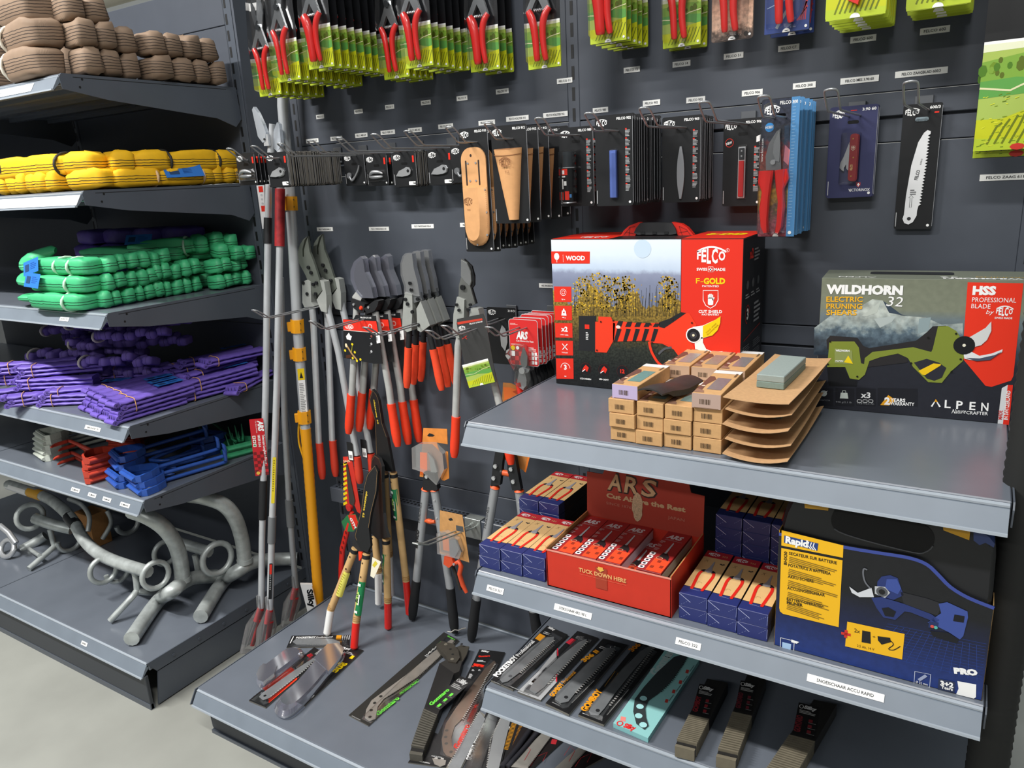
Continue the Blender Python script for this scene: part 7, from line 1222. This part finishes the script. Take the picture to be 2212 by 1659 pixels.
p0, p1 = P3(o, (65, 782, -.3), (300, 860, -.36)); g = G(); g.tube([p0, Vector(p0).lerp(Vector(p1), .62)], .0235, WH, 10); g.tube([Vector(p0).lerp(Vector(p1), .64), Vector(p0).lerp(Vector(p1), .97)], .0237, M('d9a020', .5), 10); g.ob('label_wrap', r, None, 'white and yellow label')
p0, p1 = P3(o, (470, 1000, -.43), (520, 1060, -.45)); g = G(); g.tube([p0, p1], .0236, BK, 10); g.ob('black_sticker', r)
r2_, o = galv('galvanised tube rack with a thick bent tube and Y foot, in the middle', -.4, (1240, 1430))
tub(r2_, 'main_tube', P3(o, (900, 960, -.5), (1010, 1000, -.49), (1120, 1075, -.46), (1200, 1190, -.42), (1235, 1320, -.4), (1245, 1440, -.4)), .027, 12); tub(r2_, 'foot_tube', [*P3(o, (1480, 1405, -.26), (1330, 1415, -.34), (1245, 1450, -.4), (1170, 1510, -.47)), endp(o, 340, 1300, .2), endp(o, 284, 1380, .196)], .026, 12)
tub(r2_, 'cross_tube', P3(o, (1205, 1170, -.33), (1320, 1205, -.31), (1430, 1240, -.3)), .021); ring(r2_, o, 1130, 1245, -.36, .042); ring(r2_, o, 1483, 1285, -.29, .056, .0115); tub(r2_, 'leg', P3(o, (1330, 1260, -.31), (1345, 1330, -.31), (1355, 1400, -.31)), .011); g = G(); c = P3(o, (1248, 1432, -.4))[0]; g.tube([(c[0], c[1], c[2] - .004), (c[0], c[1], c[2] + .012)], .0295, GV, 12); g.ob('weld', r2_)
r3_, o = galv('galvanised tube rack with a thick bent tube and Y foot, at the right end', -.22, (1670, 1310))
tub(r3_, 'main_tube', P3(o, (1280, 850, -.36), (1400, 870, -.33), (1530, 920, -.29), (1610, 1020, -.25), (1655, 1170, -.22), (1670, 1310, -.22)), .0265, 12); tub(r3_, 'foot_tube', [*P3(o, (2030, 1285, -.02), (1880, 1290, -.08), (1730, 1310, -.18), (1620, 1370, -.25)), endp(o, 480, 1258, .2), endp(o, 433, 1332, .196)], .026, 12); g = G(); c = P3(o, (1672, 1305, -.22))[0]; g.tube([(c[0], c[1], c[2] - .004), (c[0], c[1], c[2] + .012)], .029, GV, 12); g.ob('weld', r3_)
r4_, o = galv('galvanised tube rack half hidden at the back left with open hook rings', -.4, (340, 1080))
tub(r4_, 'main_tube', P3(o, (240, 1010, -.42), (350, 1050, -.4), (490, 1085, -.36)), .0235); ring(r4_, o, 205, 1000, -.44, .05, .0105); ring(r4_, o, 470, 1160, -.35, .045, .0105, 170, 400); ring(r4_, o, 870, 1040, -.2, .045, .0105, 180, 390); tub(r4_, 'leg', P3(o, (340, 1085, -.4), (355, 1140, -.4), (372, 1205, -.4)), .011); tub(r4_, 'leg', [*P3(o, (375, 1200, -.4), (330, 1240, -.44)), endp(o, 62, 1229, .178)], .012); tub(r4_, 'leg', P3(o, (730, 960, -.22), (760, 1040, -.22), (700, 1150, -.26)), .01); tub(r4_, 'cross_tube', P3(o, (310, 1130, -.36), (230, 1180, -.4), (150, 1225, -.44)), .021)
tub(r4_, 'pin', P3(o, (200, 1220, -.44), (270, 1265, -.48)), .008)
g = G(); o = PY(15, 1180, -.5); T = TR(*o); g.tube([(c_.x - o.x, c_.y - o.y, c_.z - o.z) for c_ in [PY(a / 3.16, 800 + b / 3.16, -.5) for a, b in ((0, 1060), (60, 1110), (110, 1180))]], .012, SV, 8); g.tube([(.05 * math.cos(k * PI / 8), .02 * math.sin(k * PI / 8), .03 * math.sin(k * PI / 8) - .01) for k in range(16)], .011, SV, 8, True); tag(thing('shackle', 'bright steel shackle lying at the left edge of the base deck', 'shackle', None, T, g), None, None)
g = G(); g.box(-.05, .06, -.04, .04, -.05, .1, M('a87848', .8, 0, .3, .08, 50), .001); tag(thing('cardboard_box', 'plain brown cardboard box standing behind the tubes at the left', 'box', None, TR(-1.28, -.25, .217), g), None, None)
# ================================================================ carded saws and sheaths lying on the base deck and the lowest shelf
ZA, ZB, ZC, ZD, Z7, Z3 = (1060, 1500, 3.0238), (1420, 1400, 2.886), (860, 1360, 3.1846), (530, 1360, 4.7037), (1000, 1330, 3.072), (500, 1250, 2.989)
BLD = M('9a948c', .35, .3, .5, .12, 30); BLD2 = M('8d9092', .35, .3, .5, .12, 30); SAWC = 'carded saw blades lying flat'
def flat(name, label, cat, zm, z, quad, tk=.003, col='1b1b1c', group=SAWC, edge='6d6a62', curve=0):
    """quad: near-left, near-right, far-right, far-left corners measured in view zm, lying at height z"""
    pts = [PZ(zm[0] + a / zm[2], zm[1] + b / zm[2], z + tk) for a, b in quad]
    u = pts[1] - pts[0]; T = frame(pts[0], (u.x, u.y, 0), ((pts[3] - pts[0]).x, (pts[3] - pts[0]).y, 0)); r = thing(name, label, cat, group, T); q = tracer(T, *zm)
    L = q(*quad); g = G(); g.prism(L, -tk, -.0006, M(edge, .6)); g.prism(L, -.0006, 0, P(col)); g.ob('backing_card', r)
    return r, q, L
def saw(r, q, outline, edge, n, z=.0012, th=.0015, m=BLD, tz=.004, tm=None, name='saw_blade'):
    g = G(); o = q(*outline); g.prism(o, z, z + th, m); e = [Vector(p) for p in q(*edge)]; seg = [(e[i + 1] - e[i]).length for i in range(len(e) - 1)]; tot = sum(seg); cx = sum(p[0] for p in o) / len(o); cy = sum(p[1] for p in o) / len(o)
    for k in range(n):
        s = tot * (k + .5) / n; i = 0
        while s > seg[i] and i < len(seg) - 1: s -= seg[i]; i += 1
        d = (e[i + 1] - e[i]).normalized(); p = e[i] + d * s; nn = Vector((-d.y, d.x)); nn = -nn if (nn.dot(p - Vector((cx, cy))) < 0) else nn; w_ = tot / n * .3
        g.poly([p - d * w_ - nn * .001, p + d * w_ - nn * .001, p + nn * tz + d * w_ * .5, p + nn * tz * .9 - d * w_ * .6], z + th + .0003, tm or M('d8d6d0', .3, .5))
    return g.ob(name, r)
def holes(r, q, pts, rad, z, m): 
    g = G()
    for a in pts: g.disc(*q(*a), rad, z, m, 10)
    return g.ob('blade_hole', r)
def film(r, q, outline, h=.008, m=CLEAR): g = G(); o = q(*outline); cx = sum(p[0] for p in o) / len(o); cy = sum(p[1] for p in o) / len(o); g.prism(o, .0004, h, m, False, [(cx + (a - cx) * .93, cy + (b - cy) * .96) for a, b in o]); g.ob('clear_blister', r)
OGE, GRN_ = P('e89a1e'), P('6fdc4a')
zb = .1655
# base deck
r, q, L = flat('saw_card', 'blade card lying crosswise at the foot of the white handled shears', 'carded saw', ZD, zb, ((418, 182), (1056, 172), (1062, 55), (472, 62))); g = G(); z = .0004
quad_text(g, 'POCKETBOY', q(512, 90), q(712, 86), .0085, z, WH, .05); quad_text(g, 'Professional', q(720, 86), q(884, 80), .0072, z, WH, .02); g.poly(q((918, 104), (972, 104), (978, 58), (928, 58)), z, OGE); g.line(q((455, 140), (490, 70)), .003, z, WH)
for k in range(4): g.line(q((985 + k * 22, 108 - k * 2), (992 + k * 22, 60)), .003, z, P('c9c9c9'))
g.rect(*q(470, 178), *q(1050, 165), z, P('6a6a68')); g.ob('card_print', r); saw(r, q, ((480, 130), (520, 98), (700, 92), (880, 100), (960, 128), (965, 150), (800, 160), (520, 158)), ((620, 162), (960, 158)), 20, m=BLD2, tz=-.003); film(r, q, ((430, 176), (1040, 166), (1030, 90), (490, 96)))
r, q, L = flat('saw_card', 'red banded blade card under the two clear cases', 'carded saw', ZD, zb, ((36, 718), (205, 788), (815, 245), (700, 178)), .005); g = G()
g.poly(q((170, 600), (240, 745), (545, 490), (470, 375)), z, P('ee3a1c')); g.poly(q((162, 610), (215, 735), (240, 728), (190, 600)), z * 2, BK); g.line(q((505, 385), (535, 500)), .004, z * 2, BK); g.poly(q((622, 262), (668, 240), (690, 262), (650, 290)), z, P('b8202a')); g.bars(*q(700, 250), .04, .03, 6, z, P('b9b9b9')); g.ob('card_print', r)
saw(r, q, ((140, 690), (175, 650), (500, 420), (700, 290), (720, 300), (540, 470), (250, 700), (180, 725)), ((250, 690), (560, 450), (720, 310)), 22, m=BLD2, tz=.004); holes(r, q, [(200, 680)], .0045, .0032, BK); film(r, q, ((60, 715), (200, 775), (740, 300), (690, 240)))
r, q, L = flat('saw_card', 'black blade card with yellow numerals under the larger clear case', 'carded saw', ZD, zb, ((470, 720), (605, 772), (1200, 208), (970, 160)), .004); g = G(); quad_text(g, '306', q(915, 440), q(1045, 345), .016, z, YE, .06); g.poly(q((1050, 292), (1085, 262), (1112, 270), (1085, 300)), z, YE); g.line(q((612, 750), (700, 668)), .0025, z, WH); quad_text(g, 'SILKY', q(975, 190), q(1060, 212), .008, z, WH, .05); g.bars(*q(1010, 240), .035, .012, 2, z, P('c9c9c9')); g.ob('card_print', r)
def case(label, zm, out, zh, lid=None, dark=None):
    pts = [PZ(zm[0] + a / zm[2], zm[1] + b / zm[2], zh) for a, b in out]; o = sum(pts, Vector()) / len(pts); T = TR(*o) @ Matrix(); r = thing('clear_case', label, 'plastic case', 'clear plastic saw cases', T); L = [(p.x - o.x, p.y - o.y) for p in pts]; L = [(p[0], p[1]) for p in sm([(a, b, 0) for a, b in L], 3, True)]
    g = G(); n = len(L); sc = lambda s: [(a * s, b * s) for a, b in L]
    for a, b, z0, z1 in ((1.0, 1.03, -.014, -.004), (1.03, .96, -.004, .008), (.96, .84, .008, .014)): g.add([(x, y, z0) for x, y in sc(a)] + [(x, y, z1) for x, y in sc(b)], [(i, (i + 1) % n, n + (i + 1) % n, n + i) for i in range(n)], SMOKE, True)
    g.poly(sc(.84), .014, SMOKE); g.poly(sc(1.0), -.014, SMOKE); g.ob('case_shell', r)
    q = tracer(TR(o.x, o.y, zh), *zm); g = G()
    for d in dark or (): g.prism(q(*d), -.008, .004, M('43434f', .4))
    if dark: g.ob('folded_saw_handle', r)
    if lid: g = G(); g.prism(q(*lid), .002, .0165, SMOKE, False); g.ob('case_lid', r)
    return r
case('smaller clear rounded saw case lying on the left of the base deck', ZD, ((118, 500), (150, 425), (300, 310), (430, 210), (540, 195), (590, 230), (570, 280), (420, 400), (300, 490), (190, 578), (140, 560)), zb + .016, ((118, 500), (150, 425), (190, 390), (330, 410), (300, 490), (190, 578), (140, 560)), [((140, 480), (220, 395), (310, 420), (290, 470), (200, 520), (150, 530)), ((240, 370), (360, 260), (440, 250), (420, 290), (330, 350))])
case('larger clear rounded saw case lying over two black blade cards', ZD, ((305, 800), (330, 730), (520, 560), (740, 300), (850, 190), (950, 185), (1005, 230), (980, 310), (850, 440), (700, 620), (520, 800), (420, 858), (340, 850)), zb + .018, ((700, 330), (840, 190), (950, 180), (1010, 230), (985, 310), (850, 470), (820, 440)), [((730, 330), (850, 225), (920, 260), (820, 400)), ((350, 740), (420, 720), (440, 760), (380, 790)), ((560, 560), (700, 420), (740, 450), (640, 600))])
r, q, L = flat('saw_card', 'long blade card with green lettering in the middle of the base deck', 'carded saw', Z3, zb, ((757, 880), (885, 948), (1470, 400), (1372, 345)), .004, '2a2a28'); g = G(); quad_text(g, 'Gomtaro', q(948, 885), q(1088, 772), .015, z, GRN_, .05); quad_text(g, 'PROFESSIONAL', q(1096, 748), q(1208, 665), .0075, z, GRN_, .02); g.line(q((1088, 752), (1200, 668), (1212, 655), (1205, 650), (1085, 740)), .0008, z, GRN_, True)
g.bars(*q(1245, 500), .03, .012, 2, z, P('c9c9c9')); g.poly(q((1330, 420), (1352, 405), (1362, 412), (1340, 430)), z, GRN_); quad_text(g, 'Gomtaro', q(1392, 372), q(1440, 398), .006, z, GRN_, .02); quad_text(g, 'MADE IN JAPAN', q(775, 888), q(830, 916), .003, z, P('c9c9c9'))
for k in range(4): g.line(q((1262 + k * 22, 500 - k * 20), (1282 + k * 22, 470 - k * 18)), .004, z, P('c4c4c0'))
g.ob('card_print', r); saw(r, q, ((862, 905), (870, 850), (905, 790), (1000, 720), (1150, 610), (1300, 480), (1420, 395), (1440, 405), (1330, 520), (1200, 640), (1080, 720), (985, 780), (945, 830), (930, 910), (890, 925)), ((1010, 762), (1090, 712), (1210, 632), (1330, 520), (1440, 412)), 46, m=BLD, tz=.0035, tm=M('9a958c', .35, .6)); holes(r, q, [(965, 765), (925, 808), (903, 855), (895, 898)], .005, .0032, P('2a2a28')); film(r, q, ((840, 905), (900, 935), (1460, 400), (1390, 380)), .006)
def sheath(label, zm, z0, quad, ht, rib0, brand, red, cat='saw sheath', rc='6f6858', cap=True):
    pts = [PZ(zm[0] + a / zm[2], zm[1] + b / zm[2], z0 + ht) for a, b in quad]; u = pts[1] - pts[0]; T = frame(pts[0], (u.x, u.y, 0), ((pts[3] - pts[0]).x, (pts[3] - pts[0]).y, 0)); r = thing('saw_sheath', label, cat, 'ribbed saw sheaths', T); q = tracer(T, *zm); L = [Vector((*p, 0)) for p in q(*quad)]
    RIB_LIT = M(rc, .6, 0, .35, .12, 40); B_ = M('222120', .5, 0, .4, .06, 40); lerp = lambda t: (L[0].lerp(L[3], t), L[1].lerp(L[2], t)); g = G(); a0, a1 = lerp(0); b0, b1 = lerp(1)  # tan rib colour paints the light falling on the black sheath
    def blk(t0, t1, z0_, z1_, m, k=0): c0, c1 = lerp(t0); d0, d1 = lerp(t1); i = (c1 - c0) * k; p = [tuple((c0 + i)[:2]), tuple((c1 - i)[:2]), tuple((d1 - i)[:2]), tuple((d0 + i)[:2])]; g.prism(p, z0_, z1_, m)
    blk(rib0, 1, -ht, 0, B_); blk(.03, rib0, -ht * .96, -.003, B_, .02); blk(0, .03, -ht, -.004, RIB_LIT, .01); g.ob('sheath_body', r); g = G(); n = int(15 * rib0 / .4)
    for k in range(n): t = .06 + (rib0 - .06) * k / n; blk(t, t + (rib0 - .06) / n * .55, -ht * .98, .0035, RIB_LIT)
    g.ob('rib', r)['kind'] = 'stuff'
    g = G(); c0, c1 = lerp(rib0 + .03); d0, d1 = lerp(.97); uu = (c1 - c0); g.T = frame((c0.x, c0.y, .0004), uu, d0 - c0); w_ = uu.length; h_ = (d0 - c0).length * .85; g.rect(w_ * .06, 0, w_ * .94, h_, 0, P('1c1b1b')); g.text('Silky', w_ * .3, h_ * .84, h_ * .1, .0004, P('d4d4d2'), w=w_ * .5, b=.05, it=.15); g.line([(w_ * .2 + .004 * math.cos(k * PI / 6), h_ * .88 + .006 * math.sin(k * PI / 6)) for k in range(13)], .0014, .0004, P('d4d4d2')); g.bars(w_ * .15, h_ * .66, w_ * .7, h_ * .12, 3, .0004, P('a9a9a6')); g.text(brand, w_ * .32, h_ * .06, w_ * .24, .0004, red, w=h_ * .52, rot=90, b=.05)
    for k in range(3): g.rrect(w_ * .58, h_ * (.1 + .17 * k), w_ * .74, h_ * (.19 + .17 * k), .001, .0004, red); g.line([(w_ * .58, h_ * (.08 + .17 * k)), (w_ * .88, h_ * (.08 + .17 * k))], .001, .0004, P('9a9a98'))
    g.T = Matrix(); g.ob('sheath_label', r)
    return r, q, L
r, q, L = sheath('ribbed black saw sheath with green lettering lying on the base deck', ZC, zb, ((75, 845), (165, 858), (385, 300), (285, 230)), .028, .45, 'Gomtaro', GRN_, rc='55524a')
g = G(); g.prism(q((285, 230), (385, 300), (420, 285), (440, 215), (350, 195)), -.028, -.001, M('2e2c29', .55)); g.ob('sheath_mouth', r); g = G(); HD_ = M('3d3932', .6, 0, .4, .1, 40); o = q((262, 110), (300, 85), (380, 105), (415, 150), (425, 200), (400, 235), (345, 225), (330, 190), (290, 150)); g.prism(o, -.012, .004, HD_, False); g.prism(q((380, 120), (430, 95), (488, 105), (470, 160), (440, 210), (420, 200)), -.012, -.006, M('4a463e', .5, .3)); hb = g.ob('belt_clip', r)
g = G()
for a in ((360, 142), (376, 178), (438, 108)): g.disc(*q(*a), .0045, .0045, M('141312', .8), 10)
for a in ((328, 110), (372, 212)): g.disc(*q(*a), .0055, .0046, M('a49c8c', .4, .5), 10); c = q(*a); g.rect(c[0] - .004, c[1] - .0006, c[0] + .004, c[1] + .0006, .005, M('3a3630', .6))
g.ob('clip_screw', r); g = G(); g.tube([(*a, -.008) for a in sm([(*b, 0) for b in q((350, 30), (400, 20), (440, 5), (470, -15))], 3)] if 0 else [(b[0], b[1], .004 + .003 * math.sin(i)) for i, b in enumerate(q((340, 20), (365, 30), (390, 14), (415, 14), (440, -2), (465, -8)))], .002, M('b8b4ac', .4, .4), 6); g.ob('twist_tie', r)
r, q, L = flat('saw_card', 'blade card with red lettering at the left front corner of the lowest shelf', 'carded saw', ZC, zb, ((195, 880), (400, 900), (735, 155), (560, 135)), .005); g = G(); quad_text(g, 'Gomtaro', q(415, 822), q(495, 655), .016, z, P('f0321e'), .06); quad_text(g, 'PROFESSIONAL', q(492, 635), q(548, 515), .0085, z, P('f0321e'), .02); g.line(q((478, 638), (540, 508), (556, 508), (496, 645)), .0008, z, P('f0321e'), True); quad_text(g, 'Gomtaro', q(552, 190), q(632, 186), .008, z, P('e8301e'), .04); quad_text(g, 'Silky', q(570, 150), q(625, 158), .007, z, WH, .03); g.poly(q((522, 232), (595, 245), (588, 262), (515, 250)), z, P('e8301e'))
for k in range(4): g.bars(*q(505 + (k % 2) * 45, 285 - (k // 2) * 28), .009, .008, 2, z, P('d84a3a' if k > 1 else 'd8d8d8'))
g.bars(*q(540, 222), .03, .01, 2, z, P('d8d8d8')); g.bars(*q(480, 335), .012, .022, 5, z, P('d8d8d8')); quad_text(g, 'MADE IN JAPAN', q(228, 872), q(300, 884), .0035, z, WH); g.ob('card_print', r)
saw(r, q, ((310, 840), (300, 760), (330, 650), (400, 540), (500, 400), (600, 270), (660, 218), (675, 235), (600, 350), (520, 490), (440, 620), (390, 670), (368, 740), (370, 800), (395, 850), (370, 885), (330, 870)), ((440, 625), (510, 510), (600, 350), (672, 240)), 34, m=M('a38f80', .3, .8, .5, .1, 20), tz=.004); holes(r, q, [(335, 700), (328, 745), (332, 790), (365, 848)], .0048, .0032, P('55504a')); film(r, q, ((285, 860), (395, 895), (690, 240), (640, 205), (480, 380), (310, 640)), .008)
r, q, L = flat('saw_card', 'blade card whose lower edge peeks out under the red lettered card', 'carded saw', ZC, zb - .0004, ((68, 912), (330, 948), (420, 780), (230, 700)), .004); g = G(); quad_text(g, 'MADE IN JAPAN', q(130, 905), q(215, 925), .004, z, WH); g.ob('card_print', r); saw(r, q, ((235, 890), (330, 905), (325, 935), (290, 948), (250, 930)), ((240, 890), (325, 900)), 2, m=BLD); 
# partly hidden blades under the lowest shelf, right bay base
for nm, lab, quad, col, out, edge, n, cm in (('saw_blade', 'bare grey saw blade in clear film beside the red lettered card', ((330, 950), (420, 990), (620, 600), (560, 560)), '7b7870', ((340, 960), (420, 980), (600, 620), (560, 570)), ((345, 945), (555, 575)), 30, BLD2), ('saw_blade', 'broad pale saw blade lying under the shelf corner', ((610, 960), (705, 985), (790, 600), (720, 580)), '2a2a2a', ((610, 960), (690, 975), (775, 620), (720, 590), (660, 700)), ((612, 955), (640, 760), (715, 600)), 32, M('b2b5b6', .35, .6))):
    r, q, L = flat('saw_card', lab, 'carded saw', ZC, zb, quad, .004, col); saw(r, q, out, edge, n, m=cm, tz=.003)
r, q, L = flat('saw_card', 'black blade card with white lettering under the shelf corner', 'carded saw', ZC, zb + .002, ((450, 960), (600, 1000), (705, 600), (610, 560)), .004); g = G(); quad_text(g, 'GOMBOY', q(500, 900), q(535, 790), .013, z, WH, .05); quad_text(g, 'Professional', q(538, 785), q(605, 645), .011, z, WH, .03); g.ob('card_print', r); film(r, q, ((455, 955), (560, 985), (690, 610), (620, 580)), .01)
r, q, L = flat('saw_card', 'orange striped saw card under the lowest shelf', 'carded saw', ZC, zb, ((700, 960), (790, 990), (900, 640), (790, 620)), .004); g = G()
for i in range(2):
    for k in range(22): t = k / 22; a = Vector(q(722 + i * 55, 820)).lerp(Vector(q(790 + i * 55, 620)), t); b = Vector(q(757 + i * 55, 825)).lerp(Vector(q(822 + i * 55, 628)), t); g.line([a, b], .0022, z, P('d8951e' if i == 0 else 'b97a1a'))
g.line(q((722, 800), (752, 690)), .006, z * 2, P('e8801a')); g.line(q((748, 700), (764, 668)), .006, z * 2, WH); g.ob('card_print', r)
for lab, quad, out, edge, red in (('grey blade card with thin red outline pattern under the lowest shelf', ((120, 475), (250, 500), (480, 290), (330, 240)), ((130, 478), (240, 490), (300, 410), (405, 265), (345, 248), (240, 350)), ((245, 480), (320, 380), (405, 270)), 1), ('second red outlined blade card further right under the lowest shelf', ((420, 490), (560, 510), (760, 400), (620, 330)), ((420, 485), (520, 490), (560, 440), (640, 355), (590, 340), (500, 410)), ((530, 470), (620, 370)), 1), ('black sheathed saw card between the striped and the red outlined cards', ((60, 490), (150, 500), (330, 240), (215, 190)), (), (), 0)):
    r, q, L = flat('saw_card', lab, 'carded saw', ZA, zb, quad, .005, '201a1a')
    if out: saw(r, q, out, edge, 22, m=M('a6a29a', .4, .4, .5, .1, 30), tz=.002, tm=M('3a3634', .6)); g = G(); c = P('c8323a'); x, y = out[0]; g.line(q((x + 60, y - 80), (x + 100, y - 140), (x + 130, y - 110), (x + 90, y - 40)), .001, .0034, c); g.line(q((x + 130, y - 10), (x + 170, y - 70), (x + 240, y - 100), (x + 210, y - 40)), .001, .0006, c); g.poly(q((x + 270, y - 185), (x + 305, y - 180), (x + 295, y - 150), (x + 262, y - 155)), .0006, c); g.ob('card_print', r)
    else: g = G(); g.tube([(*a, .004) for a in q((75, 480), (180, 350), (270, 220))], .008, M('24242a', .5), 8, sq=.5); g.tube([(*a, .004) for a in q((110, 480), (210, 370), (320, 240))], .007, M('2c2c32', .5), 8, sq=.5); g.ob('folded_saw_handle', r)
# lowest shelf
zl = .4442
r, q, L = flat('saw_card', 'blade card with white lettering at the left end of the lowest shelf', 'carded saw', Z7, zl, ((185, 425), (332, 488), (695, 125), (560, 65)), .006); g = G(); quad_text(g, 'POCKETBOY', q(228, 408), q(368, 275), .0135, z, WH, .06); quad_text(g, 'Professional', q(372, 272), q(478, 172), .0115, z, WH, .02); g.poly(q((478, 152), (510, 118), (550, 138), (515, 172)), z, OGE); g.bars(*q(528, 118), .028, .012, 2, z, P('b9b9b9')); quad_text(g, 'Silky', q(562, 82), q(606, 100), .008, z, WH, .03); g.rect(*q(205, 440), *q(250, 455), z, P('8a8a88')); g.bars(*q(300, 468), .09, .004, 1, z, P('9a9a98')); g.ob('card_print', r)
saw(r, q, ((245, 430), (262, 390), (340, 320), (450, 220), (545, 150), (605, 145), (600, 175), (480, 280), (380, 380), (300, 440), (262, 450)), ((375, 385), (480, 285), (605, 165)), 24, m=BLD2, tz=.005); holes(r, q, [(315, 408)], .005, .0032, P('55565a')); film(r, q, ((225, 440), (310, 475), (660, 150), (590, 110)))
r, q, L = flat('saw_card', 'grey and white checkered blade card, second on the lowest shelf', 'carded saw', Z7, zl, ((362, 505), (515, 562), (900, 148), (760, 100)), .004); g = G(); g.poly(q((362, 505), (515, 562), (625, 440), (625, 340), (620, 225), (500, 370)), z, P('a9aaab')); R = random.Random(2)
for k in range(16): a = R.uniform(395, 620); b = 500 - (a - 400) * .95 + R.uniform(-25, 50); g.poly(q((a, b), (a + 34, b + 12), (a + 58, b - 12), (a + 24, b - 24)), z * 2, P(R.choice(('3a3b3d', '55575a', 'd8d9da', '2c2d2f'))))
g.line(q((628, 218), (630, 270)), .003, z * 2, P('d8283a')); g.line(q((620, 440), (622, 390)), .003, z * 2, P('d8283a')); g.poly(q((682, 178), (722, 150), (752, 162), (712, 195)), z, P('c8283a')); g.bars(*q(745, 150), .03, .012, 3, z, P('b9b9b9')); g.ob('card_print', r)
saw(r, q, ((440, 500), (460, 460), (560, 350), (680, 250), (770, 180), (822, 160), (815, 190), (700, 310), (600, 410), (540, 480), (480, 525)), ((560, 462), (680, 335), (825, 172)), 24, m=BLD2, tz=.005); film(r, q, ((400, 505), (500, 540), (860, 160), (770, 140)))
r, q, L = flat('saw_card', 'black blade card with orange lettering, third on the lowest shelf', 'carded saw', Z7, zl, ((548, 580), (703, 652), (1092, 195), (930, 150)), .006); g = G(); quad_text(g, 'GOMBOY', q(600, 540), q(672, 455), .012, z, OGE, .05); quad_text(g, 'Professional', q(676, 450), q(752, 378), .011, z, OGE); quad_text(g, '306 II', q(806, 310), q(908, 240), .013, z, OGE, .05); g.bars(*q(900, 215), .032, .012, 2, z, P('b9b9b9')); g.bars(*q(590, 578), .03, .004, 1, z, P('b9b9b9')); g.line(q((722, 580), (872, 430)), .0022, z, P('8a8a88')); g.ob('card_print', r)
saw(r, q, ((610, 560), (630, 510), (740, 410), (860, 290), (950, 220), (1010, 218), (1000, 240), (880, 370), (760, 500), (700, 575), (650, 585)), ((742, 520), (870, 385), (1010, 228)), 24, m=BLD2, tz=.005); holes(r, q, [(685, 548)], .005, .0032, P('2a2a2c')); film(r, q, ((580, 575), (690, 630), (1050, 215), (960, 190)))
r, q, L = flat('saw_card', 'black blade card with broken orange lettering, fourth on the lowest shelf', 'carded saw', Z7, zl, ((765, 655), (935, 722), (1330, 235), (1165, 172)), .006); g = G(); quad_text(g, 'GOMBOY', q(818, 640), q(930, 500), .016, z, OGE, .06); quad_text(g, '306 II', q(1125, 240), q(1210, 172), .013, z, P('c87a1a'), .05); g.line(q((940, 470), (1010, 370), (1030, 380), (960, 480)), .0008, z, P('b8862a'), True); g.line(q((955, 660), (1100, 490)), .0022, z, P('8a8a88')); g.bars(*q(790, 650), .025, .004, 1, z, P('b9b9b9')); g.ob('card_print', r)
saw(r, q, ((835, 640), (860, 590), (960, 480), (1060, 360), (1180, 240), (1270, 190), (1260, 220), (1130, 370), (1010, 520), (940, 620), (900, 665), (850, 665)), ((968, 605), (1090, 450), (1265, 215)), 30, m=BLD2, tz=.005); holes(r, q, [(895, 636)], .005, .0032, P('2a2a2c')); film(r, q, ((805, 655), (925, 700), (1290, 240), (1200, 200)))
r, q, L = flat('saw_card', 'pale turquoise blade card with red lettering on the lowest shelf', 'carded saw', Z7, zl, ((997, 712), (1228, 812), (1570, 290), (1345, 222)), .012, '8fc6c4', edge='7fb6b8'); g = G(); quad_text(g, 'Silky', q(1062, 738), q(1138, 762), .013, z, P('dc3030'), .06, .1); c = q(1042, 715); g.line([(c[0] + .006 * math.cos(k * PI / 6), c[1] + .007 * math.sin(k * PI / 6)) for k in range(13)], .0028, z, P('dc3030')); g.poly(q((1048, 668), (1082, 675), (1078, 705), (1044, 695)), z, P('e88a80')); quad_text(g, 'Gomtaro', q(1285, 400), q(1420, 215), .02, z, P('b8cfcd'), .06)
for a in ((1338, 575), (1385, 512), (1430, 450), (1475, 380)): g.poly(q(a, (a[0] + 20, a[1] + 5), (a[0] + 26, a[1] - 18), (a[0] + 8, a[1] - 22)), z, P('b84038')); g.line(q((a[0] + 30, a[1] - 8), (a[0] + 60, a[1] - 50)), .002, z, P('5a7a7a'))
g.ob('card_print', r); saw(r, q, ((1205, 760), (1150, 720), (1130, 640), (1140, 560), (1200, 480), (1290, 380), (1400, 280), (1500, 250), (1460, 330), (1380, 440), (1300, 520), (1230, 570), (1210, 620), (1215, 680), (1232, 735)), ((1310, 515), (1390, 435), (1500, 262)), 24, m=M('4a5254', .4, .5), tz=.003, tm=M('2a3032', .5)); holes(r, q, [(1198, 556), (1175, 610), (1166, 672), (1196, 732)], .0085, .0032, P('a6dada'))
sheath('ribbed black saw sheath, leftmost of three on the lowest shelf', ZB, zl, ((108, 600), (232, 632), (440, 215), (310, 190)), .03, .42, 'GOMBOY', P('8a2a30'))
sheath('ribbed black saw sheath, middle of three on the lowest shelf', ZB, zl, ((365, 665), (490, 695), (680, 190), (560, 165)), .03, .5, 'GOMTARO', P('6a2630'))
sheath('ribbed black saw sheath, rightmost of three and nearest the shelf front', ZB, zl, ((655, 790), (830, 850), (1120, 350), (975, 320)), .03, .5, 'GOMTARO', P('7a2a30'))
p = PZ(1965, 1652, .17); r = thing('saw_card', 'white and red card corner showing under the right end of the lowest shelf', 'carded saw', SAWC, lie(p.x, p.y, .1658, -35)); g = G(); g.box(-.01, .05, -.2, .005, 0, .004, M('b9b4b2', .5)); g.rect(-.01, -.03, .05, .002, .0045, P('a8323a')); g.ob('backing_card', r)
